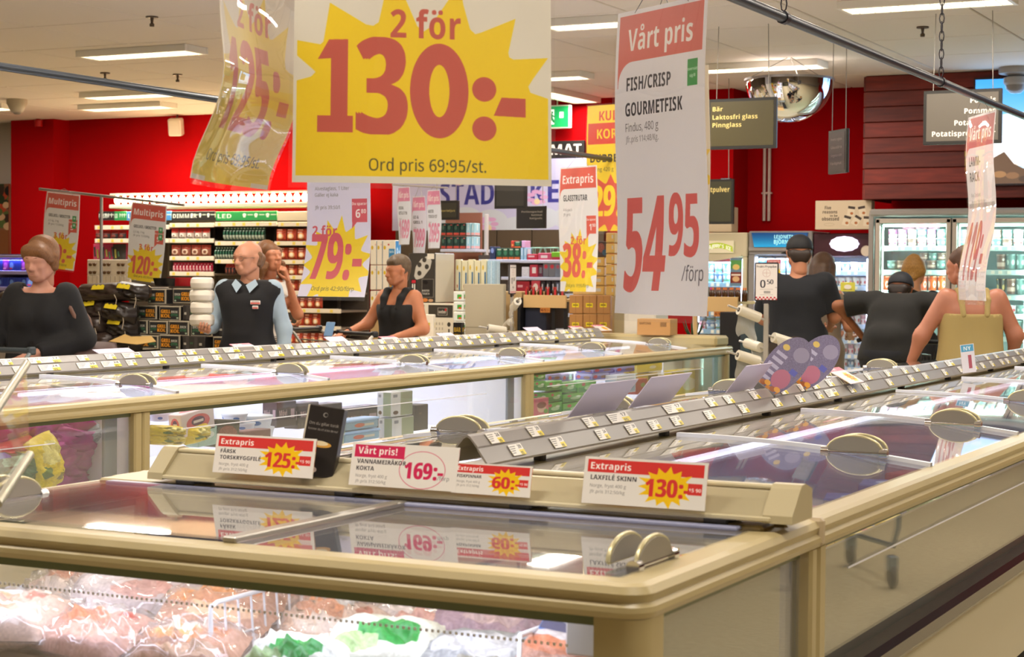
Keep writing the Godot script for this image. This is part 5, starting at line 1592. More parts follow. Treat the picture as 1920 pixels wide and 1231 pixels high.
	strip_light(bs, (q1[0] as Vector3) + Vector3(0, -0.03, 0.0), Vector2(q1[1], 0.05), Vector3(-PI / 2 - 0.4, 0, 0), "b0b4ff", 0.8)
	for k in 6:
		var px := -18.0 + k * 11.5
		var m := pack_tex("pack_blue_%d" % (k % 3), ["2a3ca0", "4a50c8", "7a2a98"][k % 3], [["d", 0.5, 0.5, 0.35, 0.3, ["6a90e0", "8ab0f0", "c060d0"][k % 3]], ["r", 0.1, 0.7, 0.5, 0.14, ["c03048", "d8e0f8", "e8a0e0"][k % 3]]])
		var rr := zrect(px, 487, px + 10.5, 508, zb)
		carton("blue_pack", "%s blue or purple pack from the left on the upper shelf at the left border" % nth(k), "pack", m, rr, 0.12, false, "packs on the blue lit shelf")
		rr = zrect(px, 520, px + 10.5, 538, zb)
		carton("blue_pack", "%s blue pack from the left on the lower shelf at the left border" % nth(k), "pack", pack_tex("pack_blue_%d" % ((k + 1) % 2), "2a3ca0", []), rr, 0.12, false, "packs on the blue lit shelf")

# ---------------------------------------------------------------- charcoal
func charcoal() -> void:
	var z := -11.3
	var fr := "a89c86"
	var cvs := []
	for k in 2:
		var cv := Cv.new(128, 96, hx("2c2a2a"))
		cv.rect(0, 0, 128, 6, hx(fr)); cv.rect(0, 90, 128, 6, hx(fr)); cv.rect(122, 0, 6, 96, hx(fr)); cv.rect(0, 0, 4, 96, hx(fr))
		var ox := 58 if k == 0 else 10
		cv.rect(ox, 22, 60, 58, hx("3a2c1c"))
		cv.text("GRILL", ox + 30, 48, 34, hx("dc9024"), true, 0, 58, 1.0)
		cv.text("KOL", ox + 30, 78, 34, hx("dc9024"), true, 0, 58, 1.0)
		var gx := 12 if k == 0 else 74
		cv.text("BRIK", gx + 20, 46, 22, hx("c8c4b4"), true, 0, 40)
		cv.text("ETTER", gx + 20, 68, 22, hx("3f8a5a"), true, 0, 40)
		cv.disc(16 if k == 0 else 112, 80, 7, 6, hx("a8b89a"))
		cvs.append(printed("charcoal_box_%d" % k, cv, 0.45))
	var cv2 := Cv.new(128, 96, hx("37322f"))
	cv2.rect(20, 0, 18, 96, hx("4a4440")); cv2.rect(70, 0, 18, 96, hx("4a4440"))
	cv2.rect(8, 44, 14, 16, hx("b8b0a0")); cv2.rect(98, 44, 16, 18, hx("b8b0a0")); cv2.rect(44, 40, 18, 14, hx("3a5a3c"))
	var side := printed("charcoal_side", cv2, 0.45)
	# [x0, x1, y0, y1, print, row, words]
	var rows := ["top", "second", "third", "lowest"]
	var cnt := [0, 0, 0, 0]
	for q in [[240, 272, 538, 565, 0, 0], [276, 311, 541, 570, 0, 0], [324, 359, 540, 569, 0, 0], [257, 293, 572, 599, 0, 1], [298, 338, 573, 601, 1, 1], [342, 384, 572, 601, 2, 1], [238, 276, 599, 626, 1, 2], [279, 314, 601, 627, 0, 2], [316, 354, 601, 630, 1, 2], [357, 398, 602, 631, 0, 2], [258, 296, 628, 654, 1, 3], [299, 337, 627, 656, 1, 3], [341, 384, 630, 657, 2, 3], [398, 440, 631, 657, 1, 3]]:
		var row: int = q[5]
		var r := zrect(q[0], q[2], q[1], q[3], z - 0.03 * (3 - row))
		var c: Vector3 = r[0]
		var d := 0.3
		var b := B.new()
		b.box(Vector3(0, r[2] / 2, -d / 2), Vector3(r[1], r[2], d), 0.006, [Rect2(0, 0, 1, 1), Rect2(0.1, 0.1, 0.02, 0.02)])
		single(b.done(), side if q[4] == 2 else cvs[q[4]], "charcoal_box", "charcoal box with orange print, %s from left in the %s row of the stack" % [nth(cnt[row]), rows[row]], "charcoal box", Vector3(c.x, c.y - r[2] / 2, z - 0.03 * (3 - row)), deg_to_rad(rng.randf_range(-3, 3)), "charcoal boxes in the stack")
		cnt[row] += 1
	# the rows' right ends and the block behind, on a pallet
	for row in 4:
		var r := zrect(392 + row * 8, [541, 573, 603, 632][row], 452, [570, 601, 631, 658][row], z - 0.12)
		var c: Vector3 = r[0]
		single(B.new().box(Vector3(0, r[2] / 2, -0.2), Vector3(r[1], r[2], 0.4), 0.008).done(), side, "charcoal_box", "grey side of a charcoal box beside the bald man, %s row from the top" % nth(row), "charcoal box", Vector3(c.x, c.y - r[2] / 2, z - 0.12), 0.0, "charcoal boxes in the stack")
	var base := zrect(150, 655, 452, 700, z - 0.05)
	var pal := thing("pallet_stack", "lower layers of the charcoal pile on a wooden pallet, hidden behind the far rail", "pallet", Vector3((base[0] as Vector3).x, 0, z - 0.55))
	var hb := pz(300, 657, z).y
	part(B.new().box(Vector3(0, (hb + 0.14) / 2, 0), Vector3(base[1], hb - 0.14, 0.9), 0.01), side, "block", pal)
	for k in 5:
		part(B.new().box(Vector3(0, 0.12, -0.4 + k * 0.2), Vector3(base[1], 0.022, 0.14), 0.003), mat("pallet_wood", "a88a5c", 0.8), "plank", pal)
	# trays on top
	for q in [[308, 342, 521, 536, "201c1c", "black"], [334, 374, 520, 536, "b01c24", "red"]]:
		var r := zrect(q[0], q[2], q[1], q[3], z - 0.25)
		var c: Vector3 = r[0]
		var b := B.new()
		b.sweep([Vector2(0.0, 0.0), Vector2(0.02, r[2]), Vector2(0.028, r[2]), Vector2(0.026, r[2] - 0.01), Vector2(0.008, 0.0)], [[Vector3(-r[1] / 2, 0, 0.1), Vector3(-0.7, 0, 0.7)], [Vector3(r[1] / 2, 0, 0.1), Vector3(0.7, 0, 0.7)], [Vector3(r[1] / 2, 0, -0.1), Vector3(0.7, 0, -0.7)], [Vector3(-r[1] / 2, 0, -0.1), Vector3(-0.7, 0, -0.7)], [Vector3(-r[1] / 2, 0, 0.1), Vector3(-0.7, 0, 0.7)]], false)
		b.box(Vector3(0, 0.004, 0), Vector3(r[1], 0.008, 0.2))
		b.box(Vector3(0, r[2] * 0.5, 0.0), Vector3(r[1] * 0.9, r[2] * 0.7, 0.16), 0.01)
		single(b.done(), mat("tray_" + q[5], q[4], 0.3), "tray", "%s plastic tray lying on top of the charcoal boxes" % q[5], "tray", Vector3(c.x, c.y - r[2] / 2, z - 0.25))
	# bags
	var bm := [mat("sack_brown", "3a2c26", 0.35), mat("sack_dark", "2e2622", 0.3)]
	var i := 0
	for q in [[198, 548, 100, 30, 2], [250, 545, 60, 26, -6], [180, 580, 60, 34, 6], [226, 585, 62, 34, -5], [172, 610, 66, 32, 3], [232, 614, 54, 34, -3], [186, 640, 70, 30, 4], [240, 642, 50, 28, -2], [36, 560, 70, 30, 4], [30, 592, 70, 34, -4], [28, 626, 76, 32, 3], [100, 570, 60, 34, 2], [110, 606, 60, 34, -3]]:
		var r := zrect(q[0] - q[2] / 2.0, q[1] - q[3] / 2.0, q[0] + q[2] / 2.0, q[1] + q[3] / 2.0, z + 0.06 - 0.02 * (i % 3))
		var o := thing("charcoal_bag", "dark brown charcoal bag, " + ["broad one lying on top of the bag pile", "small one on top next to the first charcoal box", "left one in the second layer of the bag pile", "right one in the second layer, with a yellow tag above", "left one in the third layer of the bag pile", "right one in the third layer, against the boxes", "bottom left one of the bag pile beside the shoulder bag", "bottom right one by the tan cardboard", "uppermost behind the woman in black at the left border", "second from top behind the woman in black at the left border", "third from top behind the woman in black at the left border", "upper one right behind the woman in black's shoulder", "lower one right behind the woman in black's arm"][i], "charcoal bag", r[0], 0.0, "charcoal bags")
		o.rotation.z = deg_to_rad(q[4])
		part(B.new().pillow(Vector3(), Vector3(r[1], r[2] * 1.2, 0.2), 40 + i, 0.22, 12), bm[i % 2], "sack", o)
		if i in [0, 1, 2, 3, 5, 8, 9, 10]:
			var pl := PackedVector2Array()
			for k in 7:
				pl.append(Vector2(-0.06 + k * 0.02, 0.012 + 0.012 * (k % 2)))
			pl.append(Vector2(0.06, -0.02)); pl.append(Vector2(-0.06, -0.02))
			var yb := B.new()
			yb.x = Transform3D(Basis(Vector3.RIGHT, -0.5), Vector3(0.02 if i % 2 == 0 else -0.01, r[2] * 0.32, 0.11))
			yb.extr(pl, 0.0, 0.003)
			part(yb, mat("tag_yellow", "d8c020", 0.5), "yellow_label", o)
		part(B.new().tube([Vector3(r[1] * 0.3, -0.02, 0.09), Vector3(r[1] * 0.36, -0.06, 0.1), Vector3(r[1] * 0.33, -0.12, 0.1)], 0.003, 5), mat("string", "b8a890", 0.8), "string", o)
		i += 1
	var cb := zrect(196, 627, 302, 646, z + 0.25)
	var cp := B.new()
	cp.x = Transform3D(Basis(Vector3.RIGHT, -1.15), Vector3())
	cp.extr(PackedVector2Array([Vector2(-0.2, -0.04), Vector2(0.1, -0.08), Vector2(0.24, -0.02), Vector2(0.13, 0.07), Vector2(-0.05, 0.05), Vector2(-0.14, 0.09)]), -0.002, 0.002)
	single(cp.done(), mat("cardboard_tan", "d0aa66", 0.8), "cardboard_sheet", "torn sheet of tan cardboard lying in front of the charcoal bags", "cardboard", cb[0])

# ---------------------------------------------------------------- goods in the middle
func middle_stock() -> void:
	var z := -15.6
	var bell := pack_tex("pack_white_blue", "efe6d2", [["r", 0.5, 0.35, 0.5, 0.65, "3a86b8"], ["d", 0.66, 0.8, 0.12, 0.14, "e0a030"], ["t", 0.74, 0.52, 0.14, 0.34, "dfeef4", "Bello"], ["r", 0.42, 0.14, 0.12, 0.07, "c83c34"], ["d", 0.16, 0.3, 0.1, 0.08, "d8b428"]])
	var cnt := 0
	for row in 3:
		for k in 3:
			var x0: float = [694, 706, 717][k]
			var x1: float = [705, 716, 741][k]
			var y0: float = [450, 497, 545][row]
			var r := [Rect2(0, 0, 0.45, 1), Rect2(0.5, 0.35, 0.4, 0.3)] if k < 2 else [Rect2(0, 0, 1, 1), Rect2(0.5, 0.36, 0.3, 0.2)]
			carton2("diaper_pack", "white and blue pack, %s from left, %s row behind the tank top woman" % [nth(k), ["top", "middle", "bottom"][row]], bell, x0, x1, x1 + 11, y0, y0 + 46, z, r, "white and blue packs behind the tank top woman")
	var b0 := zrect(694, 592, 745, 700, z)
	carton("stock_pallet", "carton pallet under the white and blue packs", "pallet", mat("carton_plain", "b89a6a", 0.8), [Vector3((b0[0] as Vector3).x, pz(700, 592, z).y / 2, z), b0[1], pz(700, 592, z).y], 0.6)
	# grill boxes
	var cv := Cv.new(128, 256, hx("3a3630"))
	cv.poly(PackedVector2Array([Vector2(26, 120), Vector2(34, 70), Vector2(60, 30), Vector2(96, 10), Vector2(112, 40), Vector2(104, 80), Vector2(70, 128), Vector2(36, 140)]), hx("b8b2a4"))
	for q in [[52, 60], [76, 34], [88, 70], [52, 104]]:
		cv.disc(q[0], q[1], 10, 13, hx("3a3630"))
	cv.rect(90, 0, 34, 30, hx("d8d0bc"))
	cv.rect(10, 136, 28, 60, hx("1e1c1a")); cv.rect(14, 140, 20, 16, hx("b82030"))
	cv.rect(16, 160, 6, 32, hx("e0dccc")); cv.rect(26, 160, 6, 32, hx("e0dccc"))
	cv.rect(64, 134, 58, 96, hx("8a8478")); cv.rect(66, 136, 54, 92, hx("2a2724"))
	cv.disc(82, 152, 12, 10, hx("100f0e"))
	cv.text("MASTER", 84, 200, 14, hx("d8d4c4"), true, 0, 34)
	cv.text("TOUCH", 84, 216, 14, hx("d8d4c4"), true, 0, 34)
	cv.disc(80, 244, 14, 10, hx("c87838")); cv.disc(108, 246, 12, 8, hx("b8906a"))
	var big := printed("grill_box", cv, 0.4)
	var gb := carton2("grill_box", "big dark carton picturing a kettle grill, white right side, behind the tank top woman", big, 766, 816, 852, 474, 567, -14.6, [Rect2(0, 0, 1, 1), Rect2(0.75, 0.01, 0.2, 0.08)])
	gb.set_meta("category", "grill box")
	cv = Cv.new(160, 200, hx("dcd3bc"))
	cv.rect(40, 8, 116, 66, hx("3c3830"))
	cv.rect(84, 22, 46, 40, hx("b8b0a0")); cv.rect(86, 24, 42, 36, hx("3c3830"))
	cv.text("weber", 106, 52, 24, hx("d8d0c0"), true, 0, 36)
	cv.rect(118, 26, 8, 14, hx("b83030"))
	for k in 12:
		cv.rect(62 + (k % 4) * 14, 100 + (k / 4) * 26, 6, 14, hx("b0a690"))
	cv.disc(138, 110, 8, 12, hx("3c3830")); cv.rect(134, 134, 8, 18, hx("5a5448"))
	cv.rect(0, 8, 20, 60, hx("2a2824"))
	carton2("grill_box", "white carton with a dark logo panel under the big grill carton", printed("grill_box_small", cv, 0.4), 787, 851, 856, 568, 640, -14.55, [Rect2(0, 0, 1, 1), Rect2(0.75, 0.9, 0.02, 0.02)])
	carton2("small_box", "small white box with a yellow mark right of the tank top woman's elbow", pack_tex("box_white_mark", "eee4d0", [["r", 0.6, 0.3, 0.16, 0.2, "d8c030"]]), 789, 812, 816, 589, 640, -14.2)
	for k in 5:
		var x0 := 853.0 + k * 12.0
		carton2("paper_pack", "cream paper pack with blue stripe, %s from left behind the grey cardboard" % nth(k), pack_tex("pack_cream", "e2dcba", [["r", 0.7, 0.4, 0.3, 0.6, "2f6a98"], ["d", 0.4, 0.26, 0.16, 0.08, "d8b428"], ["r", 0.3, 0.8, 0.2, 0.1, "b85a40"]]), x0, x0 + 11, x0 + 13, 486 + (k % 2) * 2, 545, -15.0, [], "cream packs behind the grey cardboard")
	carton2("blue_pack_large", "light blue shrink-wrapped pack at the right end of the cream packs", pack_tex("pack_lightblue", "a8c8dc", [["n", 0.08], ["r", 0.5, 0, 0.1, 1, "d8e8f0"]]), 913, 928, 938, 488, 545, -14.98)
	for k in 5:
		carton2("roll_pack", "white and green kitchen roll pack, %s from the top left of the grey cardboard" % nth(k), pack_tex("pack_green_white", "e4e6da", [["r", 0.4, 0.3, 0.5, 0.5, "4aa03c"], ["d", 0.7, 0.7, 0.16, 0.12, "d04a38"]]), 850, 868, 872, 546 + k * 19, 564 + k * 19, -14.25, [], "white and green packs left of the grey cardboard")
	var pb := zrect(850, 545, 945, 546, -14.6)
	carton("stock_table", "low table of stacked cartons under the cream paper packs", "table", mat("carton_plain", "b89a6a"), [Vector3((pb[0] as Vector3).x, (pb[0] as Vector3).y / 2 + 0.005, -14.96), pb[1], (pb[0] as Vector3).y - 0.02], 0.6)
	var pf := zrect(748, 640, 872, 641, -14.2)
	carton("carton_platform", "low platform of plain cartons under the grill boxes, hidden by the far rail", "cartons", mat("carton_plain", "b89a6a"), [Vector3((pf[0] as Vector3).x, (pf[0] as Vector3).y / 2 - 0.002, -14.04), pf[1], (pf[0] as Vector3).y - 0.024], 0.26)
	carton("carton_platform", "rear platform of plain cartons under the big grill box", "cartons", mat("carton_plain", "b89a6a"), [Vector3((pf[0] as Vector3).x - 0.25, (pf[0] as Vector3).y / 2 - 0.03, -14.5), pf[1] - 0.1, (pf[0] as Vector3).y - 0.06], 0.4)
	for q in [[1136, 1152, 556, -15.3], [1074, 1133, 554, -15.4]]:
		var rb := zrect(q[0], q[2], q[1], q[2] + 1, q[3])
		carton("carton_block", "plain carton block under the %s pile of ochre cartons" % ("tall" if q[0] > 1100 else "low"), "carton", mat("carton_plain", "b89a6a"), [Vector3((rb[0] as Vector3).x, (rb[0] as Vector3).y / 2, q[3]), rb[1], (rb[0] as Vector3).y], 0.3)
	carton2("black_box", "small black box with yellow lettering at the grey cardboard's lower left", pack_tex("box_black", "1c1a18", [["t", 0.5, 0.5, 0.34, 0.8, "c8a030", "BAR"], ["t", 0.5, 0.85, 0.34, 0.8, "c8a030", "GRILL"]]), 849, 866, 868, 604, 640, -14.12)
	# grey cardboard crate
	cv = Cv.new(160, 180, hx("b8ad94"))
	cv.rect(0, 92, 160, 2, hx("8f866f"))
	for q in [[52, 140], [76, 140]]:
		cv.disc(q[0], q[1], 9, 9, hx("6a6250")); cv.disc(q[0], q[1], 6, 6, hx("b8ad94")); cv.disc(q[0], q[1], 3, 3, hx("5a5444"))
	cv.text("22", 106, 149, 24, hx("8a8068"), true, 0)
	var gc := carton2("cardboard_box", "grey-beige flat cardboard box with small round marks, beside the roll stand", printed("cardboard_grey", cv, 0.8), 868, 944, 949, 532, 690, -14.75, [Rect2(0, 0, 1, 1), Rect2(0.02, 0.02, 0.02, 0.02)])
	gc.set_meta("category", "cardboard box")
	# shelf unit with dark green boxes
	var zs := -16.6
	var su := thing("shelf_unit", "shelf unit with a white upright and dark green boxes under the mural letters", "shelf")
	var r := zrect(828, 402, 895, 418, zs - 0.3)
	part(B.new().box(Vector3((r[0] as Vector3).x, 1.1, zs - 0.4), Vector3(r[1], 2.1, 0.03)), mat("shelf_pinkbrown", "8f5c4c", 0.6), "back_panel", su)
	r = zrect(892, 400, 898, 560, zs)
	part(B.new().box(Vector3((r[0] as Vector3).x, (r[0] as Vector3).y - 0.3, zs - 0.2), Vector3(0.035, r[2] + 0.6, 0.04), 0.004), mat("upright_white", "c8c4c4", 0.4), "upright", su)
	r = zrect(826, 466, 892, 473, zs + 0.05)
	part(B.new().box((r[0] as Vector3) + Vector3(0, 0, -0.2), Vector3(r[1], 0.03, 0.42), 0.004), mat("shelf_bluewhite", "c4cadc", 0.4), "shelf_board", su)
	var gx := pack_tex("box_green_red", "1a3a34", [["r", 0, 0.78, 1, 0.22, "c04a3c"], ["d", 0.4, 0.35, 0.25, 0.2, "4a6a5c"], ["r", 0.6, 0.1, 0.3, 0.08, "c8605c"], ["n", 0.06]])
	var lx := pack_tex("box_lightblue", "a4d2e0", [["r", 0, 0.78, 1, 0.22, "e8b0b0"], ["r", 0.4, 0.1, 0.2, 0.5, "e0f0f4"]])
	for row in 2:
		for k in 6:
			var x0: float = [827, 837, 850, 862, 874, 883][k]
			var x1: float = [836, 849, 861, 873, 882, 890][k]
			var rr := zrect(x0, 418 + row * 25, x1, 441 + row * 25, zs)
			carton("ornament_box", ("dark green and red box" if k < 4 else "light blue box") + ", %s from left in the %s row beside the white upright" % [nth(k), ["upper", "lower"][row]], "box", gx if k < 4 else lx, rr, 0.12, false, "boxes beside the white upright")
	# low gondola with mixed goods
	var zg := -16.2
	var go := thing("goods_shelf", "bluish white shelves with mixed red and green goods behind the cones sign", "shelf")
	for q in [[898, 975, 489], [975, 1062, 490], [940, 1062, 522], [940, 1062, 553], [940, 1062, 590]]:
		r = zrect(q[0], q[2] - 3, q[1], q[2] + 3, zg)
		part(B.new().box((r[0] as Vector3) + Vector3(0, 0, -0.22), Vector3(r[1], r[2], 0.46), 0.004), mat("shelf_bluewhite", "c4cadc"), "shelf_board", go)
	r = zrect(898, 478, 1062, 640, zg - 0.45)
	part(B.new().box(r[0], Vector3(r[1], r[2], 0.03)), mat("shelf_dark", "4c4440", 0.6), "back_panel", go)
	strip_light(go, (r[0] as Vector3) + Vector3(0, 0.95, 0.6), Vector2(r[1], 0.05), Vector3(-PI / 2 - 0.4, 0, 0), "d8e4ff", 1.0)
	var gg := [["r", 0, 0.76, 1, 0.24, "c86030"], ["d", 0.5, 0.4, 0.3, 0.22, "3c7a58"], ["r", 0.2, 0.06, 0.6, 0.1, "c8d0b0"]]
	var goods := [[930, 942, 465, 487, "1c4a34", gg, "dark green box", "on the top shelf"], [942, 953, 465, 487, "1c4a34", gg, "dark green box", "on the top shelf"], [953, 964, 465, 487, "1c4a34", gg, "dark green box", "on the top shelf"], [964, 975, 465, 487, "1c4a34", gg, "dark green box", "on the top shelf"], [958, 964, 451, 464, "c03c2c", [["r", 0.2, 0.5, 0.6, 0.3, "e0a050"]], "small red box", "stacked above the green boxes"], [964, 977, 452, 465, "1c4a34", gg, "dark green box", "stacked above the green boxes"], [978, 985, 451, 464, "d8a8cc", [], "pink box", "stacked above the green boxes"], [976, 981, 464, 488, "9cc4dc", [["r", 0.3, 0.1, 0.4, 0.5, "dceaf4"]], "light blue box", "on the top shelf"], [982, 987, 464, 488, "9cc4dc", [["r", 0.3, 0.1, 0.4, 0.5, "dceaf4"]], "light blue box", "on the top shelf"], [988, 1008, 476, 488, "b82840", [["r", 0.1, 0.2, 0.6, 0.3, "e0b0b8"]], "red flat box", "on the top shelf"], [1009, 1034, 474, 488, "c85070", [["r", 0.2, 0.3, 0.5, 0.4, "e8d8dc"]], "pink and red box", "on the top shelf"], [1034, 1056, 472, 488, "7cc42c", [["r", 0, 0.6, 1, 0.4, "b03048"]], "bright green box", "on the top shelf"], [978, 992, 500, 519, "cfd2da", [["n", 0.1]], "grey white pack", "on the second shelf"], [993, 1008, 496, 519, "b8384c", [["r", 0.3, 0.2, 0.5, 0.5, "e4d8d4"]], "red and white pack", "on the second shelf"], [1018, 1029, 493, 519, "70747e", [["b", 0.5, 0.25, 0.4, 0.2, "c83848"]], "grey pack with red heart", "on the second shelf"], [1029, 1041, 493, 519, "70747e", [["b", 0.5, 0.25, 0.4, 0.2, "c83848"]], "grey pack with red heart", "on the second shelf"], [968, 992, 527, 550, "a02434", [["r", 0.1, 0.3, 0.4, 0.2, "d8a0a4"]], "dark red box", "on the third shelf"], [996, 1012, 526, 550, "c84858", [["d", 0.5, 0.5, 0.3, 0.3, "e8dcd4"]], "red picture box", "on the third shelf"], [1014, 1022, 527, 550, "282630", [["r", 0.2, 0.2, 0.3, 0.6, "c8ccd8"]], "black and silver pack", "on the third shelf"], [1024, 1032, 527, 550, "282630", [["r", 0.2, 0.2, 0.3, 0.6, "c8ccd8"]], "black and silver pack", "on the third shelf"], [1034, 1042, 527, 550, "282630", [["r", 0.2, 0.2, 0.3, 0.6, "c8ccd8"]], "black and silver pack", "on the third shelf"], [918, 928, 462, 487, "2c3a5c", [["d", 0.5, 0.3, 0.3, 0.2, "8aa0d0"]], "dark blue gadget box", "left of the green boxes"]]
	var seen := {}
	for q in goods:
		var w: String = q[6] + " " + q[7]
		seen[w] = seen.get(w, -1) + 1
		carton("shelf_box", "%s %s, goods shelf, %s of its kind" % [q[6], q[7], nth(seen[w])], "box", pack_tex("goods_%s_%d" % [q[4], q[5].size()], q[4], q[5], 48, 64), zrect(q[0], q[2], q[1], q[3], zg), 0.12, false, "mixed goods on the goods shelf")
	var wb := thing("wire_basket", "small wire baskets with green goods on top of the goods shelf", "basket", pz(1018, 470, zg - 0.2))
	for s in [-1.0, 1.0]:
		var pts := []
		for k in 13:
			var g := TAU * k / 12.0
			pts.append(Vector3(s * 0.1 + 0.09 * cos(g), 0.03, 0.07 * sin(g)))
		part(B.new().tube(pts, 0.006, 6), mat("wire_green", "8ab8a4", 0.3, 0.4), "hoop", wb)
		for k in 6:
			var g := TAU * k / 6.0
			part(B.new().tube([Vector3(s * 0.1 + 0.09 * cos(g), 0.03, 0.07 * sin(g)), Vector3(s * 0.1 + 0.06 * cos(g), -0.04, 0.05 * sin(g))], 0.003, 5), mat("wire_green", "8ab8a4"), "rib", wb)
	# cartons with yellow labels
	var kc := pack_tex("carton_yellow", "b07e48", [["r", 0.2, 0.42, 0.56, 0.24, "e0c820"], ["r", 0.28, 0.5, 0.4, 0.06, "6a5a20"], ["r", 0.48, 0, 0.04, 1, "9a6c3a"]])
	for row in 2:
		for k in 3:
			carton2("brown_carton", "yellow-labelled brown carton, %s from left in the %s row by the pillar" % [nth(k), ["upper", "lower"][row]], kc, 1067 + k * 26, 1092 + k * 26, 1094 + k * 26, 553 + row * 36, 588 + row * 36, -14.75, [Rect2(0, 0, 1, 1), Rect2(0.02, 0.02, 0.1, 0.1)], "brown cartons left of the pillar")
	r = zrect(1067, 625, 1146, 640, -14.75)
	carton("carton_block", "lower brown carton under the yellow-labelled cartons, behind the far rail", "carton", mat("carton_plain", "b89a6a"), [Vector3((r[0] as Vector3).x, (r[0] as Vector3).y / 2, -14.76), r[1], (r[0] as Vector3).y], 0.4)
	var kr := pack_tex("carton_ochre", "d8b060", [["r", 0.7, 0.2, 0.2, 0.4, "c8c4b8"], ["r", 0, 0.92, 1, 0.08, "a88440"]])
	for k in 6:
		carton2("ochre_carton", "flat ochre carton, %s from the top in the tall pile beside the pillar" % nth(k), kr, 1136, 1152, 1166, 436 + k * 20, 455 + k * 20, -15.3, [], "ochre cartons by the pillar")
	for k in 4:
		carton2("ochre_carton", "flat ochre carton, %s from the top in the low pile under the cones sign" % nth(k), kr, 1074, 1133, 1147, 482 + k * 18, 499 + k * 18, -15.4, [], "ochre cartons by the pillar")
	# picture card behind
	r = zrect(1118, 452, 1140, 482, -15.42)
	carton("photo_card", "dark photo card above the ochre cartons by the pillar", "card", pack_tex("photo_dark", "4a3a34", [["d", 0.4, 0.4, 0.3, 0.3, "8a5040"], ["d", 0.7, 0.7, 0.2, 0.2, "3a5a70"], ["n", 0.1]]), r, 0.03)
	# box standing on the far freezer's end
	var qb := ph(1226, 628, 0.99)
	var ob := thing("cardboard_box", "brown cardboard box standing on the right end of the far freezer", "cardboard box", Vector3(qb.x, 0.99, qb.z))
	ob.rotation.y = deg_to_rad(6)
	cv = Cv.new(160, 64, hx("b88850"))
	cv.text("KARTONG", 12, 22, 12, hx("5a3c20"), true)
	for k in 10:
		cv.rect(112 + k * 3, 12, 1 + k % 2, 18, hx("4a3018"))
	part(B.new().box(Vector3(0, 0.068, -0.1), Vector3(0.29, 0.136, 0.22), 0.003, [Rect2(0, 0, 1, 1), Rect2(0.02, 0.6, 0.1, 0.1)]), printed("carton_print", cv, 0.8), "carton", ob)
	part(B.new().box(Vector3(0, 0.137, -0.1), Vector3(0.29, 0.002, 0.03)), mat("tape", "c8a870", 0.3), "tape", ob)
	# wooden bottle racks: [x0, x1, y0, y1, plane, bottles from, to, caps]
	var wood := mat("rack_wood", "d8b278", 0.6)
	for q in [[981, 1061, 553, 577, -14.95, 988, 1056, 11, "left", 1048], [1298, 1383, 556, 584, -15.4, 1300, 1398, 17, "right", 1384]]:
		var zr: float = q[4]
		r = zrect(q[0], q[2], q[1], q[3], zr)
		var c: Vector3 = r[0]
		var k2 := thing("bottle_rack", ("dark blue cabinet with pale wooden front board under sauce bottles, left of the cartons" if q[8] == "left" else "pale wooden bottle rack with a black side panel beside the right roll stand"), "rack", Vector3(c.x, 0, zr))
		part(B.new().box(Vector3(0, c.y, -0.012), Vector3(r[1], r[2], 0.024), 0.003), wood, "front_board", k2)
		part(B.new().box(Vector3(0, c.y + r[2] * 0.1, -0.25), Vector3(r[1], 0.025, 0.46), 0.003), wood, "top_board", k2)
		if q[8] == "left":
			part(B.new().box(Vector3(-r[1] * 0.24, (c.y - r[2] / 2) / 2, -0.25), Vector3(r[1] * 0.5, c.y - r[2] / 2, 0.44), 0.006), mat("cabinet_navy", "23283a", 0.4), "cabinet", k2)
			part(B.new().box(Vector3(-r[1] * 0.55, c.y - 0.12, -0.2), Vector3(0.03, 0.3, 0.5), 0.004), mat("panel_black", "1c1c20", 0.4), "side_panel", k2)
			for s in [0.18, 0.46]:
				part(B.new().box(Vector3(r[1] * s, (c.y - r[2] / 2) / 2, -0.04), Vector3(0.03, c.y - r[2] / 2, 0.03)), mat("panel_black", "1c1c20"), "leg", k2)
			for s in [0.2, 0.32]:
				part(B.new().box(Vector3(r[1] * 0.3, c.y - r[2] / 2 - s, -0.25), Vector3(r[1] * 0.36, 0.02, 0.4)), mat("shelf_bluewhite", "c4cadc"), "shelf_board", k2)
		else:
			part(B.new().box(Vector3(r[1] / 2 + 0.1, c.y / 2 - 0.03, 0.12), Vector3(0.19, c.y - 0.06, 0.7), 0.006), mat("panel_black", "1c1c20"), "side_panel", k2)
			part(B.new().box(Vector3(-r[1] / 2 + 0.02, c.y / 2, -0.04), Vector3(0.03, c.y, 0.03)), wood, "leg", k2)
		for s in ([0.02] if q[8] == "left" else [-0.25, 0.1]):
			part(B.new().box(Vector3(r[1] * s, c.y - r[2] / 2 - 0.02, 0.0), Vector3(0.1, 0.045, 0.004)), pack_tex("tag_orange", "c07a34", [["t", 0.5, 0.7, 0.6, 0.8, "6a2418", "61:-"]], 64, 32), "price_tag", k2)
		var nb: int = q[7]
		for k in nb:
			var bx := pz(lerpf(q[5], q[6], k / (nb - 1.0)), q[2], zr - 0.06)
			var h := 0.125 if q[8] == "right" else 0.11
			var o := thing("sauce_bottle", "small brown sauce bottle with %s cap, %s from left on the %s wooden rack" % [("pink" if k < 6 else "orange") if q[8] == "right" else "red", nth(k), q[8]], "bottle", Vector3(bx.x, c.y + r[2] * 0.1 + 0.0125, zr - 0.06 - 0.03 * (k % 2)), 0.0, "sauce bottles on the %s rack" % q[8])
			part_mesh(bottle_mesh(0.017, h, Color.WHITE), mat("glass_brown", "4a2c10", 0.15), "body", o)
			part_mesh(meshes["bottle %.3fcap" % h], mat("cap_%s" % ["pink", "orange", "red"][(0 if k < 6 else 1) if q[8] == "right" else 2], ["d83a8c", "e87a2c", "b83024"][(0 if k < 6 else 1) if q[8] == "right" else 2], 0.4), "cap", o)
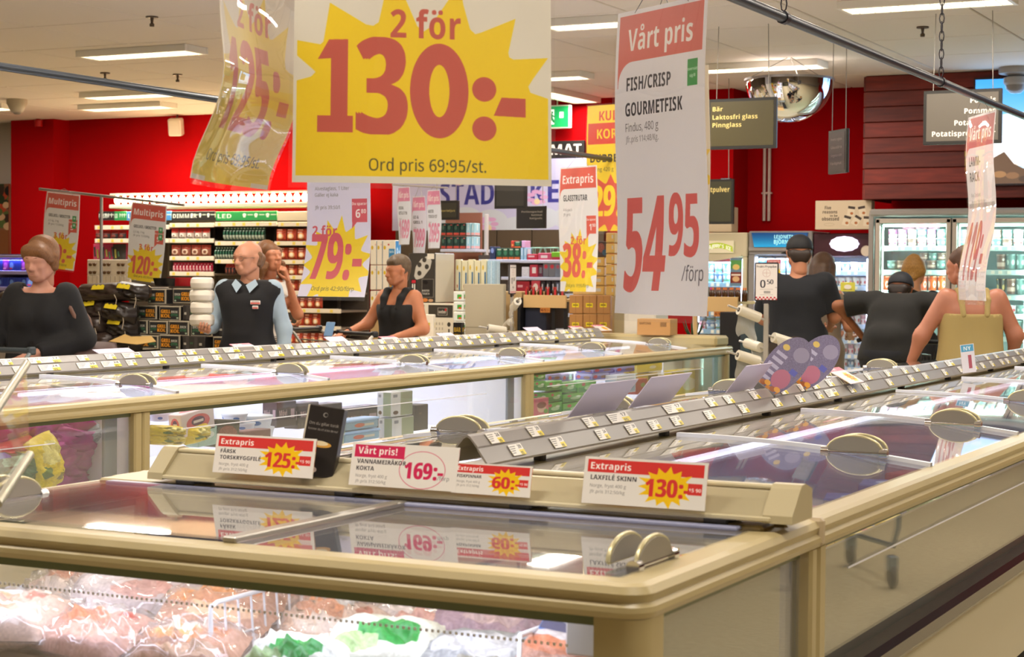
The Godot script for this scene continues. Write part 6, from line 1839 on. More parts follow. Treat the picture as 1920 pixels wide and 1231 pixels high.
			if q[8] == "left" and k % 2 == 0:
				part(B.new().box(Vector3(0, h * 0.45, 0.018), Vector3(0.02, h * 0.75, 0.003)), mat("label_red", "c82c34", 0.4), "label", o)

func part_mesh(me: Mesh, m: Material, called: String, parent: Node) -> MeshInstance3D:
	return put(me, m, called, parent)

# ---------------------------------------------------------------- upright freezers
func fridge_box(called: String, label: String, px0: float, px1: float, ytop: float, z: float, depth: float, col: String, win: Array, inner: String, light_e: float) -> Node3D:
	var a := pz(px0, ytop, z)
	var b := pz(px1, ytop, z)
	var top := (a.y + b.y) / 2
	var w := b.x - a.x
	var o := thing(called, label, "freezer", Vector3((a.x + b.x) / 2, 0, z))
	var m := mat("fridge_" + col, col, 0.4)
	# win: glass opening in pixels [x0, y0, x1, y1]
	var g := zrect(win[0], win[1], win[2], win[3], z)
	var gc: Vector3 = g[0]
	var lx: float = gc.x - g[1] / 2 - o.position.x
	var rx: float = gc.x + g[1] / 2 - o.position.x
	var gy0: float = maxf(gc.y - g[2] / 2, 0.2)
	var gy1: float = gc.y + g[2] / 2
	part(B.new().box(Vector3(0, top / 2, -depth + 0.02), Vector3(w, top, 0.04)), m, "back", o)
	part(B.new().box(Vector3(0, (gy1 + top) / 2, -depth / 2), Vector3(w, top - gy1, depth), 0.01), m, "head", o)
	part(B.new().box(Vector3(0, gy0 / 2, -depth / 2), Vector3(w, gy0, depth), 0.01), m, "base", o)
	part(B.new().box(Vector3((-w / 2 + lx) / 2, (gy0 + gy1) / 2, -depth / 2), Vector3(maxf(0.02, lx + w / 2), gy1 - gy0, depth), 0.006), m, "side_wall", o)
	part(B.new().box(Vector3((w / 2 + rx) / 2, (gy0 + gy1) / 2, -depth / 2), Vector3(maxf(0.02, w / 2 - rx), gy1 - gy0, depth), 0.006), m, "side_wall", o)
	part(B.new().box(Vector3((lx + rx) / 2, (gy0 + gy1) / 2, -depth + 0.06), Vector3(rx - lx, gy1 - gy0, 0.03)), mat("inner_" + inner, inner, 0.5), "inner_back", o)
	part(B.new().box(Vector3((lx + rx) / 2, (gy0 + gy1) / 2, 0.006), Vector3(rx - lx, gy1 - gy0, 0.006)), pane("door_glass", "f0faff", 0.05), "door_glass", o)
	strip_light(o, Vector3((lx + rx) / 2, gy1 - 0.03, -0.1), Vector2(rx - lx - 0.04, 0.05), Vector3(-PI / 2 - 0.25, 0, 0), "d8f0ff", light_e)
	for s in [lx + 0.012, rx - 0.012]:
		part(B.new().box(Vector3(s, (gy0 + gy1) / 2, -0.03), Vector3(0.015, gy1 - gy0 - 0.04, 0.015)), glow("cold_tube", "dfe6ff", 5.0), "lamp_tube", o)
	o.set_meta("z", z)
	return o

func shelf_in(o: Node3D, px0: float, px1: float, y: float, depth: float, col := "cfe4ee") -> void:
	var z := o.position.z - 0.05
	var r := zrect(px0, y - 5, px1, y + 4, z)
	var c: Vector3 = (r[0] as Vector3) - o.position
	part(B.new().box(c + Vector3(0, 0, 0.0), Vector3(r[1], r[2], 0.012), 0.002), mat("strip_" + col, col, 0.4), "price_strip", o)
	part(B.new().box(c + Vector3(0, -0.004, -depth / 2), Vector3(r[1], 0.012, depth), 0.0), mat("wire_shelf", "b8c4cc", 0.4, 0.3), "shelf_board", o)
	var lb := B.new()
	var k := 0.05
	while k < r[1] - 0.04:
		lb.box(c + Vector3(-r[1] / 2 + k, 0, 0.008), Vector3(0.035, r[2] * 0.7, 0.002))
		k += 0.09 + 0.03 * sin(k * 30.0)
	part(lb, mat("label_white", "f0f0e4", 0.5), "price_label", o)

# a row of tubs: n between px0 and px1, standing on pixel row y, on the plane z
func tubs(px0: float, px1: float, n: int, y0: float, y1: float, z: float, ms: Array, words: String, where: String, group: String) -> void:
	for k in n:
		var x0 := lerpf(px0, px1, float(k) / n)
		var x1 := lerpf(px0, px1, float(k + 1) / n)
		var r := zrect(x0, y0, x1, y1, z)
		var c: Vector3 = r[0]
		single(tub(r[1] * 0.4, r[1] * 0.47, snappedf(r[2], 0.002)), ms[k % ms.size()], "ice_cream_tub", "%s, %s from left %s" % [words, nth(k), where], "tub", Vector3(c.x, c.y - r[2] / 2, z - r[1] / 2), 0.0, group)

func fridges() -> void:
	var ta := pack_tex("tub_blue", "3a6ea8", [["r", 0, 0.5, 1, 0.3, "8ac0e0"], ["d", 0.25, 0.4, 0.15, 0.2, "e8f4f8"], ["d", 0.75, 0.4, 0.15, 0.2, "e8f4f8"], ["r", 0, 0.88, 1, 0.12, "dce8ee"]])
	var tb := pack_tex("tub_sky", "7ab4d8", [["r", 0, 0.6, 1, 0.2, "4a8a5a"], ["d", 0.25, 0.35, 0.16, 0.18, "f0f4f4"], ["d", 0.75, 0.35, 0.16, 0.18, "f0f4f4"]])
	var tc := pack_tex("tub_white", "e0e2e4", [["d", 0.25, 0.5, 0.12, 0.2, "c04a50"], ["d", 0.75, 0.5, 0.12, 0.2, "c04a50"], ["r", 0, 0.84, 1, 0.1, "8aa8c0"]])
	var td := pack_tex("tub_purple", "8a5a8c", [["r", 0, 0.55, 1, 0.3, "e8e0e8"], ["d", 0.25, 0.4, 0.1, 0.16, "d03a5c"], ["d", 0.75, 0.4, 0.1, 0.16, "d03a5c"]])
	var te := pack_tex("tub_orange", "e8641c", [["d", 0.25, 0.5, 0.13, 0.26, "f4ece0"], ["d", 0.75, 0.5, 0.13, 0.26, "f4ece0"], ["d", 0.25, 0.5, 0.06, 0.12, "e8641c"], ["r", 0, 0, 1, 0.12, "c84c10"]])
	var tg := pack_tex("tub_pinkwhite", "ecdce4", [["r", 0, 0, 1, 0.35, "c88aa0"], ["d", 0.25, 0.62, 0.1, 0.16, "d02c5c"], ["d", 0.75, 0.62, 0.1, 0.16, "d02c5c"]])
	var tk := pack_tex("tub_brown", "6a4c44", [["r", 0, 0.5, 1, 0.3, "b89a8c"], ["d", 0.25, 0.3, 0.1, 0.1, "d8ccc0"]])
	var tq := pack_tex("tub_green", "5c7a78", [["d", 0.25, 0.5, 0.14, 0.2, "b8d0c8"], ["d", 0.75, 0.5, 0.14, 0.2, "b8d0c8"]])
	var z := -17.95
	# cream freezer with arched logo
	var o := fridge_box("upright_freezer", "cream ice cream freezer with an arched lit logo, left of the blue-headed one", 1300, 1401, 436, z, 0.62, "cfc3a4", [1306, 482, 1391, 630], "3a5a80", 1.5)
	var cv := Cv.new(160, 60, hx("cfc3a4"))
	var arcp := PackedVector2Array()
	for k in 13:
		var u := k / 12.0
		arcp.append(Vector2(6 + 148 * u, 28 - 18 * sin(PI * u)))
	for k in 13:
		var u := 1.0 - k / 12.0
		arcp.append(Vector2(2 + 156 * u, 56 - 20 * sin(PI * u)))
	cv.poly(arcp, hx("a8b828"))
	for k in 15:
		var u := (k + 1.0) / 16.0
		cv.text("BEN&JERRY'S ICE".substr(k, 1), 8 + 144 * u, 51 - 18 * sin(PI * u), 23, hx("f4f8e4"), true, 0)
	var r := zrect(1316, 451, 1376, 474, z + 0.012)
	part(B.new().box((r[0] as Vector3) - o.position, Vector3(r[1], r[2], 0.02), 0.0), lit("logo_arch", cv, 0.5), "lit_logo_sign", o)
	var arc := PackedVector2Array()
	r = zrect(1306, 478, 1391, 492, z + 0.012)
	var hw: float = r[1] / 2
	arc.append(Vector2(-hw, 0.05)); arc.append(Vector2(-hw, 0.0))
	for k in 9:
		arc.append(Vector2(-hw + 2 * hw * k / 8.0, -0.03 - 0.02 * cos(PI * k / 8.0 * 0.5) + 0.06 * k / 8.0))
	arc.append(Vector2(hw, 0.05))
	var ab := B.new()
	ab.x = Transform3D(Basis(), (r[0] as Vector3) - o.position)
	ab.extr(arc, 0.0, 0.01)
	part(ab, mat("fridge_cfc3a4", "cfc3a4"), "wave_trim", o)
	for y in [534, 560, 588, 622]:
		shelf_in(o, 1308, 1389, y, 0.4, "7fb0d4")
	tubs(1322, 1368, 3, 491, 511, z - 0.1, [ta, tb], "blue tub", "in the upper row of the cream freezer", "tubs in the cream freezer")
	tubs(1322, 1368, 3, 511, 530, z - 0.08, [tb, ta], "sky blue tub", "in the second row of the cream freezer", "tubs in the cream freezer")
	tubs(1304, 1372, 4, 584, 602, z - 0.1, [ta, tb, tb], "blue tub", "in the third row of the cream freezer", "tubs in the cream freezer")
	tubs(1304, 1372, 4, 602, 618, z - 0.06, [tg, ta, tb], "ice cream tub", "in the lowest row of the cream freezer", "tubs in the cream freezer")
	r = zrect(1369, 484, 1391, 536, z + 0.016)
	carton("menu_poster", "small picture poster with ice cream on the cream freezer's door", "poster", pack_tex("menu_print", "6a8aa0", [["r", 0, 0.08, 1, 0.3, "5a9a50"], ["d", 0.5, 0.32, 0.3, 0.1, "e0c070"], ["r", 0, 0.5, 1, 0.38, "7a2c24"], ["d", 0.5, 0.74, 0.3, 0.1, "d8b080"], ["r", 0.1, 0.56, 0.8, 0.06, "e8d8c8"]]), r, 0.003)
	# grey freezer with blue lit head
	o = fridge_box("upright_freezer", "grey upright freezer with a blue lit head reading LEJONET & BJÖRNEN", 1404, 1523, 433, z, 0.62, "8c8784", [1414, 478, 1510, 700], "203a5c", 2.0)
	cv = Cv.new(256, 64, hx("0c4c80"))
	for k in 16:
		cv.rect(0, k * 4, 256, 4, hx("0a3a6c").lerp(hx("1c94c4"), k / 16.0))
	cv.text("LEJONET&", 150, 26, 22, hx("a4e4ec"), true, 0, 90)
	cv.text("BJÖRNEN", 150, 50, 26, hx("a4e4ec"), true, 0, 92)
	var tr := PackedVector2Array()
	r = zrect(1410, 436, 1515, 463, z + 0.01)
	tr.append(Vector2(-r[1] / 2, r[2] / 2)); tr.append(Vector2(r[1] / 2, r[2] / 2)); tr.append(Vector2(r[1] * 0.45, -r[2] / 2)); tr.append(Vector2(-r[1] * 0.45, -r[2] / 2))
	var hb := B.new()
	hb.x = Transform3D(Basis(), (r[0] as Vector3) - o.position)
	hb.extr(tr, -0.01, 0.02)
	part(hb, lit("head_blue", cv, 0.9), "lit_head_sign", o)
	r = zrect(1404, 463, 1523, 470, z + 0.01)
	part(B.new().box((r[0] as Vector3) - o.position, Vector3(r[1], r[2], 0.02), 0.004), mat("fridge_grey_light", "a8a29c", 0.3, 0.3), "trim", o)
	for y in [520, 560, 600, 640]:
		shelf_in(o, 1416, 1508, y, 0.4, "5a88b8")
	tubs(1416, 1508, 5, 484, 514, z - 0.1, [ta], "dark blue tub", "in the top row under the blue lit head", "tubs in the blue-headed freezer")
	tubs(1416, 1508, 5, 526, 554, z - 0.1, [ta, tc], "ice cream tub", "in the second row under the blue lit head", "tubs in the blue-headed freezer")
	r = zrect(1438, 486, 1464, 516, z + 0.02)
	carton("price_poster", "small Extrapris poster on the blue-headed freezer's door", "price card", pack_tex("small_extra", "e8e2de", [["r", 0, 0, 1, 0.25, "d04038"], ["b", 0.75, 0.85, 0.4, 0.3, "f0c820"], ["r", 0.1, 0.35, 0.5, 0.05, "8a8480"], ["t", 0.5, 0.19, 0.2, 0.8, "f4e8e4", "Extrapris"]]), r, 0.003)
	# dark red freezer with lit oval
	o = fridge_box("upright_freezer", "dark red upright freezer with a glowing white oval on its head", 1525, 1631, 437, z, 0.62, "3a0c1c", [1530, 481, 1626, 700], "4a6a9c", 3.5)
	r = zrect(1557, 443, 1610, 471, z + 0.012)
	var ov := PackedVector2Array()
	for k in 48:
		var g := TAU * k / 48.0
		var w := 1.0 + 0.03 * cos(g * 12.0)
		ov.append(Vector2(r[1] / 2 * cos(g) * w, r[2] / 2 * sin(g) * w))
	var ob := B.new()
	ob.x = Transform3D(Basis(), (r[0] as Vector3) - o.position)
	ob.extr(ov, -0.01, 0.02)
	part(ob, glow("oval_lit", "eee4ff", 2.6), "lit_oval_sign", o)
	r = zrect(1614, 456, 1634, 484, z + 0.02)
	part(B.new().lathe([Vector2(0.001, 0.0), Vector2(r[1] / 2, 0.0), Vector2(r[1] / 2, 0.004)], 20), mat("sticker_white", "dccbb8", 0.5), "sticker", o).transform = Transform3D(Basis(Vector3.RIGHT, PI / 2), (r[0] as Vector3) - o.position)
	for y in [512, 540, 584, 612, 640, 668, 692]:
		shelf_in(o, 1532, 1624, y, 0.4, "a8c8f0")
	var rows := [[1560, 1624, 4, 492, 508, [tc, ta]], [1556, 1624, 5, 520, 536, [tc]], [1576, 1624, 4, 552, 580, [ta, tc]], [1576, 1624, 4, 590, 608, [tc, tg]], [1576, 1624, 4, 616, 637, [tc, tb]], [1576, 1624, 4, 644, 665, [tc, tg]], [1576, 1624, 4, 672, 690, [tc, ta]]]
	for k in rows.size():
		var q: Array = rows[k]
		tubs(q[0], q[1], q[2], q[3], q[4], z - 0.1, q[5], "white tub", "on the %s shelf of the dark red freezer" % nth(k), "tubs in the dark red freezer")
	for q in [[1530, 1549, 480, 500, "e8902c", "orange sticker at the dark red freezer's upper left glass corner"], [1531, 1548, 501, 516, "e0d4bc", "pale sticker under the orange one on the dark red freezer"], [1531, 1548, 517, 536, "dcd0b8", "second pale sticker under the orange one on the dark red freezer"], [1576, 1603, 529, 546, "d8d04c", "yellow-edged price card on the dark red freezer's glass"]]:
		carton("door_sticker", q[5], "sticker", pack_tex("sticker_" + q[4], q[4], [["d", 0.5, 0.5, 0.25, 0.25, "f0e8dc"], ["r", 0.2, 0.75, 0.6, 0.08, "8a7a60"]]), zrect(q[0], q[2], q[1], q[3], z + 0.018), 0.003)
	# big glass-door freezer
	z = -17.0
	var a := pz(1630, 393, z)
	o = thing("glass_door_freezer", "tall grey freezer with lit glass doors full of tubs at right", "freezer", Vector3(a.x, 0, z))
	var steel := mat("fridge_steel", "a49e98", 0.3, 0.4)
	var w := 2.3
	var top := a.y
	part(B.new().box(Vector3(w / 2, top - 0.03, -0.38), Vector3(w, 0.07, 0.8), 0.02), steel, "cap", o)
	part(B.new().box(Vector3(w / 2, 0.12, -0.38), Vector3(w, 0.24, 0.76), 0.01), steel, "base", o)
	part(B.new().box(Vector3(0.02, top / 2, -0.38), Vector3(0.05, top - 0.06, 0.76), 0.006), steel, "side_wall", o)
	part(B.new().box(Vector3(w - 0.02, top / 2, -0.38), Vector3(0.05, top - 0.06, 0.76), 0.006), steel, "side_wall", o)
	part(B.new().box(Vector3(w / 2, top / 2, -0.72), Vector3(w, top - 0.1, 0.03)), mat("inner_cool", "8aa4a4", 0.5), "inner_back", o)
	var d0 := pz(1642, 500, z).x - a.x
	var d1 := pz(1783, 500, z).x - a.x
	var dw := d1 - d0
	for k in 3:
		var x := d0 + k * (dw + 0.012)
		var dr := MeshInstance3D.new()
		var frame := B.new()
		var y1 := top - 0.09
		for q in [[x + 0.022, 0.25, 0.045, y1 - 0.25], [x + dw - 0.022, 0.25, 0.045, y1 - 0.25]]:
			frame.box(Vector3(q[0], q[1] + q[3] / 2, 0.015), Vector3(q[2], q[3], 0.03), 0.006)
		for y in [y1 - 0.02, 0.27]:
			frame.box(Vector3(x + dw / 2, y, 0.015), Vector3(dw, 0.045, 0.03), 0.006)
		var df := part(frame, mat("door_frame", "c4b8ac", 0.35, 0.3), "door", o)
		part(B.new().box(Vector3(x + dw / 2, (y1 + 0.25) / 2, 0.012), Vector3(dw - 0.085, y1 - 0.3, 0.006)), pane("door_glass", "f0faff", 0.05), "door_glass", df)
		part(B.new().box(Vector3(x + dw / 2, y1 - 0.06, -0.05), Vector3(dw - 0.1, 0.025, 0.02), 0.004), glow("cold_white", "d8fff4", 4.0), "lamp_tube", o)
		for s in [0.05, dw - 0.05]:
			part(B.new().box(Vector3(x + s, (y1 + 0.3) / 2, -0.05), Vector3(0.018, y1 - 0.4, 0.018)), mat("lamp_cover", "d0e4e0", 0.3), "lamp_cover", o)
		strip_light(o, Vector3(x + dw / 2, y1 - 0.08, -0.08), Vector2(dw - 0.1, 0.04), Vector3(-PI / 2 - 0.35, 0, 0), "d4fff0", 1.7)
		for s in [-1.0, 1.0]:
			strip_light(o, Vector3(x + dw / 2 + s * (dw / 2 - 0.06), (y1 + 0.3) / 2, -0.03), Vector2(0.03, y1 - 0.5), Vector3(0, s * 0.9, 0), "d4fff0", 0.9)
		part(B.new().box(Vector3(x - 0.006, (y1 + 0.25) / 2, 0.0), Vector3(0.014, y1 - 0.25, 0.02)), mat("door_gap", "2c2a2c", 0.6), "door_seal", o)
	var zt := z - 0.12
	for q in [[1648, 1773, 466], [1648, 1773, 511], [1648, 1773, 549], [1648, 1773, 592], [1793, 1960, 466], [1793, 1960, 511], [1793, 1960, 558], [1793, 1960, 593], [1793, 1960, 636]]:
		shelf_in(o, q[0], q[1], q[2], 0.5, "bcd8d8")
	tubs(1663, 1772, 6, 429, 446, zt, [td, td, tc, tb, td, tq], "tub", "high in the top stack behind the left glass door", "tubs behind the left glass door")
	tubs(1663, 1772, 6, 446, 461, zt, [tg, tg, tk, tc, tg, tq], "pink tub", "low in the top stack behind the left glass door", "tubs behind the left glass door")
	for k in 3:
		r = zrect(1690 + k * 24, 413, 1714 + k * 24, 430, zt)
		single(B.new().pillow(Vector3(0, r[2] / 2, 0), Vector3(r[1], r[2], 0.08), 90 + k, 0.2, 8).done(), pack_tex("bag_pinkish", "c890a8", [["d", 0.5, 0.5, 0.25, 0.3, "c83050"], ["n", 0.1]]), "candy_bag", "pink plastic bag lying on the tubs, %s from left behind the left glass door" % nth(k), "bag", (r[0] as Vector3) + Vector3(0, -r[2] / 2, -0.03), 0.0, "bags on the tubs behind the left glass door")
	tubs(1722, 1772, 3, 474, 487, zt, [tk, tq], "brown tub", "atop the second shelf's stack behind the left glass door", "tubs behind the left glass door")
	tubs(1660, 1772, 6, 488, 503, zt, [tq, tk, tq, tk, tk, tq], "tub", "on the second shelf behind the left glass door", "tubs behind the left glass door")
	tubs(1648, 1773, 7, 517, 545, zt, [te], "orange tub", "on the third shelf behind the left glass door", "orange tubs behind the left glass door")
	tubs(1648, 1773, 7, 562, 587, zt, [te, tg], "orange tub", "on the fourth shelf behind the left glass door", "orange tubs behind the left glass door")
	tubs(1794, 1918, 6, 430, 447, zt, [tq, tb, tc, tk, tq, tc], "tub", "high in the top stack behind the right glass door", "tubs behind the right glass door")
	tubs(1794, 1918, 6, 447, 461, zt, [tb, tq, tc, tq, tk, tc], "tub", "low in the top stack behind the right glass door", "tubs behind the right glass door")
	tubs(1866, 1940, 4, 476, 504, zt, [tk, tq, tq, tk], "dark tub", "on the second shelf behind the right glass door", "tubs behind the right glass door")
	tubs(1866, 1940, 4, 522, 551, zt, [pack_tex("tub_dark", "2a302e", [["d", 0.25, 0.5, 0.1, 0.2, "c8a860"], ["d", 0.75, 0.5, 0.1, 0.2, "c8a860"]]), tk, tq, tk], "black tub", "on the third shelf behind the right glass door", "tubs behind the right glass door")
	tubs(1868, 1940, 4, 572, 588, zt, [pack_tex("tub_yellowlid", "e4e6d8", [["r", 0, 0, 1, 0.3, "e8d820"]]), tc, tq, tk], "small tub", "on the fourth shelf behind the right glass door", "tubs behind the right glass door")
	tubs(1866, 1940, 3, 600, 632, zt, [tq], "green-grey tub", "on the fifth shelf behind the right glass door", "tubs behind the right glass door")
	# boxes on top of the cream freezer
	cv = Cv.new(128, 96, hx("c8b496"))
	cv.text("3371 G", 62, 50, 15, hx("5a4a38"), true)
	for k in 8:
		cv.rect(104 + k * 2.4, 36, 1 + k % 2, 22, hx("4a3c2c"))
	carton2("storage_box", "beige cardboard box on top of the cream freezer, behind the fish price sign", printed("storage_print", cv, 0.8), 1326, 1372, 1384, 388, 435, -18.0, [Rect2(0, 0, 1, 1), Rect2(0.02, 0.02, 0.1, 0.1)])

# ---------------------------------------------------------------- stands with rolls of bags
func roll_stand(label: String, at: Vector3, turn: float, key: String, sgn_w: float, wide: float) -> void:
	var o := thing("roll_stand", label, "bag stand", at, turn)
	var steel := mat("stand_light", "b8b2a8", 0.35, 0.5)
	part(B.new().box(Vector3(0, 0.65, 0), Vector3(0.035, 1.3, 0.025), 0.004), steel, "pole", o)
	part(B.new().box(Vector3(0, 0.015, 0), Vector3(0.22, 0.03, 0.22), 0.01), steel, "foot", o)
	var cv := Cv.new(120, 200, hx("e8e0da"))
	cv.text("Frukt-/Fryspåse", 60, 22, 15, hx("4a4644"), true, 0, 108)
	cv.disc(60, 52, 22, 22, hx("c8a8a0")); cv.disc(60, 52, 20, 20, hx("e8e0da"))
	cv.rect(59, 34, 2, 36, hx("c8a8a0")); cv.rect(42, 51, 36, 2, hx("c8a8a0"))
	cv.text("0", 40, 132, 58, hx("38343c"), false, 0, 0.0, 1.5)
	cv.text("50", 80, 112, 34, hx("38343c"), false, 0, 0.0, 1.0)
	cv.text("/st", 106, 134, 10, hx("77737a"))
	for k in 12:
		cv.rect(46 + k * 3, 150, 1 + k % 2, 14, hx("4a4648"))
	cv.rect(24, 140, 72, 2, hx("a8a29e")); cv.rect(24, 170, 72, 2, hx("a8a29e"))
	for k in 12:
		cv.rect(k * 10, 182 + (k % 2) * 9, 10, 9, hx("c03040"))
	var sg := part(B.new().box(Vector3(0, 1.45, 0), Vector3(0.165, 0.27, 0.014), 0.012), mat("frame_black", "241f24", 0.4), "sign_frame", o)
	part(B.new().box(Vector3(0, 1.45, 0), Vector3(0.148, 0.25, 0.018), 0.0, [Rect2(0, 0, 1, 1), Rect2(0.4, 0.3, 0.01, 0.01)]), printed("bag_price", cv, 0.4), "price_print", sg)
	part(B.new().box(Vector3(0, 1.305, 0), Vector3(0.05, 0.03, 0.02), 0.004), mat("frame_black", "241f24"), "clamp", sg)
	# arms, rolls and loose film
	var roll := mat("roll_plastic", "d8d0bc", 0.3)
	var film := pane("film_clear", "f4f0e4", 0.35)
	var n := 0
	for q in [[1.22, -0.1, 0.62, 1.0], [1.12, 0.1, -0.5, -1.0], [1.02, -0.06, 0.2, -1.0], [0.92, -0.1, 0.5, 1.0]]:
		var d := Vector3(q[1] * 3.2, q[2] * 0.22, 0.22 * q[3]).normalized()
		var p := Vector3(0, q[0] - 0.04, 0)
		part(B.new().tube([p, p + d * 0.32], 0.008, 6), steel, "arm", o)
		var rr := thing("bag_roll", "white bag roll, %s from the top on the %s" % [nth(n), "roll stand by the man in navy" if key == "right" else "roll stand by the grey cardboard"], "bag roll", at + Basis(Vector3.UP, turn) * (p + d * 0.06), turn, "bag rolls on the stands")
		part(B.new().tube([d * 0.0, d * 0.17], 0.036, 14), roll, "roll", rr)
		part(B.new().tube([d * 0.168, d * 0.173], 0.016, 10), mat("core_dark", "3c3430", 0.7), "core", rr)
		var side := d.cross(Vector3.UP).normalized()
		var fl := func(u: float, v: float) -> Vector3:
			return d * (0.01 + 0.15 * u) + side * (0.036 + 0.03 * sin(v * 5.0 + u * 4.0) * v) + Vector3(0, -0.16 * v - 0.02 * sin(u * 9.0) * v, 0)
		part(B.new().sheet(fl, 6, 8, 0.0), film, "loose_film", rr)
		n += 1

func stands() -> void:
	var p := pd(1437, 560, 12.6)
	roll_stand("steel stand with bag rolls and a 0:50 price sign beside the man in navy", Vector3(p.x, 0, p.z), deg_to_rad(14), "right", 1.0, 1.0)
	p = pd(960, 560, 16.15)
	roll_stand("steel stand with bag rolls and a price sign turned edge-on, behind the far freezer", Vector3(p.x, 0, p.z), deg_to_rad(28 + 68), "left", 1.0, 1.0)
	# plain block of the middle of the picture: potted green by the far freezer's end
	var gp := pz(1300, 615, -15.6)
	var pl := thing("green_plant", "small dark green leafy plant tips behind the brown box on the far freezer", "plant", Vector3(gp.x, gp.y - 0.1, -15.6))
	part(B.new().lathe([Vector2(0.001, -0.1), Vector2(0.06, -0.1), Vector2(0.08, 0.03), Vector2(0.001, 0.03)], 12), mat("pot_dark", "3c302c", 0.6), "pot", pl)
	for k in 9:
		var g := TAU * k / 9.0
		part(B.new().tube([Vector3(0.02 * cos(g), 0, 0.02 * sin(g)), Vector3(0.07 * cos(g), 0.08, 0.06 * sin(g)), Vector3(0.1 * cos(g), 0.14 + 0.02 * (k % 3), 0.08 * sin(g))], 0.014, 5, 0.003), mat("leaf_green", "34502a", 0.5), "leaf", pl)

# ---------------------------------------------------------------- what lies in the freezers
func bag(called: String, label: String, cat: String, m: Material, px: float, py: float, plane: float, side: bool, s: Vector3, roll: float, sd: int, group := "", tip := 0.0) -> MeshInstance3D:
	var p := pw(px, py, plane) if side else pz(px, py, plane)
	var key := "bag %d %.2f %.2f" % [sd, s.x, s.y]
	if not meshes.has(key):
		meshes[key] = B.new().pillow(Vector3(), s, sd, 0.3, 14).done()
	var o := single(meshes[key], m, called, label, cat, p, 0.0, group)
	o.basis = Basis(Vector3.UP, PI / 2 if side else 0.0) * Basis(Vector3.RIGHT, tip) * Basis(Vector3.BACK, roll)
	return o

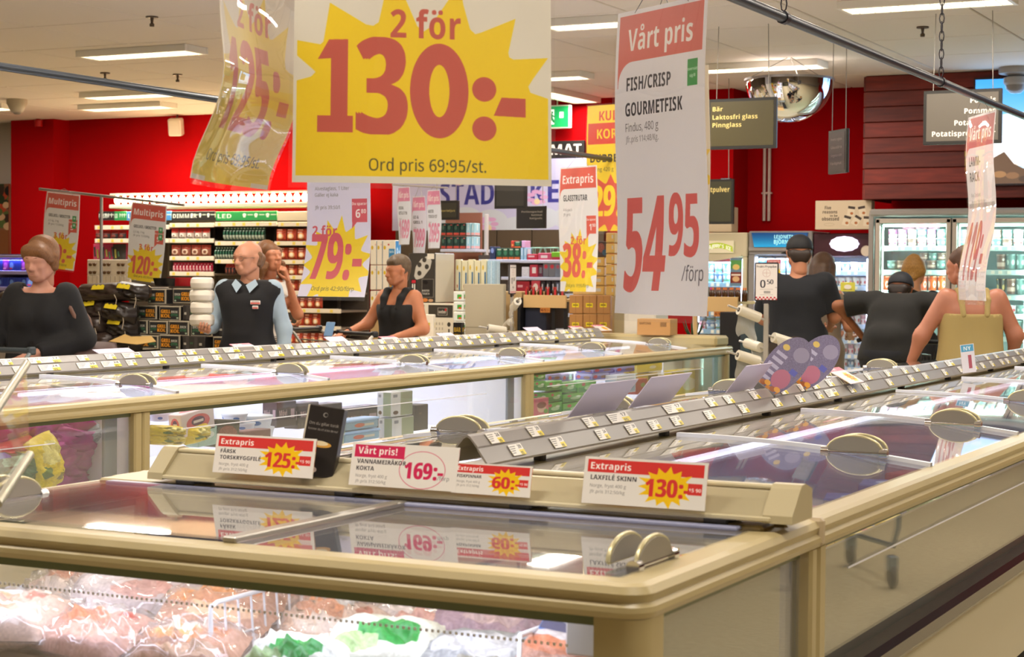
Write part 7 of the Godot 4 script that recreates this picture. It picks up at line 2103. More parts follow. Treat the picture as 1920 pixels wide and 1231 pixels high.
func freezer_goods() -> void:
	var X := -5.5
	var i := 0
	# magenta bags
	var mg := mat("bag_magenta", "b0208c", 0.25, 0.0, {"clearcoat_enabled": true, "clearcoat": 0.5})
	for row in 4:
		for k in 6:
			bag("magenta_bag", "glossy magenta bag, %s from left in the %s layer of the far freezer" % [nth(k), ["top", "second", "third", "bottom"][row]], "frozen bag", mg, 8 + k * 40 + 12 * (row % 2), 796 + row * 34 - k * 3, X - 0.1 - 0.02 * ((k + row) % 4), true, Vector3(0.4, 0.17, 0.16), rng.randf_range(-0.1, 0.2), 200 + (row * 6 + k) % 7, "magenta bags in the far freezer", -0.35)
	var yl := pack_tex("bag_yellow_print", "e8d010", [["d", 0.55, 0.3, 0.3, 0.2, "f4ec90"], ["d", 0.3, 0.6, 0.14, 0.1, "5a7a1c"], ["d", 0.7, 0.75, 0.12, 0.08, "8a7a10"], ["n", 0.05]])
	bag("yellow_bag", "bright yellow bag of frozen food in front of the magenta bags", "frozen bag", yl, 78, 868, X + 0.03, true, Vector3(0.2, 0.26, 0.14), 0.3, 231)
	bag("yellow_bag", "smaller yellow bag lying at the left, half under the bright yellow bag", "frozen bag", yl, 40, 862, X, true, Vector3(0.2, 0.12, 0.12), 0.1, 232)
	bag("green_bag", "dark green bag at the bottom left of the far freezer's left window", "frozen bag", pack_tex("bag_green_print", "2c5a34", [["r", 0.2, 0.1, 0.5, 0.2, "8ac0a0"], ["r", 0, 0.02, 0.4, 0.1, "5a6ac0"], ["n", 0.06]]), 14, 885, X + 0.02, true, Vector3(0.3, 0.18, 0.14), 0.0, 233)
	bag("red_bag", "red bag peeking out behind the raised lid's edge in the far freezer", "frozen bag", pack_tex("bag_red_print", "c83a30", [["r", 0.1, 0.5, 0.8, 0.4, "d8b898"], ["n", 0.06]]), 24, 845, X - 0.02, true, Vector3(0.26, 0.1, 0.12), 0.15, 234)
	bag("grey_bag", "grey white bag with red print at the upper right of the left window", "frozen bag", pack_tex("bag_grey_print", "a8acb8", [["r", 0.3, 0.3, 0.2, 0.3, "b83038"], ["d", 0.75, 0.4, 0.16, 0.25, "e4e8f0"], ["n", 0.08]]), 212, 800, X - 0.05, true, Vector3(0.42, 0.12, 0.14), 0.08, 235, "", -0.4)
	# middle window
	i = 0
	for q in [[310, 808, 0.26, 0.06, "f0d820"], [310, 823, 0.24, 0.06, "ecd01c"], [365, 812, 0.18, 0.09, "e0c818"]]:
		bag("yellow_pack", "yellow pack, %s from the top at the left end of the middle window" % nth(i), "frozen bag", yl, q[0], q[1], X, true, Vector3(q[2], q[3], 0.12), -0.1 + 0.25 * float(i == 2), 240 + i, "yellow packs in the middle window")
		i += 1
	var mixed := [[342, 404, 768, 812, "e6dce4", [["d", 0.5, 0.5, 0.35, 0.35, "d8606c"], ["d", 0.5, 0.45, 0.2, 0.2, "5a2c5c"], ["r", 0.36, 0.4, 0.3, 0.12, "e8e0e8"]], "picture box with red fruit", 0.3], [372, 410, 800, 835, "a8d0c8", [["d", 0.5, 0.4, 0.3, 0.2, "e0ece8"], ["n", 0.05]], "pale green box", 0.1], [404, 448, 786, 838, "4a4030", [["d", 0.5, 0.5, 0.4, 0.3, "8a4a3c"], ["d", 0.3, 0.7, 0.2, 0.12, "5a6a3c"], ["n", 0.1]], "dark bag with berries", -0.2], [455, 508, 806, 840, "6a2c34", [["r", 0.2, 0.3, 0.5, 0.15, "c89a94"], ["n", 0.06]], "dark red box", 0.0]]
	for q in mixed:
		var r := xrect(q[0], q[2], q[1], q[3], X + 0.02)
		var o := carton("freezer_box", q[6] + " in the middle window left of the white tubs", "box", pack_tex("fz_" + q[4], q[4], q[5]), r, 0.08, true)
		o.rotation.z = q[7] * 0.4
	var tubm := mat("tub_frost", "dfe6f0", 0.35)
	var tc := 0
	for q in [[448, 478, 775, 790, 0], [478, 520, 778, 802, 0], [455, 490, 792, 808, 0], [490, 525, 800, 822, 1], [310, 335, 774, 790, 1], [338, 362, 772, 786, 1]]:
		var r := xrect(q[0], q[2], q[1], q[3], X - 0.1)
		var c: Vector3 = r[0]
		var o := thing("freezer_tub", "white oval tub, %s of the tubs in the far freezer's middle window" % nth(tc), "tub", c + Vector3(-0.08, -r[2] / 2, 0), 0.0, "white tubs in the middle window")
		part(B.new().lathe([Vector2(0.001, 0), Vector2(r[1] * 0.42, 0), Vector2(r[1] * 0.48, r[2] * 0.8)], 16), pack_tex("tub_side_blue", "d4dcea", [["d", 0.25, 0.5, 0.08, 0.2, "3a6ab0"], ["d", 0.75, 0.5, 0.08, 0.2, "3a6ab0"]]), "cup", o)
		part(B.new().lathe([Vector2(r[1] * 0.48, r[2] * 0.78), Vector2(r[1] * 0.5, r[2] * 0.8), Vector2(r[1] * 0.5, r[2] * 0.97), Vector2(0.001, r[2])], 16), tubm, "lid", o)
		tc += 1
	var plum := pack_tex("box_plum", "38242e", [["t", 0.3, 0.55, 0.3, 0.4, "c8a8a8", "Mövi"], ["r", 0.7, 0.3, 0.2, 0.35, "b89aa4"]], 96, 48)
	i = 0
	for q in [[560, 598, 754, 772], [600, 642, 756, 776], [645, 712, 762, 780], [520, 556, 752, 770]]:
		carton("dark_dessert_box", "flat plum-coloured dessert box, %s of the row in the far freezer's middle window" % nth(i), "box", plum, xrect(q[0], q[2], q[1], q[3] + 30, X - 0.16), 0.1, true, "plum-coloured boxes in the middle window")
		i += 1
	i = 0
	for q in [[650, 710, 784, 804], [646, 712, 806, 826], [622, 648, 790, 815], [618, 646, 812, 838]]:
		var r := xrect(q[0], q[2], q[1], q[3], X + 0.03)
		var o := thing("ice_cream_box", "light blue ice cream box, %s of four beside the black leaflet" % nth(i), "tub", (r[0] as Vector3) - Vector3(0.05, r[2] / 2, 0), PI / 2, "ice cream boxes beside the leaflet")
		part(B.new().box(Vector3(0, r[2] * 0.4, 0), Vector3(r[1], r[2] * 0.8, 0.1), 0.008), pack_tex("icebox_side_%d" % (i / 2), ["7aa8c8", "9ab094"][i / 2], [["d", 0.4, 0.5, 0.16, 0.35, "c05040"], ["r", 0.55, 0.3, 0.3, 0.4, "c8c4b4"]]), "box", o)
		part(B.new().box(Vector3(0, r[2] * 0.88, 0), Vector3(r[1] * 1.04, r[2] * 0.24, 0.11), 0.008), mat("icebox_lid_%d" % (i / 2), ["8cbcf0", "dce6e8"][i / 2], 0.35), "lid", o)
		i += 1
	for q in [[734, 752, 774, 733, 779, "upper"], [736, 752, 776, 781, 830, "lower"]]:
		var m := pack_tex("box_sage_white", "9aa88a", [["r", 0, 0, 0.42, 1, "dfe4ea"], ["r", 0.08, 0.1, 0.2, 0.12, "8a90a0"], ["d", 0.2, 0.85, 0.12, 0.08, "5a4038"]])
		carton("tall_box", "tall white and sage box, %s of two stacked in the far freezer's middle window" % q[5], "box", m, xrect(q[0], q[3], q[2], q[4], X), 0.1, true, "tall white and sage boxes")
	carton("brown_box", "dark brown box right of the two stacked sage boxes", "box", pack_tex("box_darkbrown", "3c342e", [["n", 0.05], ["r", 0.3, 0.3, 0.2, 0.06, "6a5a40"]]), xrect(778, 758, 803, 806, X - 0.06), 0.1, true)
	i = 0
	for q in [[890, 950, 718, 727], [888, 952, 728, 737]]:
		carton("checkered_box", "flat black and white checkered box with red corner, %s of two in the far freezer" % ["upper", "lower"][i], "box", pack_tex("box_check", "d8dce4", [["r", 0.0, 0.0, 0.25, 0.5, "2c2c38"], ["r", 0.3, 0.5, 0.2, 0.5, "2c2c38"], ["r", 0.55, 0.2, 0.3, 0.5, "2c2c38"], ["r", 0.25, 0.1, 0.14, 0.7, "c83040"], ["r", 0.9, 0.1, 0.1, 0.8, "c83040"]], 96, 32), xrect(q[0], q[2], q[1], q[3], X - 0.3), 0.16, true, "checkered boxes")
		i += 1
	var pw2 := xrect(835, 727, 900, 790, X - 0.5)
	carton("purple_sheet", "thin purple shelf divider standing in the nearly empty part of the far freezer", "divider", mat("divider_purple", "7a6a98", 0.4), pw2, 0.02, true)
	# right window: green cartons
	var gm := pack_tex("box_green_ice", "62b83c", [["r", 0, 0.5, 1, 0.5, "3a8a34"], ["d", 0.3, 0.25, 0.1, 0.16, "c83448"], ["d", 0.6, 0.6, 0.25, 0.2, "b4d8a0"], ["d", 0.75, 0.4, 0.12, 0.12, "e0ecd0"]])
	var gn := ["bottom", "second", "third", "top"]
	for q in [[1000, 1023, 701, 712, 3, 0], [1000, 1023, 714, 730, 2, 0], [1024, 1054, 714, 731, 2, 1], [1055, 1080, 716, 734, 2, 2], [1084, 1118, 714, 735, 2, 3], [1056, 1094, 737, 752, 1, 0], [1096, 1128, 738, 754, 1, 1], [1028, 1054, 735, 752, 1, 2], [1056, 1094, 754, 774, 0, 0], [1096, 1128, 756, 774, 0, 1], [1022, 1054, 754, 774, 0, 2]]:
		carton("green_ice_box", "green ice lolly carton, %s layer of the far freezer's pile, %s in it" % [gn[q[4]], nth(q[5])], "box", gm, xrect(q[0], q[2], q[1], q[3], X - 0.03), 0.14, true, "green ice lolly cartons")
	carton("pink_picture_box", "pink picture box with a child's face, leaning at the right window's lower left", "box", pack_tex("box_pink_face", "d87880", [["d", 0.5, 0.55, 0.3, 0.3, "e8c4a8"], ["d", 0.5, 0.4, 0.32, 0.2, "8a4a38"], ["r", 0, 0, 1, 0.2, "c85a70"], ["d", 0.8, 0.8, 0.15, 0.14, "70b048"]]), xrect(1002, 746, 1029, 778, X + 0.03), 0.05, true)
	i = 0
	for q in [[1026, 1052, 701, 714], [1054, 1076, 701, 714], [1110, 1142, 699, 711], [1144, 1170, 698, 711], [1112, 1150, 688, 698], [1154, 1190, 686, 697]]:
		carton("purple_ice_box", "purple ice cream carton, %s from the near end in the right window" % nth(i), "box", pack_tex("box_purple", "6a5ab0", [["r", 0, 0, 1, 0.4, "a8a4d8"], ["d", 0.2, 0.5, 0.12, 0.3, "c83448"], ["d", 0.7, 0.6, 0.2, 0.25, "8a5a48"]]), xrect(q[0], q[2], q[1], q[3], X - 0.1), 0.14, true, "purple cartons in the right window")
		i += 1
	carton("white_blue_box", "white and light blue box standing right of the green cartons", "box", pack_tex("box_white_blue", "c4d8ec", [["r", 0, 0, 1, 0.25, "eef2f8"], ["r", 0.3, 0.45, 0.3, 0.12, "4a6aa8"], ["d", 0.75, 0.6, 0.14, 0.2, "5a4a44"]]), xrect(1157, 702, 1192, 736, X), 0.1, true)
	carton("red_box", "red box behind the white and light blue box in the right window", "box", pack_tex("box_red_fz", "b8442c", [["d", 0.6, 0.4, 0.2, 0.16, "8a9a40"]]), xrect(1193, 710, 1214, 738, X - 0.02), 0.1, true)
	carton("yellow_box", "yellow box with dark side in the middle of the right window", "box", pack_tex("box_yellow_fz", "c8a820", [["r", 0.5, 0.1, 0.5, 0.9, "6a5a20"], ["d", 0.3, 0.3, 0.16, 0.1, "e8e4d0"]]), xrect(1196, 700, 1234, 736, X - 0.1), 0.12, true)
	carton("yellow_sheet", "flat bright yellow card under the rim in the right window", "card", pack_tex("box_yellow_flat", "e8d028", [["d", 0.7, 0.5, 0.1, 0.2, "f0e8c0"]]), xrect(1180, 681, 1242, 697, X - 0.12), 0.08, true)
	carton("yellow_chick_box", "yellow box with a pale figure at the right end of the right window", "box", pack_tex("box_yellow_chick", "e0cc28", [["d", 0.5, 0.6, 0.25, 0.25, "f0e8b8"], ["d", 0.45, 0.4, 0.12, 0.12, "f4ecc8"], ["r", 0.7, 0, 0.3, 1, "a89428"]]), xrect(1266, 692, 1318, 738, X + 0.02), 0.1, true)
	carton("white_card", "white card strip under the rim at the right window's far end", "card", mat("card_white", "e8eef2", 0.5), xrect(1244, 674, 1340, 696, X - 0.2), 0.02, true)
	# fish bags in the near end freezer: seen through its front pane
	var fish := []
	for k in 4:
		fish.append(pack_tex("bag_fish_%d" % k, ["dcc0b0", "c8988a", "d8ccd0", "c09078"][k], [["d", 0.35, 0.4, 0.3, 0.16, ["e0a080", "d88868", "f0e4e4", "d89868"][k]], ["d", 0.6, 0.7, 0.3, 0.14, ["f0e0d8", "e8b8a8", "d8a8a0", "e8c0a0"][k]], ["r", 0.1, 0.05, 0.5, 0.18, ["e8e8ec", "d8d4dc", "e4e8f0", "c8b8b0"][k]], ["d", 0.75, 0.25, 0.1, 0.08, ["c87860", "b85a50", "a87890", "b87048"][k]], ["n", 0.06]]))
	var words := ["pale fish fillets", "pink salmon pieces", "frosted white fillets", "orange-brown breaded fish"]
	i = 0
	# [x, y(height), z, width, height, turn]
	for q in [[-2.98, 0.66, -3.22, 0.3, 0.2, 0.3], [-2.72, 0.64, -3.25, 0.3, 0.19, -0.2], [-2.8, 0.69, -3.5, 0.32, 0.2, 0.6], [-2.5, 0.68, -3.42, 0.3, 0.2, 0.2], [-3.05, 0.67, -3.55, 0.28, 0.2, -0.4], [-2.62, 0.7, -3.7, 0.34, 0.2, 0.1], [-2.95, 0.7, -3.82, 0.3, 0.2, 0.5], [-2.42, 0.64, -3.2, 0.26, 0.18, 0.1], [-2.25, 0.66, -3.5, 0.3, 0.2, -0.3], [-2.3, 0.69, -3.75, 0.32, 0.2, 0.4], [-2.05, 0.67, -3.6, 0.3, 0.2, 0.2], [-1.95, 0.69, -3.82, 0.3, 0.2, -0.2]]:
		var me := B.new().pillow(Vector3(), Vector3(q[3], q[4], 0.085), 300 + i, 0.35, 14).done()
		var o := thing("fish_bag", "clear bag of %s in the near end freezer, %s from its left corner" % [words[i % 4], nth(i)], "frozen bag", Vector3(q[0], q[1], q[2]), q[5], "bags of fish in the near end freezer")
		put(me, fish[i % 4], "filling", o).basis = Basis(Vector3.RIGHT, -PI / 2 + 0.35)
		var sk := B.new().pillow(Vector3(), Vector3(q[3] * 1.12, q[4] * 1.12, 0.1), 320 + i, 0.4, 14)
		part(sk, pane("bag_film", "f4f6ff", 0.1), "film", o).basis = Basis(Vector3.RIGHT, -PI / 2 + 0.35)
		i += 1
	part_fill()
	for q in [[-1.98, 0.68, -3.3, 0.26, 0.17, 0.3, "white bag with green print", "bag_greenwhite", "e0e4dc", [["r", 0.3, 0.3, 0.5, 0.4, "2c9a48"], ["d", 0.3, 0.7, 0.2, 0.14, "a8c890"], ["n", 0.05]]], [-2.13, 0.65, -3.18, 0.24, 0.16, -0.1, "white and bright green bag foremost", "bag_greenwhite", "e0e4dc", []], [-1.72, 0.66, -3.3, 0.34, 0.22, 0.1, "big grey vacuum bag of fish", "bag_greyfish", "9aa0a8", [["d", 0.4, 0.4, 0.3, 0.2, "c4c8d0"], ["d", 0.6, 0.7, 0.25, 0.15, "8a8a80"], ["n", 0.08]]], [-1.82, 0.68, -3.52, 0.3, 0.2, 0.5, "purple-grey vacuum bag", "bag_mauve", "a890a4", [["d", 0.5, 0.4, 0.25, 0.2, "c8b0b8"], ["r", 0.6, 0.1, 0.2, 0.12, "d06060"], ["n", 0.06]]]]:
		var me := B.new().pillow(Vector3(), Vector3(q[3], q[4], 0.09), 360 + i, 0.35, 14).done()
		var o := single(me, pack_tex(q[7], q[8], q[9]), "frozen_bag", q[6] + " in the right half of the near end freezer", "frozen bag", Vector3(q[0], q[1], q[2]))
		o.basis = Basis(Vector3.UP, q[5]) * Basis(Vector3.RIGHT, -PI / 2 + 0.45)
		i += 1
	var bl := thing("blue_fish_pack", "dark blue printed pack with orange fish, at the near end freezer's right front", "frozen pack", Vector3(-1.51, 0.775, -3.3), 0.0)
	bl.basis = Basis(Vector3.UP, -0.1) * Basis(Vector3.RIGHT, -0.75) * Basis(Vector3.BACK, -0.12)
	part(B.new().box(Vector3(), Vector3(0.18, 0.1, 0.03), 0.008), pack_tex("pack_navy_fish", "28306e", [["r", 0, 0, 1, 0.25, "4a78c0"], ["r", 0.1, 0.5, 0.28, 0.22, "d8dcec"], ["d", 0.68, 0.42, 0.12, 0.2, "d8502c"], ["d", 0.9, 0.3, 0.1, 0.14, "b83a58"], ["t", 0.3, 0.42, 0.2, 0.4, "c8d4f0", "FISK"]], 128, 72), "pack", bl)
	part(B.new().pillow(Vector3(0, -0.09, 0), Vector3(0.22, 0.12, 0.05), 380, 0.3, 10), fish[1], "contents", bl)
	carton("white_liner_card", "white plastic end piece at the right end inside the near freezer", "panel", mat("liner_card", "d8dae2", 0.5), zrect(1060, 1110, 1138, 1231, -3.2), 0.01)
	# wire basket
	var wb := thing("freezer_basket", "white wire basket hanging in the near end freezer", "basket", Vector3(-2.36, 0.0, -3.2))
	var wire := mat("wire_white", "e8ecf4", 0.4)
	var x1 := 0.75
	var zb := -0.55
	part(B.new().tube([Vector3(0, 0.61, 0), Vector3(0, 0.745, 0), Vector3(0.008, 0.755, -0.012), Vector3(0, 0.755, zb), Vector3(x1, 0.755, zb), Vector3(x1, 0.755, -0.01), Vector3(x1, 0.61, 0)], 0.0055, 8), wire, "rim_wire", wb)
	for k in 12:
		var f := k / 11.0
		part(B.new().tube([Vector3(0, 0.752, zb * f), Vector3(0.01, 0.61, zb * f)], 0.003, 6), wire, "wire", wb)
	for k in 14:
		var f := (k + 1) / 14.0
		part(B.new().tube([Vector3(x1 * f, 0.752, zb), Vector3(x1 * f, 0.61, zb + 0.01)], 0.003, 6), wire, "wire", wb)
	for y in [0.61, 0.67]:
		part(B.new().tube([Vector3(0, y, 0), Vector3(0, y, zb), Vector3(x1, y, zb)], 0.003, 6), wire, "wire", wb)
	# what fills the middle island, dimly seen through its lids and side
	rng.seed = 77
	var ms := [pack_tex("fill_red", "a83040", [["r", 0.2, 0.3, 0.6, 0.3, "e0c8c0"]]), pack_tex("fill_blue", "3c58a0", [["d", 0.5, 0.5, 0.3, 0.3, "c8d8ec"]]), pack_tex("fill_green", "4a8a4c", [["r", 0.2, 0.3, 0.6, 0.3, "e4e8c8"]]), pack_tex("fill_white", "d8d8e0", [["d", 0.5, 0.5, 0.3, 0.3, "7a90c0"]]), pack_tex("fill_yellow", "d8c040", [["r", 0.2, 0.3, 0.5, 0.3, "b04030"]])]
	var mn := ["red", "blue", "green", "white", "yellow"]
	var n := 0
	for s in [1.0, -1.0]:
		for k in 14:
			for row in 2:
				var zz := -4.45 - k * 0.5
				var xx: float = (-1.62 if s > 0 else -2.95) + s * row * -0.36
				var kind := rng.randi() % 5
				single(boxmesh(Vector3(0.3, 0.14, 0.22), 0.006), ms[kind], "frozen_box", "%s frozen box, middle island's %s half, %s pair from near end, %s" % [mn[kind], "right" if s > 0 else "left", nth(k), "outer" if row == 0 else "inner"], "frozen box", Vector3(xx, 0.47 + 0.02 * rng.randf(), zz), rng.randf_range(-0.25, 0.25), "frozen boxes in the middle island")
				n += 1

func part_fill() -> void:
	var o := single(B.new().box(Vector3(0, 0.06, 0), Vector3(1.85, 0.12, 0.9), 0.02).done(), mat("frost_layer", "b8a8a0", 0.7), "lower_fish_layer", "lower layer of frosted fish packs at the bottom of the near end freezer", "frozen packs", Vector3(-2.29, 0.472, -3.62))
	o.set_meta("kind", "stuff")

# ---------------------------------------------------------------- bodies: a field of tapered bones, meshed as surface nets
# bones: [a, b, radius at a, radius at b]; clips: [point, normal, reach] cut away what lies beyond the plane
func nets(bones: Array, cell: float, k: float, clips := []) -> Array:
	var lo := Vector3(1e9, 1e9, 1e9)
	var hi := -lo
	for b in bones:
		var r: float = maxf(b[2], b[3]) + k + cell * 2.0
		lo = lo.min((b[0] as Vector3).min(b[1]) - Vector3(r, r, r))
		hi = hi.max((b[0] as Vector3).max(b[1]) + Vector3(r, r, r))
	var nx := int((hi.x - lo.x) / cell) + 2
	var ny := int((hi.y - lo.y) / cell) + 2
	var nz := int((hi.z - lo.z) / cell) + 2
	var D := PackedFloat32Array()
	D.resize(nx * ny * nz)
	D.fill(1.0)
	var sxy := nx * ny
	for b in bones:
		var a: Vector3 = b[0]
		var e: Vector3 = b[1]
		var ra: float = b[2]
		var rb: float = b[3]
		var ba := e - a
		var bb := maxf(ba.length_squared(), 1e-9)
		var r := maxf(ra, rb) + k + cell * 1.6
		var p0 := ((a.min(e) - Vector3(r, r, r) - lo) / cell).floor()
		var p1 := ((a.max(e) + Vector3(r, r, r) - lo) / cell).ceil()
		for z in range(maxi(0, int(p0.z)), mini(nz, int(p1.z) + 1)):
			for y in range(maxi(0, int(p0.y)), mini(ny, int(p1.y) + 1)):
				var i := z * sxy + y * nx
				for x in range(maxi(0, int(p0.x)), mini(nx, int(p1.x) + 1)):
					var pa := lo + Vector3(x, y, z) * cell - a
					var h := clampf(pa.dot(ba) / bb, 0.0, 1.0)
					var d := (pa - ba * h).length() - (ra + (rb - ra) * h)
					var o := D[i + x]
					var q := k - absf(d - o)
					D[i + x] = minf(d, o) - (q * q * 0.25 / k if q > 0.0 else 0.0)
	for c in clips:
		var cp: Vector3 = c[0]
		var cn: Vector3 = (c[1] as Vector3).normalized()
		var reach: float = c[2]
		for z in nz:
			for y in ny:
				for x in nx:
					var p := lo + Vector3(x, y, z) * cell - cp
					if p.length_squared() < reach * reach:
						var i := z * sxy + y * nx + x
						D[i] = maxf(D[i], p.dot(cn))
	var v := PackedVector3Array()
	var n := PackedVector3Array()
	var ix := PackedInt32Array()
	var id := PackedInt32Array()
	id.resize(D.size())
	id.fill(-1)
	var lim := cell * 2.0
	for z in nz - 1:
		for y in ny - 1:
			var i := z * sxy + y * nx
			for x in nx - 1:
				var d0 := D[i + x]
				if d0 > lim or d0 < -lim:
					continue
				var d := [d0, D[i + x + 1], D[i + x + nx], D[i + x + nx + 1], D[i + x + sxy], D[i + x + sxy + 1], D[i + x + sxy + nx], D[i + x + sxy + nx + 1]]
				var s := 0
				for q in 8:
					if d[q] < 0.0: s += 1
				if s == 0 or s == 8:
					continue
				var c := Vector3()
				var m := 0
				for e in [[0, 1], [2, 3], [4, 5], [6, 7], [0, 2], [1, 3], [4, 6], [5, 7], [0, 4], [1, 5], [2, 6], [3, 7]]:
					var a: float = d[e[0]]
					var b: float = d[e[1]]
					if (a < 0.0) != (b < 0.0):
						var t := a / (a - b)
						var p := Vector3(e[0] & 1, (e[0] >> 1) & 1, e[0] >> 2)
						var w := Vector3(e[1] & 1, (e[1] >> 1) & 1, e[1] >> 2)
						c += p + (w - p) * t
						m += 1
				id[i + x] = v.size()
				v.append(lo + (Vector3(x, y, z) + c / m) * cell)
				n.append(Vector3(d[1] + d[3] + d[5] + d[7] - d[0] - d[2] - d[4] - d[6], d[2] + d[3] + d[6] + d[7] - d[0] - d[1] - d[4] - d[5], d[4] + d[5] + d[6] + d[7] - d[0] - d[1] - d[2] - d[3]).normalized())
	for z in range(1, nz - 1):
		for y in range(1, ny - 1):
			for x in range(1, nx - 1):
				var i := z * sxy + y * nx + x
				if id[i] < 0:
					continue
				var a := D[i] < 0.0
				for ax in 3:
					var st: int = [1, nx, sxy][ax]
					if a == (D[i + st] < 0.0):
						continue
					var u: int = [nx, sxy, 1][ax]
					var w: int = [sxy, 1, nx][ax]
					var q := [id[i], id[i - u], id[i - u - w], id[i - w]]
					if q.min() < 0:
						continue
					if not a:
						q = [q[0], q[3], q[2], q[1]]
					# clockwise as seen from outside
					ix.append_array(PackedInt32Array([q[0], q[1], q[2], q[0], q[2], q[3]]))
	# put every triangle's winding in line with its normals
	for t in range(0, ix.size(), 3):
		var A := v[ix[t]]
		if (v[ix[t + 1]] - A).cross(v[ix[t + 2]] - A).dot(n[ix[t]] + n[ix[t + 1]] + n[ix[t + 2]]) > 0.0:
			var sw := ix[t + 1]
			ix[t + 1] = ix[t + 2]
			ix[t + 2] = sw
	return [v, n, ix]

func joined(list: Array) -> ArrayMesh:   # list of [nets result, Transform3D]
	var v := PackedVector3Array()
	var n := PackedVector3Array()
	var ix := PackedInt32Array()
	for q in list:
		var o := v.size()
		var t: Transform3D = q[1]
		var flip := t.basis.determinant() < 0.0
		for p in q[0][0]:
			v.append(t * p)
		for p in q[0][1]:
			n.append((t.basis * p).normalized())
		var a: PackedInt32Array = q[0][2]
		for k in range(0, a.size(), 3):
			ix.append(o + a[k])
			ix.append(o + a[k + (2 if flip else 1)])
			ix.append(o + a[k + (1 if flip else 2)])
	var ar := []
	ar.resize(Mesh.ARRAY_MAX)
	ar[Mesh.ARRAY_VERTEX] = v
	ar[Mesh.ARRAY_NORMAL] = n
	ar[Mesh.ARRAY_INDEX] = ix
	var m := ArrayMesh.new()
	m.add_surface_from_arrays(Mesh.PRIMITIVE_TRIANGLES, ar)
	return m

var head_m := []
var hand_m := {}

func head_nets(woman: bool) -> Array:
	var w := 0.95 if woman else 1.0
	var b := [
		[Vector3(0, 0.035, -0.018), Vector3(0, 0.03, 0.012), 0.088, 0.08],
		[Vector3(-0.03, 0.025, 0.045), Vector3(0.03, 0.025, 0.045), 0.04, 0.04],
		[Vector3(0, -0.03, 0.03), Vector3(0, -0.07, 0.045), 0.058, 0.042],
		[Vector3(0, -0.088, 0.062), Vector3(0, -0.09, 0.058), 0.022, 0.022],
		[Vector3(-0.038, -0.02, 0.055), Vector3(-0.034, -0.05, 0.05), 0.03, 0.026],
		[Vector3(0.038, -0.02, 0.055), Vector3(0.034, -0.05, 0.05), 0.03, 0.026],
		[Vector3(0.055, -0.05, 0.0), Vector3(0.03, -0.085, 0.045), 0.028, 0.024],
		[Vector3(-0.055, -0.05, 0.0), Vector3(-0.03, -0.085, 0.045), 0.028, 0.024],
		[Vector3(0, 0.012, 0.088), Vector3(0, -0.028, 0.106), 0.009, 0.014],
		[Vector3(-0.012, -0.032, 0.092), Vector3(0.012, -0.032, 0.092), 0.011, 0.011],
		[Vector3(-0.05, 0.022, 0.07), Vector3(-0.015, 0.024, 0.086), 0.012, 0.012],
		[Vector3(0.05, 0.022, 0.07), Vector3(0.015, 0.024, 0.086), 0.012, 0.012],
		[Vector3(-0.018, -0.058, 0.085), Vector3(0.018, -0.058, 0.085), 0.01, 0.01],
		[Vector3(-0.015, -0.067, 0.083), Vector3(0.015, -0.067, 0.083), 0.01, 0.01],
		[Vector3(-0.084, 0.012, -0.008), Vector3(-0.08, -0.022, -0.002), 0.015, 0.011],
		[Vector3(0.084, 0.012, -0.008), Vector3(0.08, -0.022, -0.002), 0.015, 0.011],
		[Vector3(0, -0.02, -0.03), Vector3(0, -0.13, -0.025), 0.06, 0.056 * w],
	]
	return nets(b, 0.0065, 0.018)

func hand_nets(curl: float) -> Array:   # along +y, palm to +z, thumb to +x
	var b := [
		[Vector3(-0.022, 0.0, 0), Vector3(-0.03, 0.085, 0), 0.017, 0.014],
		[Vector3(0.0, -0.01, 0), Vector3(0.0, 0.09, 0), 0.019, 0.015],
		[Vector3(0.022, 0.0, 0), Vector3(0.028, 0.088, 0), 0.018, 0.014],
		[Vector3(0, -0.05, 0), Vector3(0, 0.0, 0), 0.026, 0.022],
		[Vector3(0.026, 0.012, 0.006), Vector3(0.055, 0.045, 0.018), 0.015, 0.012],
		[Vector3(0.055, 0.045, 0.018), Vector3(0.058 - curl * 0.014, 0.078, 0.024 + curl * 0.02), 0.0115, 0.0095],
	]
	var f := [[-0.033, 0.066, 0.85], [-0.011, 0.078, 1.0], [0.011, 0.08, 0.97], [0.032, 0.074, 0.88]]
	for q in f:
		var p := Vector3(q[0], 0.092, 0)
		var a := 0.0
		for s in 3:
			a += curl * [0.9, 1.0, 0.7][s]
			var l: float = q[2] * [0.042, 0.028, 0.021][s]
			var e := p + Vector3(q[0] * 0.02, cos(a) * l, sin(a) * l)
			b.append([p, e, [0.0092, 0.0085, 0.008][s], [0.0085, 0.008, 0.007][s]])
			p = e
	return nets(b, 0.0045, 0.006)

var strand_tex: NoiseTexture2D
func strands() -> NoiseTexture2D:
	if strand_tex == null:
		strand_tex = NoiseTexture2D.new()
		strand_tex.width = 256
		strand_tex.height = 256
		strand_tex.seamless = true
		var n := FastNoiseLite.new()
		n.frequency = 0.06
		strand_tex.noise = n
		var g := Gradient.new()
		g.set_color(0, Color(0.45, 0.45, 0.45))
		g.set_color(1, Color(1.25, 1.2, 1.1))
		strand_tex.color_ramp = g
	return strand_tex

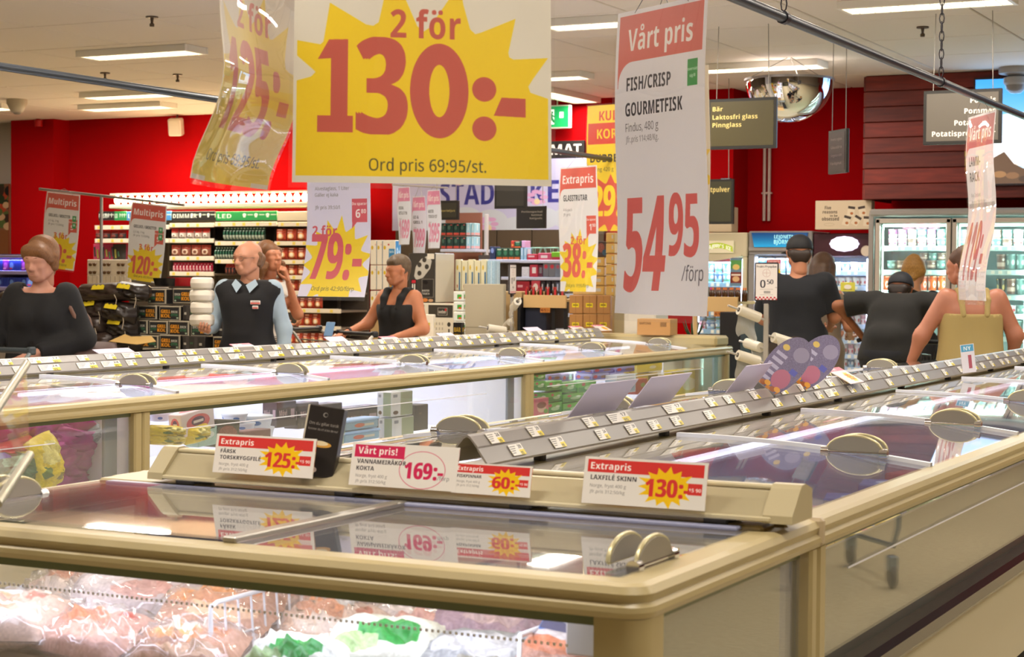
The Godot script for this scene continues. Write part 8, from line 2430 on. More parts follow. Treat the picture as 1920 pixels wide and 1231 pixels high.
# d: pose and dress of one person; see people()
func person(label: String, d: Dictionary) -> Node3D:
	var at: Vector3 = d.at
	var o := thing("person", label, "person", Vector3(at.x, 0, at.z), deg_to_rad(d.get("turn", 0.0)))
	var sc: float = d.get("h", 1.75) / 1.75
	var g: float = d.get("g", 1.0)
	var woman: bool = d.get("woman", false)
	var lean: float = deg_to_rad(d.get("lean", 0.0))
	var skin := mat("skin_" + d.skin, d.skin, 0.5, 0.0, {"subsurf_scatter_enabled": true, "subsurf_scatter_strength": 0.05})
	var hip := Vector3(0, 0.95, 0)
	var L := func(p: Vector3) -> Vector3: return hip + Basis(Vector3.RIGHT, lean) * (p - hip)
	var sw: float = d.get("sw", 0.165 if woman else 0.19)
	var neck0: Vector3 = L.call(Vector3(0, 1.44, -0.015))
	var hc: Vector3 = L.call(Vector3(0, 1.625, 0.02)) + d.get("hoff", Vector3())
	var shl: Vector3 = L.call(Vector3(-sw, 1.405, -0.01))
	var shr: Vector3 = L.call(Vector3(sw, 1.405, -0.01))
	var arms: Array = d.arms     # [[elbow, wrist], [elbow, wrist]]: left of the figure's own -x, then +x
	var torso := [
		[Vector3(-0.075, 0.93, 0), Vector3(0.075, 0.93, 0), 0.125 * g, 0.125 * g],
		[Vector3(-0.05, 1.06, 0.005), Vector3(0.05, 1.06, 0.005), 0.112 * g, 0.112 * g],
		[L.call(Vector3(-0.06, 1.18, 0.005)), L.call(Vector3(0.06, 1.18, 0.005)), 0.108 * g, 0.108 * g],
		[L.call(Vector3(-0.085, 1.29, 0.0)), L.call(Vector3(0.085, 1.29, 0.0)), 0.11 * g, 0.11 * g],
		[shl * 0.9 + neck0 * 0.1 - Vector3(0, 0.035, 0), shr * 0.9 + neck0 * 0.1 - Vector3(0, 0.035, 0), 0.07, 0.07],
	]
	if woman:
		torso.append([L.call(Vector3(-0.075, 1.255, 0.085)), L.call(Vector3(-0.075, 1.25, 0.09)), 0.06 * g, 0.06 * g])
		torso.append([L.call(Vector3(0.075, 1.255, 0.085)), L.call(Vector3(0.075, 1.25, 0.09)), 0.06 * g, 0.06 * g])
	var ag: float = d.get("ag", 1.0)
	var bones := torso.duplicate()
	bones.append([neck0 - Vector3(0, 0.03, 0), hc + Vector3(0, -0.07, -0.025), 0.066, 0.056])
	for s in 2:
		var sh: Vector3 = shl if s == 0 else shr
		bones.append([sh, arms[s][0], 0.052 * ag, 0.041 * ag])
		bones.append([arms[s][0], arms[s][1], 0.042 * ag, 0.028])
	var legs := []
	for s in [-1.0, 1.0]:
		var st: float = d.get("stride", 0.0) * s
		legs.append([Vector3(0.085 * s, 0.9, 0), Vector3(0.095 * s, 0.5, st * 0.5 + 0.01), 0.088 * g, 0.058])
		legs.append([Vector3(0.095 * s, 0.5, st * 0.5 + 0.01), Vector3(0.1 * s, 0.09, st - 0.03), 0.056, 0.038])
		bones.append([Vector3(0.1 * s, 0.09, st - 0.03), Vector3(0.105 * s, 0.04, st + 0.12), 0.042, 0.03])
	bones.append_array(legs)
	var S := Transform3D(Basis().scaled(Vector3(sc, sc, sc)), Vector3())
	var list := [[nets(bones, 0.021, 0.045), S]]
	# head and hands
	var hk := "w" if woman else "m"
	if not hand_m.has("head" + hk):
		hand_m["head" + hk] = head_nets(woman)
	var hb := Basis(Vector3.UP, deg_to_rad(d.get("look", 0.0))) * Basis(Vector3.RIGHT, deg_to_rad(d.get("nod", 0.0)) + lean * 0.25)
	var ht := S * Transform3D(hb * Basis().scaled(Vector3.ONE * d.get("hs", 1.04)), hc)
	list.append([hand_m["head" + hk], ht])
	for s in 2:
		var e: Vector3 = arms[s][0]
		var w: Vector3 = arms[s][1]
		var cu: float = d.get("curl", [0.5, 0.5])[s]
		var ck := "hand%.1f" % cu
		if not hand_m.has(ck):
			hand_m[ck] = hand_nets(cu)
		var y := (w - e).normalized()
		if d.has("hdir") and d.hdir[s] != Vector3():
			y = (d.hdir[s] as Vector3).normalized()
		var pn: Vector3 = d.get("palm", [Vector3(1, 0, 0), Vector3(-1, 0, 0)])[s]
		var z := (pn - y * pn.dot(y)).normalized()
		var x := y.cross(z)
		if x.dot(d.get("thumb", [Vector3(0, 0, 1), Vector3(0, 0, 1)])[s]) < 0.0:
			x = -x
		list.append([hand_m[ck], S * Transform3D(Basis(x, y, z), w + y * 0.03)])
	put(joined(list), skin, "body", o)
	# face
	for s in [-1.0, 1.0]:
		var e := B.new()
		e.x = ht
		e.ball(Vector3(0.031 * s, 0.006, 0.077), Vector3(0.013, 0.008, 0.008), 10, 6)
		part(e, mat("eye_white", "c8beb6", 0.3), "eye", o)
		var p := B.new()
		p.x = ht
		p.ball(Vector3(0.031 * s, 0.005, 0.082), Vector3(0.0065, 0.0065, 0.004), 8, 5)
		part(p, mat("eye_dark", "2a2220", 0.2), "iris", o)
		var br := B.new()
		br.x = ht
		br.tube([Vector3(0.052 * s, 0.026, 0.078), Vector3(0.034 * s, 0.034, 0.09), Vector3(0.016 * s, 0.03, 0.096)], 0.004, 5)
		part(br, mat("brow_" + d.get("brow", "6a4a30"), d.get("brow", "6a4a30"), 0.7), "eyebrow", o)
	var lp := B.new()
	lp.x = ht
	lp.tube([Vector3(-0.024, -0.063, 0.086), Vector3(-0.008, -0.06, 0.0955), Vector3(0.008, -0.06, 0.0955), Vector3(0.024, -0.063, 0.086)], 0.005, 6)
	part(lp, mat("lips_" + d.skin, (hx(d.skin).lerp(hx("8a3434"), 0.45)).to_html(false), 0.5), "lips", o)
	# hair or cap, in the head's frame
	var hair := []
	var hm := mat("hair_" + d.get("hair", "5a4028"), d.get("hair", "5a4028"), 0.55, 0.0, {"albedo_texture": strands(), "uv1_triplanar": true, "uv1_scale": Vector3(26, 2.5, 26)})
	var clips := []
	match d.get("style", "short"):
		"bob":
			hair = [[Vector3(0, 0.06, -0.03), Vector3(0, 0.05, 0.0), 0.1, 0.088], [Vector3(-0.078, 0.03, -0.02), Vector3(-0.08, -0.03, -0.015), 0.036, 0.028], [Vector3(0.078, 0.03, -0.02), Vector3(0.08, -0.03, -0.015), 0.036, 0.028], [Vector3(0, -0.0, -0.07), Vector3(0, -0.06, -0.06), 0.06, 0.05], [Vector3(-0.05, 0.075, 0.06), Vector3(0.05, 0.068, 0.066), 0.034, 0.034], [Vector3(-0.065, 0.05, 0.05), Vector3(-0.078, 0.02, 0.03), 0.024, 0.02], [Vector3(0.065, 0.05, 0.05), Vector3(0.078, 0.02, 0.03), 0.024, 0.02]]
		"crop":
			hair = [[Vector3(0, 0.058, -0.03), Vector3(0, 0.062, 0.015), 0.092, 0.074], [Vector3(-0.066, 0.03, -0.03), Vector3(-0.068, 0.005, -0.02), 0.03, 0.022], [Vector3(0.066, 0.03, -0.03), Vector3(0.068, 0.005, -0.02), 0.03, 0.022], [Vector3(0, 0.0, -0.06), Vector3(0, -0.05, -0.058), 0.055, 0.045], [Vector3(-0.045, 0.085, 0.048), Vector3(0.045, 0.085, 0.048), 0.028, 0.028], [Vector3(0, 0.12, -0.01), Vector3(0, 0.115, 0.03), 0.035, 0.03]]
		"fringe":
			hair = [[Vector3(-0.074, 0.025, -0.035), Vector3(-0.07, -0.03, -0.03), 0.028, 0.024], [Vector3(0.074, 0.025, -0.035), Vector3(0.07, -0.03, -0.03), 0.028, 0.024], [Vector3(-0.04, 0.0, -0.08), Vector3(0.04, 0.0, -0.08), 0.04, 0.04], [Vector3(-0.03, -0.04, -0.07), Vector3(0.03, -0.04, -0.07), 0.034, 0.034]]
		"curls":
			hair = [[Vector3(0, 0.06, -0.025), Vector3(0, 0.05, 0.0), 0.105, 0.09]]
			var r2 := RandomNumberGenerator.new()
			r2.seed = 5
			for k in 46:
				var a := r2.randf_range(0.9, 5.4)
				var y := r2.randf_range(-0.18, 0.1)
				var rr := 0.1 + 0.025 * r2.randf() - maxf(0.0, y) * 0.3
				var c := Vector3(sin(a) * rr, y, cos(a) * rr * 0.95 - 0.02)
				hair.append([c, c + Vector3(r2.randf_range(-0.015, 0.015), -0.03, 0), 0.03, 0.022])
		"long":
			hair = [[Vector3(0, 0.06, -0.025), Vector3(0, 0.05, 0.0), 0.1, 0.088], [Vector3(0, 0.0, -0.07), Vector3(0.0, -0.25, -0.1), 0.08, 0.06], [Vector3(-0.07, 0.02, -0.03), Vector3(-0.08, -0.22, -0.06), 0.045, 0.035], [Vector3(0.07, 0.02, -0.03), Vector3(0.08, -0.22, -0.06), 0.045, 0.035]]
		"bun":
			hair = [[Vector3(0, 0.06, -0.03), Vector3(0, 0.05, 0.0), 0.098, 0.086], [Vector3(-0.05, 0.02, -0.05), Vector3(0.05, 0.02, -0.05), 0.055, 0.055], [Vector3(0, 0.11, -0.07), Vector3(0.0, 0.13, -0.08), 0.042, 0.036], [Vector3(-0.03, 0.13, -0.08), Vector3(0.03, 0.12, -0.07), 0.024, 0.026], [Vector3(0, -0.03, -0.07), Vector3(0, -0.05, -0.06), 0.045, 0.035]]
		"cap":
			hair = [[Vector3(-0.045, -0.01, -0.07), Vector3(0.045, -0.01, -0.07), 0.038, 0.038], [Vector3(-0.07, 0.01, -0.03), Vector3(-0.07, -0.01, -0.02), 0.026, 0.02], [Vector3(0.07, 0.01, -0.03), Vector3(0.07, -0.01, -0.02), 0.026, 0.02], [Vector3(-0.03, -0.045, -0.065), Vector3(0.03, -0.045, -0.065), 0.034, 0.034]]
	put(joined([[nets(hair, 0.008, 0.024), ht]]), hm, "hair", o)
	if d.get("style", "") == "cap":
		var cm := mat("cap_" + d.cap, d.cap, 0.7)
		var cb := nets([[Vector3(0, 0.045, -0.02), Vector3(0, 0.05, 0.012), 0.1, 0.092]], 0.008, 0.02, [[Vector3(0, 0.03, 0), Vector3(0, -1, 0.06), 1.0]])
		put(joined([[cb, ht]]), cm, "cap", o)
		var bw := B.new()
		bw.x = ht
		var back: float = d.get("visor", 1.0)
		var vs := func(u: float, v: float) -> Vector3:
			var a := (u - 0.5) * 2.2
			var r := 0.095 + 0.075 * v * cos(a * 0.8)
			return Vector3(sin(a) * r, 0.036 - 0.012 * v - 0.02 * a * a * 0.3, cos(a) * r * back)
		bw.sheet(vs, 10, 4, 0.004)
		part(bw, cm, "visor", o)
		if d.has("logo"):
			var lg := B.new()
			lg.x = ht
			lg.ball(Vector3(0, 0.085, -0.103), Vector3(0.022, 0.01, 0.006), 10, 6)
			part(lg, mat("logo_" + d.logo, d.logo, 0.5), "emblem", o)
	# clothes: thicker bones, cut at their hems
	for c in d.get("clothes", []):
		var t: float = c.get("t", 0.014)
		var cb := []
		var cl := []
		if c.get("torso", false):
			for b in torso:
				cb.append([b[0], b[1], b[2] + t, b[3] + t])
			cl.append([Vector3(0, c.get("hem", 0.88), 0), Vector3(0, -1, 0), 3.0])
			var ny: float = c.get("neck", 1.45)
			cl.append([L.call(Vector3(0, ny, c.get("neckz", 0.0))), Basis(Vector3.RIGHT, lean) * Vector3(0, 1, c.get("scoop", 0.55)), c.get("neckr", 0.14)])
			if c.get("loose", 0.0) > 0.0:
				for s in [-1.0, 1.0]:
					cb.append([L.call(Vector3(0.11 * s, 1.2, 0.0)), Vector3(0.1 * s, c.get("hem", 0.88) - 0.05, 0), 0.09 * g + c.loose * 0.5, 0.1 * g + c.loose])
		if c.has("sleeve"):
			for s in 2:
				var sh: Vector3 = shl if s == 0 else shr
				var f: float = c.sleeve
				var el: Vector3 = arms[s][0]
				var wr: Vector3 = arms[s][1]
				if f <= 1.0:
					var e := sh.lerp(el, f)
					cb.append([sh, e + (el - sh).normalized() * 0.06, 0.052 * ag + t + 0.004, 0.046 * ag + t + c.get("flare", 0.01)])
					cl.append([e, el - sh, 0.16])
				else:
					cb.append([sh, el, 0.054 * ag + t, 0.044 * ag + t])
					var e := el.lerp(wr, f - 1.0)
					cb.append([el, e + (wr - el).normalized() * 0.05, 0.044 * ag + t, 0.032 + t])
					cl.append([e, wr - el, 0.1])
		var straps := []
		if c.get("straps", false):
			for s in [-1.0, 1.0]:
				var sp := [Vector3(0.08 * s, 1.3, 0.118 * g), Vector3(0.09 * s, 1.39, 0.092 * g), Vector3(0.1 * s, 1.452, 0.035), Vector3(0.1 * s, 1.455, -0.03), Vector3(0.095 * s, 1.39, -0.085 * g), Vector3(0.085 * s, 1.28, -0.112 * g)]
				for k in 5:
					straps.append([L.call(sp[k]), L.call(sp[k + 1]), 0.022, 0.022])
		if c.get("legs", 0.0) > 0.0:
			for k in legs.size():
				var b: Array = legs[k]
				cb.append([b[0], b[1], b[2] + t, b[3] + t + 0.01])
			cb.append([Vector3(-0.075, 0.93, 0), Vector3(0.075, 0.93, 0), 0.125 * g + t, 0.125 * g + t])
			cl.append([Vector3(0, c.get("waist", 1.0), 0), Vector3(0, 1, 0), 2.0])
			cl.append([Vector3(0, c.get("cuff", 0.08), 0), Vector3(0, -1, 0), 2.0])
		if c.get("skirt", 0.0) > 0.0:
			cb.append([Vector3(0, 1.0, 0), Vector3(0, c.skirt, 0), 0.15 * g, 0.2])
			cb.append([Vector3(-0.08, 0.9, 0), Vector3(-0.12, c.skirt, 0), 0.13 * g, 0.13])
			cb.append([Vector3(0.08, 0.9, 0), Vector3(0.12, c.skirt, 0), 0.13 * g, 0.13])
			if not c.get("torso", false):
				cl.append([Vector3(0, 1.05, 0), Vector3(0, 1, 0), 2.0])
		var lay := [[nets(cb, 0.017, 0.04, cl), S]]
		if straps:
			for b in straps:
				b[2] *= c.get("sw", 1.0)
				b[3] *= c.get("sw", 1.0)
			lay.append([nets(straps, 0.012, 0.02), S])
		put(joined(lay), mat("cloth_" + c.col, c.col, 0.85, 0.0, {"rim_enabled": true, "rim": 0.25}), c.name, o)
	o.set_meta("hc", ht)
	return o

# a wire shopping trolley, handle at the origin's side (z = 0), basket towards +z
func trolley(label: String, at: Vector3, turn: float, grip_col: String, wire_col: String) -> Node3D:
	var o := thing("shopping_trolley", label, "trolley", at, turn)
	var wire := mat("trolley_" + wire_col, wire_col, 0.25, 0.7)
	var tubem := mat("trolley_frame_" + wire_col, wire_col, 0.3, 0.6)
	part(B.new().tube([Vector3(-0.27, 1.0, 0), Vector3(0.27, 1.0, 0)], 0.018, 10), mat("grip_" + grip_col, grip_col, 0.4), "handle", o)
	for s in [-1.0, 1.0]:
		part(B.new().tube([Vector3(0.27 * s, 1.0, 0), Vector3(0.28 * s, 0.96, 0.05), Vector3(0.27 * s, 0.86, 0.12), Vector3(0.25 * s, 0.3, 0.12), Vector3(0.25 * s, 0.2, 0.2), Vector3(0.2 * s, 0.17, 0.85)], 0.013, 8), tubem, "frame_tube", o)
		part(B.new().box(Vector3(0.27 * s, 1.0, 0), Vector3(0.04, 0.05, 0.06), 0.01), mat("grip_" + grip_col, grip_col), "end_cap", o)
	var w := B.new()
	for k in 13:   # side and floor hoops
		var f := k / 12.0
		var z := 0.1 + 0.82 * f
		var hw := lerpf(0.265, 0.2, f)
		var y0 := lerpf(0.44, 0.54, f)
		var y1 := lerpf(0.92, 0.86, f)
		w.tube([Vector3(-hw, y1, z), Vector3(-hw * 0.9, y0, z), Vector3(hw * 0.9, y0, z), Vector3(hw, y1, z)], 0.0032, 5)
	for k in 6:
		var f := k / 5.0
		for s in [-1.0, 1.0]:
			w.tube([Vector3(s * 0.265 * lerpf(0.9, 1.0, f), lerpf(0.44, 0.92, f), 0.1), Vector3(s * 0.2 * lerpf(0.9, 1.0, f), lerpf(0.54, 0.86, f), 0.92)], 0.0032 if k < 5 else 0.007, 5)
		var xx := lerpf(-0.2, 0.2, f)
		w.tube([Vector3(xx, 0.86, 0.92), Vector3(xx * 0.9, 0.54, 0.92), Vector3(xx * 1.2, 0.44, 0.1), Vector3(xx * 1.3, 0.92, 0.1)], 0.0032, 5)
	part(w, wire, "basket", o)
	for s in [-1.0, 1.0]:
		for z in [0.18, 0.84]:
			var x: float = s * (0.24 if z < 0.5 else 0.2)
			var c := B.new()
			c.x = Transform3D(Basis(Vector3.BACK, PI / 2), Vector3(x, 0.06, z))
			c.lathe([Vector2(0.001, -0.016), Vector2(0.05, -0.016), Vector2(0.06, -0.008), Vector2(0.06, 0.008), Vector2(0.05, 0.016), Vector2(0.001, 0.016)], 16)
			var wh := part(c, mat("wheel_grey", "3c3c40", 0.5), "wheel", o)
			part(B.new().box(Vector3(x, 0.12, z), Vector3(0.05, 0.08, 0.06), 0.01), tubem, "fork", wh)
	return o

func people() -> void:
	# the woman in black at the left
	var p := pd(78, 520, 11.4)
	var tur := 22.0
	var w1 := person("woman with short fair hair, black top and brown shoulder bag at the left border", {"at": p, "turn": tur, "h": 1.66, "woman": true, "g": 1.18, "ag": 1.3, "skin": "b8826a", "hair": "8a5c34", "brow": "7a5236", "style": "bob", "look": -14.0, "nod": 8.0, "hs": 1.12,
		"arms": [[Vector3(-0.3, 1.15, 0.02), Vector3(-0.26, 1.0, 0.26)], [Vector3(0.29, 1.12, 0.0), Vector3(-0.03, 1.0, 0.26)]], "curl": [1.1, 0.9], "palm": [Vector3(0, -1, 0), Vector3(0, -1, 0.3)], "thumb": [Vector3(1, 0, 0), Vector3(-0.3, 0, 1)],
		"clothes": [{"name": "black_top", "col": "0c0a0b", "torso": true, "hem": 0.82, "neck": 1.435, "scoop": 0.25, "neckr": 0.12, "sleeve": 1.75, "t": 0.018, "loose": 0.02}, {"name": "trousers", "col": "15131a", "legs": 1.0}]})
	var bagp := Basis(Vector3.UP, deg_to_rad(tur)) * Vector3(0.3, 0.88, -0.08)
	var sb := thing("shoulder_bag", "brown leather shoulder bag hanging at the woman in black's side", "bag", Vector3(p.x, 0, p.z) + bagp, deg_to_rad(tur + 40))
	part(B.new().pillow(Vector3(), Vector3(0.36, 0.32, 0.16), 501, 0.1, 12), mat("leather_brown", "4a3028", 0.5), "pouch", sb)
	var q0 := Basis(Vector3.UP, deg_to_rad(-40.0))
	part(B.new().tube([q0 * Vector3(0, 0.14, 0.06), q0 * Vector3(-0.08, 0.36, 0.16), q0 * Vector3(-0.16, 0.48, 0.1), q0 * Vector3(-0.15, 0.46, -0.04), q0 * Vector3(-0.06, 0.3, -0.12), q0 * Vector3(0.0, 0.14, -0.06)], 0.014, 6), mat("leather_light", "6a4838", 0.5), "strap", sb)
	var hp := Basis(Vector3.UP, deg_to_rad(tur)) * (Vector3(-0.04, 0.97, 0.36) * 0.94)
	single(B.new().box(Vector3(), Vector3(0.09, 0.002, 0.14)).done(), mat("paper_note", "c8c0c8", 0.6), "shopping_note", "pale shopping note in the hand of the woman in black", "paper", Vector3(p.x, 0, p.z) + hp + Vector3(0, -0.02, 0), deg_to_rad(tur)).rotation.x = 0.6
	var tp := Vector3(p.x, 0, p.z) + Basis(Vector3.UP, deg_to_rad(tur)) * Vector3(-0.14, 0, 0.36)
	trolley("grey shopping trolley pushed by the woman in black at the left border", tp, deg_to_rad(tur - 25), "3c4448", "8a9090")
	# the bald clerk with glasses
	p = pd(466, 520, 13.3)
	tur = 18.0
	var m1 := person("balding man with glasses in a black waistcoat over a light blue shirt, carrying white packs", {"at": p, "turn": tur, "h": 1.71, "g": 1.02, "skin": "c48a6c", "hair": "8a6444", "brow": "9a7a5c", "style": "fringe", "look": -30.0, "nod": 2.0, "hs": 1.08,
		"arms": [[Vector3(-0.28, 1.12, 0.02), Vector3(-0.24, 1.1, 0.26)], [Vector3(0.27, 1.1, -0.03), Vector3(0.29, 0.84, 0.02)]], "curl": [0.6, 0.5], "palm": [Vector3(0.3, 1, 0), Vector3(-1, 0, 0)], "thumb": [Vector3(-1, 0, 0), Vector3(0, 0, 1)],
		"clothes": [{"name": "shirt", "col": "9fb0bc", "torso": true, "hem": 0.84, "neck": 1.5, "scoop": 0.3, "neckr": 0.1, "sleeve": 1.88, "t": 0.012}, {"name": "waistcoat", "col": "100e10", "torso": true, "hem": 0.82, "neck": 1.36, "neckz": 0.12, "scoop": 1.2, "neckr": 0.12, "t": 0.026}, {"name": "trousers", "col": "16151a", "legs": 1.0}]})
	var ht: Transform3D = m1.get_meta("hc")
	var gl := B.new()
	gl.x = ht
	for s in [-1.0, 1.0]:
		var c := []
		for k in 15:
			var a := TAU * k / 14.0
			c.append(Vector3(0.033 * s + 0.024 * cos(a), 0.004 + 0.017 * sin(a), 0.098 - 0.006 * absf(cos(a))))
		gl.tube(c, 0.002, 5)
		gl.tube([Vector3(0.057 * s, 0.008, 0.094), Vector3(0.085 * s, 0.008, 0.0)], 0.002, 5)
	gl.tube([Vector3(-0.01, 0.008, 0.1), Vector3(0.01, 0.008, 0.1)], 0.002, 5)
	part(gl, mat("glasses_metal", "7a6a58", 0.3, 0.7), "glasses", m1)
	var bd := B.new()
	bd.box(Vector3(0.1, 1.27, 0.155), Vector3(0.075, 0.028, 0.006), 0.003)
	bd.box(Vector3(0.1, 1.235, 0.155), Vector3(0.045, 0.024, 0.006), 0.003)
	part(bd, pack_tex("badge_print", "e0d8d0", [["r", 0, 0.5, 1, 0.5, "d0584c"], ["r", 0.1, 0.2, 0.8, 0.2, "8a8480"]], 64, 32), "name_badge", m1)
	var col := B.new()
	for s in [-1.0, 1.0]:
		col.quad4(Vector3(0.015 * s, 1.395, 0.115), Vector3(0.075 * s, 1.44, 0.075), Vector3(0.1 * s, 1.40, 0.09), Vector3(0.05 * s, 1.34, 0.135), Vector3(0, 0.4, 1), Vector3(0, 0.4, 1), Vector3(0, 0.4, 1), Vector3(0, 0.4, 1))
	part(col, mat("cloth_9fb0bc", "9fb0bc"), "collar", m1)
	var wp := Basis(Vector3.UP, deg_to_rad(tur)) * Vector3(-0.24, 0, 0.34)
	for k in 4:
		var pk := thing("egg_pack", "white plastic-wrapped pack, %s from the top of the pile held by the bald man" % nth(3 - k), "pack", Vector3(p.x, 1.1 + 0.088 * k, p.z) + wp, deg_to_rad(tur + 8 * (k % 2)), "white packs held by the bald man")
		var sh := B.new()
		sh.sweep([Vector2(-0.02, 0.0), Vector2(0.0, 0.012), Vector2(0.006, 0.045), Vector2(0.0, 0.075), Vector2(-0.02, 0.086)], [[Vector3(-0.07, 0, 0.06), Vector3(-0.7, 0, 0.7)], [Vector3(0.07, 0, 0.06), Vector3(0.7, 0, 0.7)], [Vector3(0.07, 0, -0.06), Vector3(0.7, 0, -0.7)], [Vector3(-0.07, 0, -0.06), Vector3(-0.7, 0, -0.7)], [Vector3(-0.07, 0, 0.06), Vector3(-0.7, 0, 0.7)]], false)
		sh.box(Vector3(0, 0.043, 0), Vector3(0.135, 0.084, 0.115), 0.02)
		part(sh, mat("wrap_white", "e2d8c6", 0.35), "wrap", pk)
		part(B.new().box(Vector3(0, 0.084, 0.0), Vector3(0.09, 0.006, 0.05), 0.002), mat("wrap_fold", "cfc4ae", 0.4), "fold", pk)
	# the curly-haired woman behind him
	p = pd(503, 520, 15.8)
	tur = 78.0
	person("woman with curly reddish hair and white top, hand at her chin, behind the bald man", {"at": p, "turn": tur, "h": 1.74, "woman": true, "skin": "c07c58", "hair": "8a5a30", "brow": "7a4e30", "style": "curls", "look": -2.0, "nod": -14.0, "hs": 1.05,
		"arms": [[Vector3(-0.22, 1.14, 0.06), Vector3(-0.1, 1.08, 0.24)], [Vector3(0.2, 1.13, 0.17), Vector3(0.05, 1.42, 0.2)]], "curl": [0.5, 1.1], "palm": [Vector3(0, 1, 0), Vector3(-0.6, 0, -0.8)], "thumb": [Vector3(0, 0, 1), Vector3(-1, 0, -0.4)],
		"clothes": [{"name": "white_top", "col": "ccc4b8", "torso": true, "hem": 0.86, "neck": 1.44, "scoop": 0.5, "sleeve": 0.55, "t": 0.014, "loose": 0.012}, {"name": "trousers", "col": "5a4a40", "legs": 1.0}]})
	var c1 := pd(572, 610, 15.9)
	trolley("shopping trolley with black handle between the bald man and the tank top woman", Vector3(c1.x, 0, c1.z), deg_to_rad(96), "201e20", "9a948a")
	# the woman in the black tank top
	p = pd(748, 520, 15.0)
	tur = -4.0
	var w3 := person("woman with short greying hair in a black tank top, pushing a trolley in the middle", {"at": p, "turn": tur, "h": 1.62, "woman": true, "g": 1.1, "ag": 1.22, "skin": "b8734c", "hair": "6a543a", "brow": "7a5c40", "style": "crop", "look": -28.0, "nod": 2.0, "hs": 1.06,
		"arms": [[Vector3(-0.29, 1.16, 0.06), Vector3(-0.36, 1.08, 0.3)], [Vector3(0.28, 1.12, 0.02), Vector3(0.06, 1.02, 0.3)]], "curl": [1.0, 1.1], "palm": [Vector3(0, -1, 0), Vector3(0, -1, 0)], "thumb": [Vector3(1, 0, 0), Vector3(-1, 0, 0.3)],
		"clothes": [{"name": "tank_top", "col": "14120f", "torso": true, "hem": 0.86, "neck": 1.345, "scoop": 0.1, "neckr": 0.3, "straps": true, "sw": 1.5, "t": 0.012}, {"name": "leggings", "col": "151318", "legs": 1.0, "t": 0.008}]})
	var wb := B.new()
	wb.tube([Vector3(0.11, 1.02, 0.26) * 0.926, Vector3(0.085, 1.018, 0.28) * 0.926], 0.042, 12)
	part(wb, mat("band_black", "100f12", 0.5), "wristband", w3)
	var wa := B.new()
	wa.tube([Vector3(-0.352, 1.088, 0.26) * 0.926, Vector3(-0.357, 1.084, 0.28) * 0.926], 0.036, 12)
	part(wa, mat("watch_dark", "2a1614", 0.4), "watch", w3)
	tp = Vector3(p.x, 0, p.z) + Basis(Vector3.UP, deg_to_rad(tur)) * Vector3(-0.14, 0, 0.4)
	trolley("light steel shopping trolley with black handle in front of the tank top woman", tp, deg_to_rad(tur - 22), "1c1a1c", "c8c4b8")
	var ph1 := Vector3(p.x, 0, p.z) + Basis(Vector3.UP, deg_to_rad(tur)) * Vector3(-0.4, 1.03, 0.42)
	single(B.new().box(Vector3(), Vector3(0.075, 0.15, 0.01), 0.004).done(), mat("phone_blue", "6a88a8", 0.2), "phone", "phone with a bluish screen on the tank top woman's trolley handle", "phone", ph1, 0.3).rotation.x = -0.7
	# the man in navy with a black cap, from behind
	p = pd(1497, 520, 14.4)
	tur = 188.0
	person("man in a navy T-shirt and black cap seen from behind, beside the roll stand", {"at": p, "turn": tur, "h": 1.8, "g": 1.08, "ag": 1.1, "sw": 0.205, "skin": "b87c5c", "hair": "3a2a20", "style": "cap", "cap": "141214", "look": 18.0, "nod": 8.0, "hs": 1.04,
		"arms": [[Vector3(-0.27, 1.14, 0.08), Vector3(-0.2, 1.06, 0.3)], [Vector3(0.29, 1.12, 0.1), Vector3(0.26, 1.02, 0.34)]], "curl": [0.8, 0.8], "palm": [Vector3(0, 1, 0), Vector3(0, 1, 0)], "thumb": [Vector3(-1, 0, 0), Vector3(1, 0, 0)],
		"clothes": [{"name": "t_shirt", "col": "0e1016", "torso": true, "hem": 0.93, "neck": 1.49, "scoop": 0.2, "neckr": 0.12, "sleeve": 0.8, "t": 0.022, "loose": 0.03, "flare": 0.02}, {"name": "trousers", "col": "3a2f26", "legs": 1.0, "t": 0.024, "waist": 1.02}]})
	# the woman in the long dress beside him
	p = pd(1541, 520, 15.2)
	person("woman in a long beige-grey dress, half hidden behind the man in navy", {"at": p, "turn": 168.0, "h": 1.66, "woman": true, "skin": "b87c5a", "hair": "5a3e28", "style": "long", "look": 20.0, "nod": 20.0,
		"arms": [[Vector3(-0.25, 1.13, 0.05), Vector3(-0.13, 1.05, 0.28)], [Vector3(0.25, 1.13, 0.05), Vector3(0.12, 1.06, 0.28)]], "curl": [0.6, 0.6], "palm": [Vector3(0, 1, 0), Vector3(0, 1, 0)],
		"clothes": [{"name": "dress", "col": "7a6a58", "torso": true, "hem": 0.3, "neck": 1.4, "scoop": 0.2, "neckr": 0.2, "straps": true, "t": 0.016, "skirt": 0.25}]})
	# the man leaning on his trolley
	p = pd(1668, 520, 13.5)
	tur = 172.0
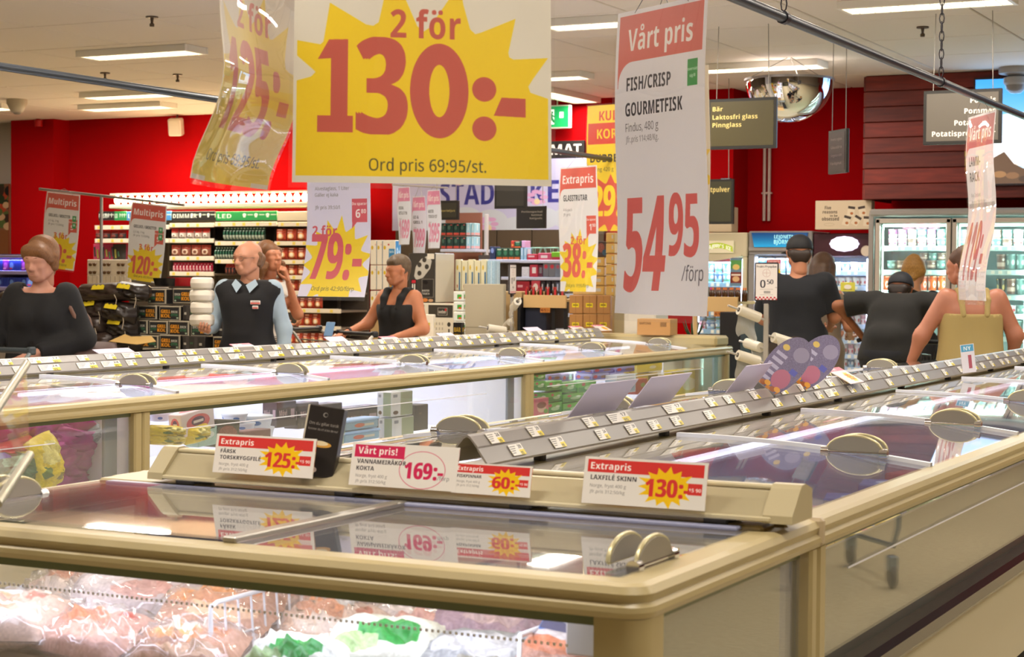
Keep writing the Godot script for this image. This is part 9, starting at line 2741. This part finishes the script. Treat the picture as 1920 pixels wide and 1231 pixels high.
	var m3 := person("man in loose black T-shirt and navy cap leaning on a trolley, elbows out", {"at": p, "turn": tur, "h": 1.68, "g": 1.05, "ag": 0.95, "sw": 0.2, "lean": 26.0, "skin": "8a5230", "hair": "2a1e18", "style": "cap", "cap": "14161e", "logo": "d8c060", "look": 6.0, "nod": 16.0, "hs": 1.02, "hoff": Vector3(0.06, -0.1, 0.05),
		"arms": [[Vector3(-0.47, 1.32, 0.16), Vector3(-0.36, 1.07, 0.36)], [Vector3(0.49, 1.32, 0.12), Vector3(0.36, 1.06, 0.34)]], "curl": [1.2, 1.2], "palm": [Vector3(0, -1, 0.2), Vector3(0, -1, 0.2)], "thumb": [Vector3(1, 0, 0), Vector3(-1, 0, 0)],
		"clothes": [{"name": "t_shirt", "col": "12110e", "torso": true, "hem": 0.9, "neck": 1.48, "scoop": 0.2, "neckr": 0.11, "sleeve": 0.78, "t": 0.028, "loose": 0.05, "flare": 0.035}, {"name": "trousers", "col": "10121a", "legs": 1.0, "t": 0.03}]})
	tp = Vector3(p.x, 0, p.z) + Basis(Vector3.UP, deg_to_rad(tur)) * Vector3(0.0, 0, 0.4)
	var tr := trolley("dark shopping trolley the leaning man rests on, by the glass-door freezer", tp, deg_to_rad(tur), "17171a", "5c5a58")
	for s in [-1.0, 1.0]:
		part(B.new().tube([Vector3(0.27 * s, 1.0, 0), Vector3(0.36 * s, 1.02, -0.02), Vector3(0.38 * s, 1.0, -0.1)], 0.018, 8), mat("grip_17171a", "17171a"), "side_grip", tr)
	# the fair-haired woman behind the trolley
	p = pd(1714, 520, 15.2)
	person("woman with a blonde bun and black T-shirt, mostly hidden behind the leaning man", {"at": p, "turn": 200.0, "h": 1.64, "woman": true, "skin": "c08a68", "hair": "c0904a", "style": "bun", "look": -10.0, "nod": 6.0,
		"arms": [[Vector3(-0.27, 1.12, 0.02), Vector3(-0.22, 0.95, 0.2)], [Vector3(0.25, 1.12, 0.02), Vector3(0.2, 0.95, 0.2)]], "curl": [0.6, 0.6],
		"clothes": [{"name": "t_shirt", "col": "121114", "torso": true, "hem": 0.86, "neck": 1.46, "scoop": 0.2, "sleeve": 0.6, "t": 0.016, "loose": 0.02}, {"name": "trousers", "col": "2a2a34", "legs": 1.0}]})
	# the woman in the beige camisole
	p = pd(1822, 520, 12.75)
	person("woman in a beige camisole with bare freckled arms, seen from behind at right", {"at": p, "turn": 205.0, "h": 1.68, "hoff": Vector3(0.07, 0, 0), "woman": true, "g": 1.22, "ag": 1.35, "sw": 0.185, "skin": "b5765c", "hair": "5c3a24", "style": "bun", "look": 52.0, "nod": 4.0, "hs": 1.06,
		"arms": [[Vector3(-0.32, 1.13, -0.02), Vector3(-0.32, 0.88, 0.1)], [Vector3(0.36, 1.12, 0.0), Vector3(0.44, 0.86, 0.1)]], "curl": [0.5, 0.5],
		"clothes": [{"name": "camisole", "col": "b09a62", "torso": true, "hem": 0.82, "neck": 1.3, "scoop": -0.1, "neckr": 0.4, "straps": true, "t": 0.014, "loose": 0.02}, {"name": "trousers", "col": "8a7a5c", "legs": 1.0}]})
	# trolley and box trolley in the near aisle, seen only as reflections in the side glass
	trolley("shopping trolley in the right-hand aisle, seen only mirrored in the freezer's side glass", Vector3(-0.25, 0, -8.2), deg_to_rad(150), "2c3c50", "8090a0")
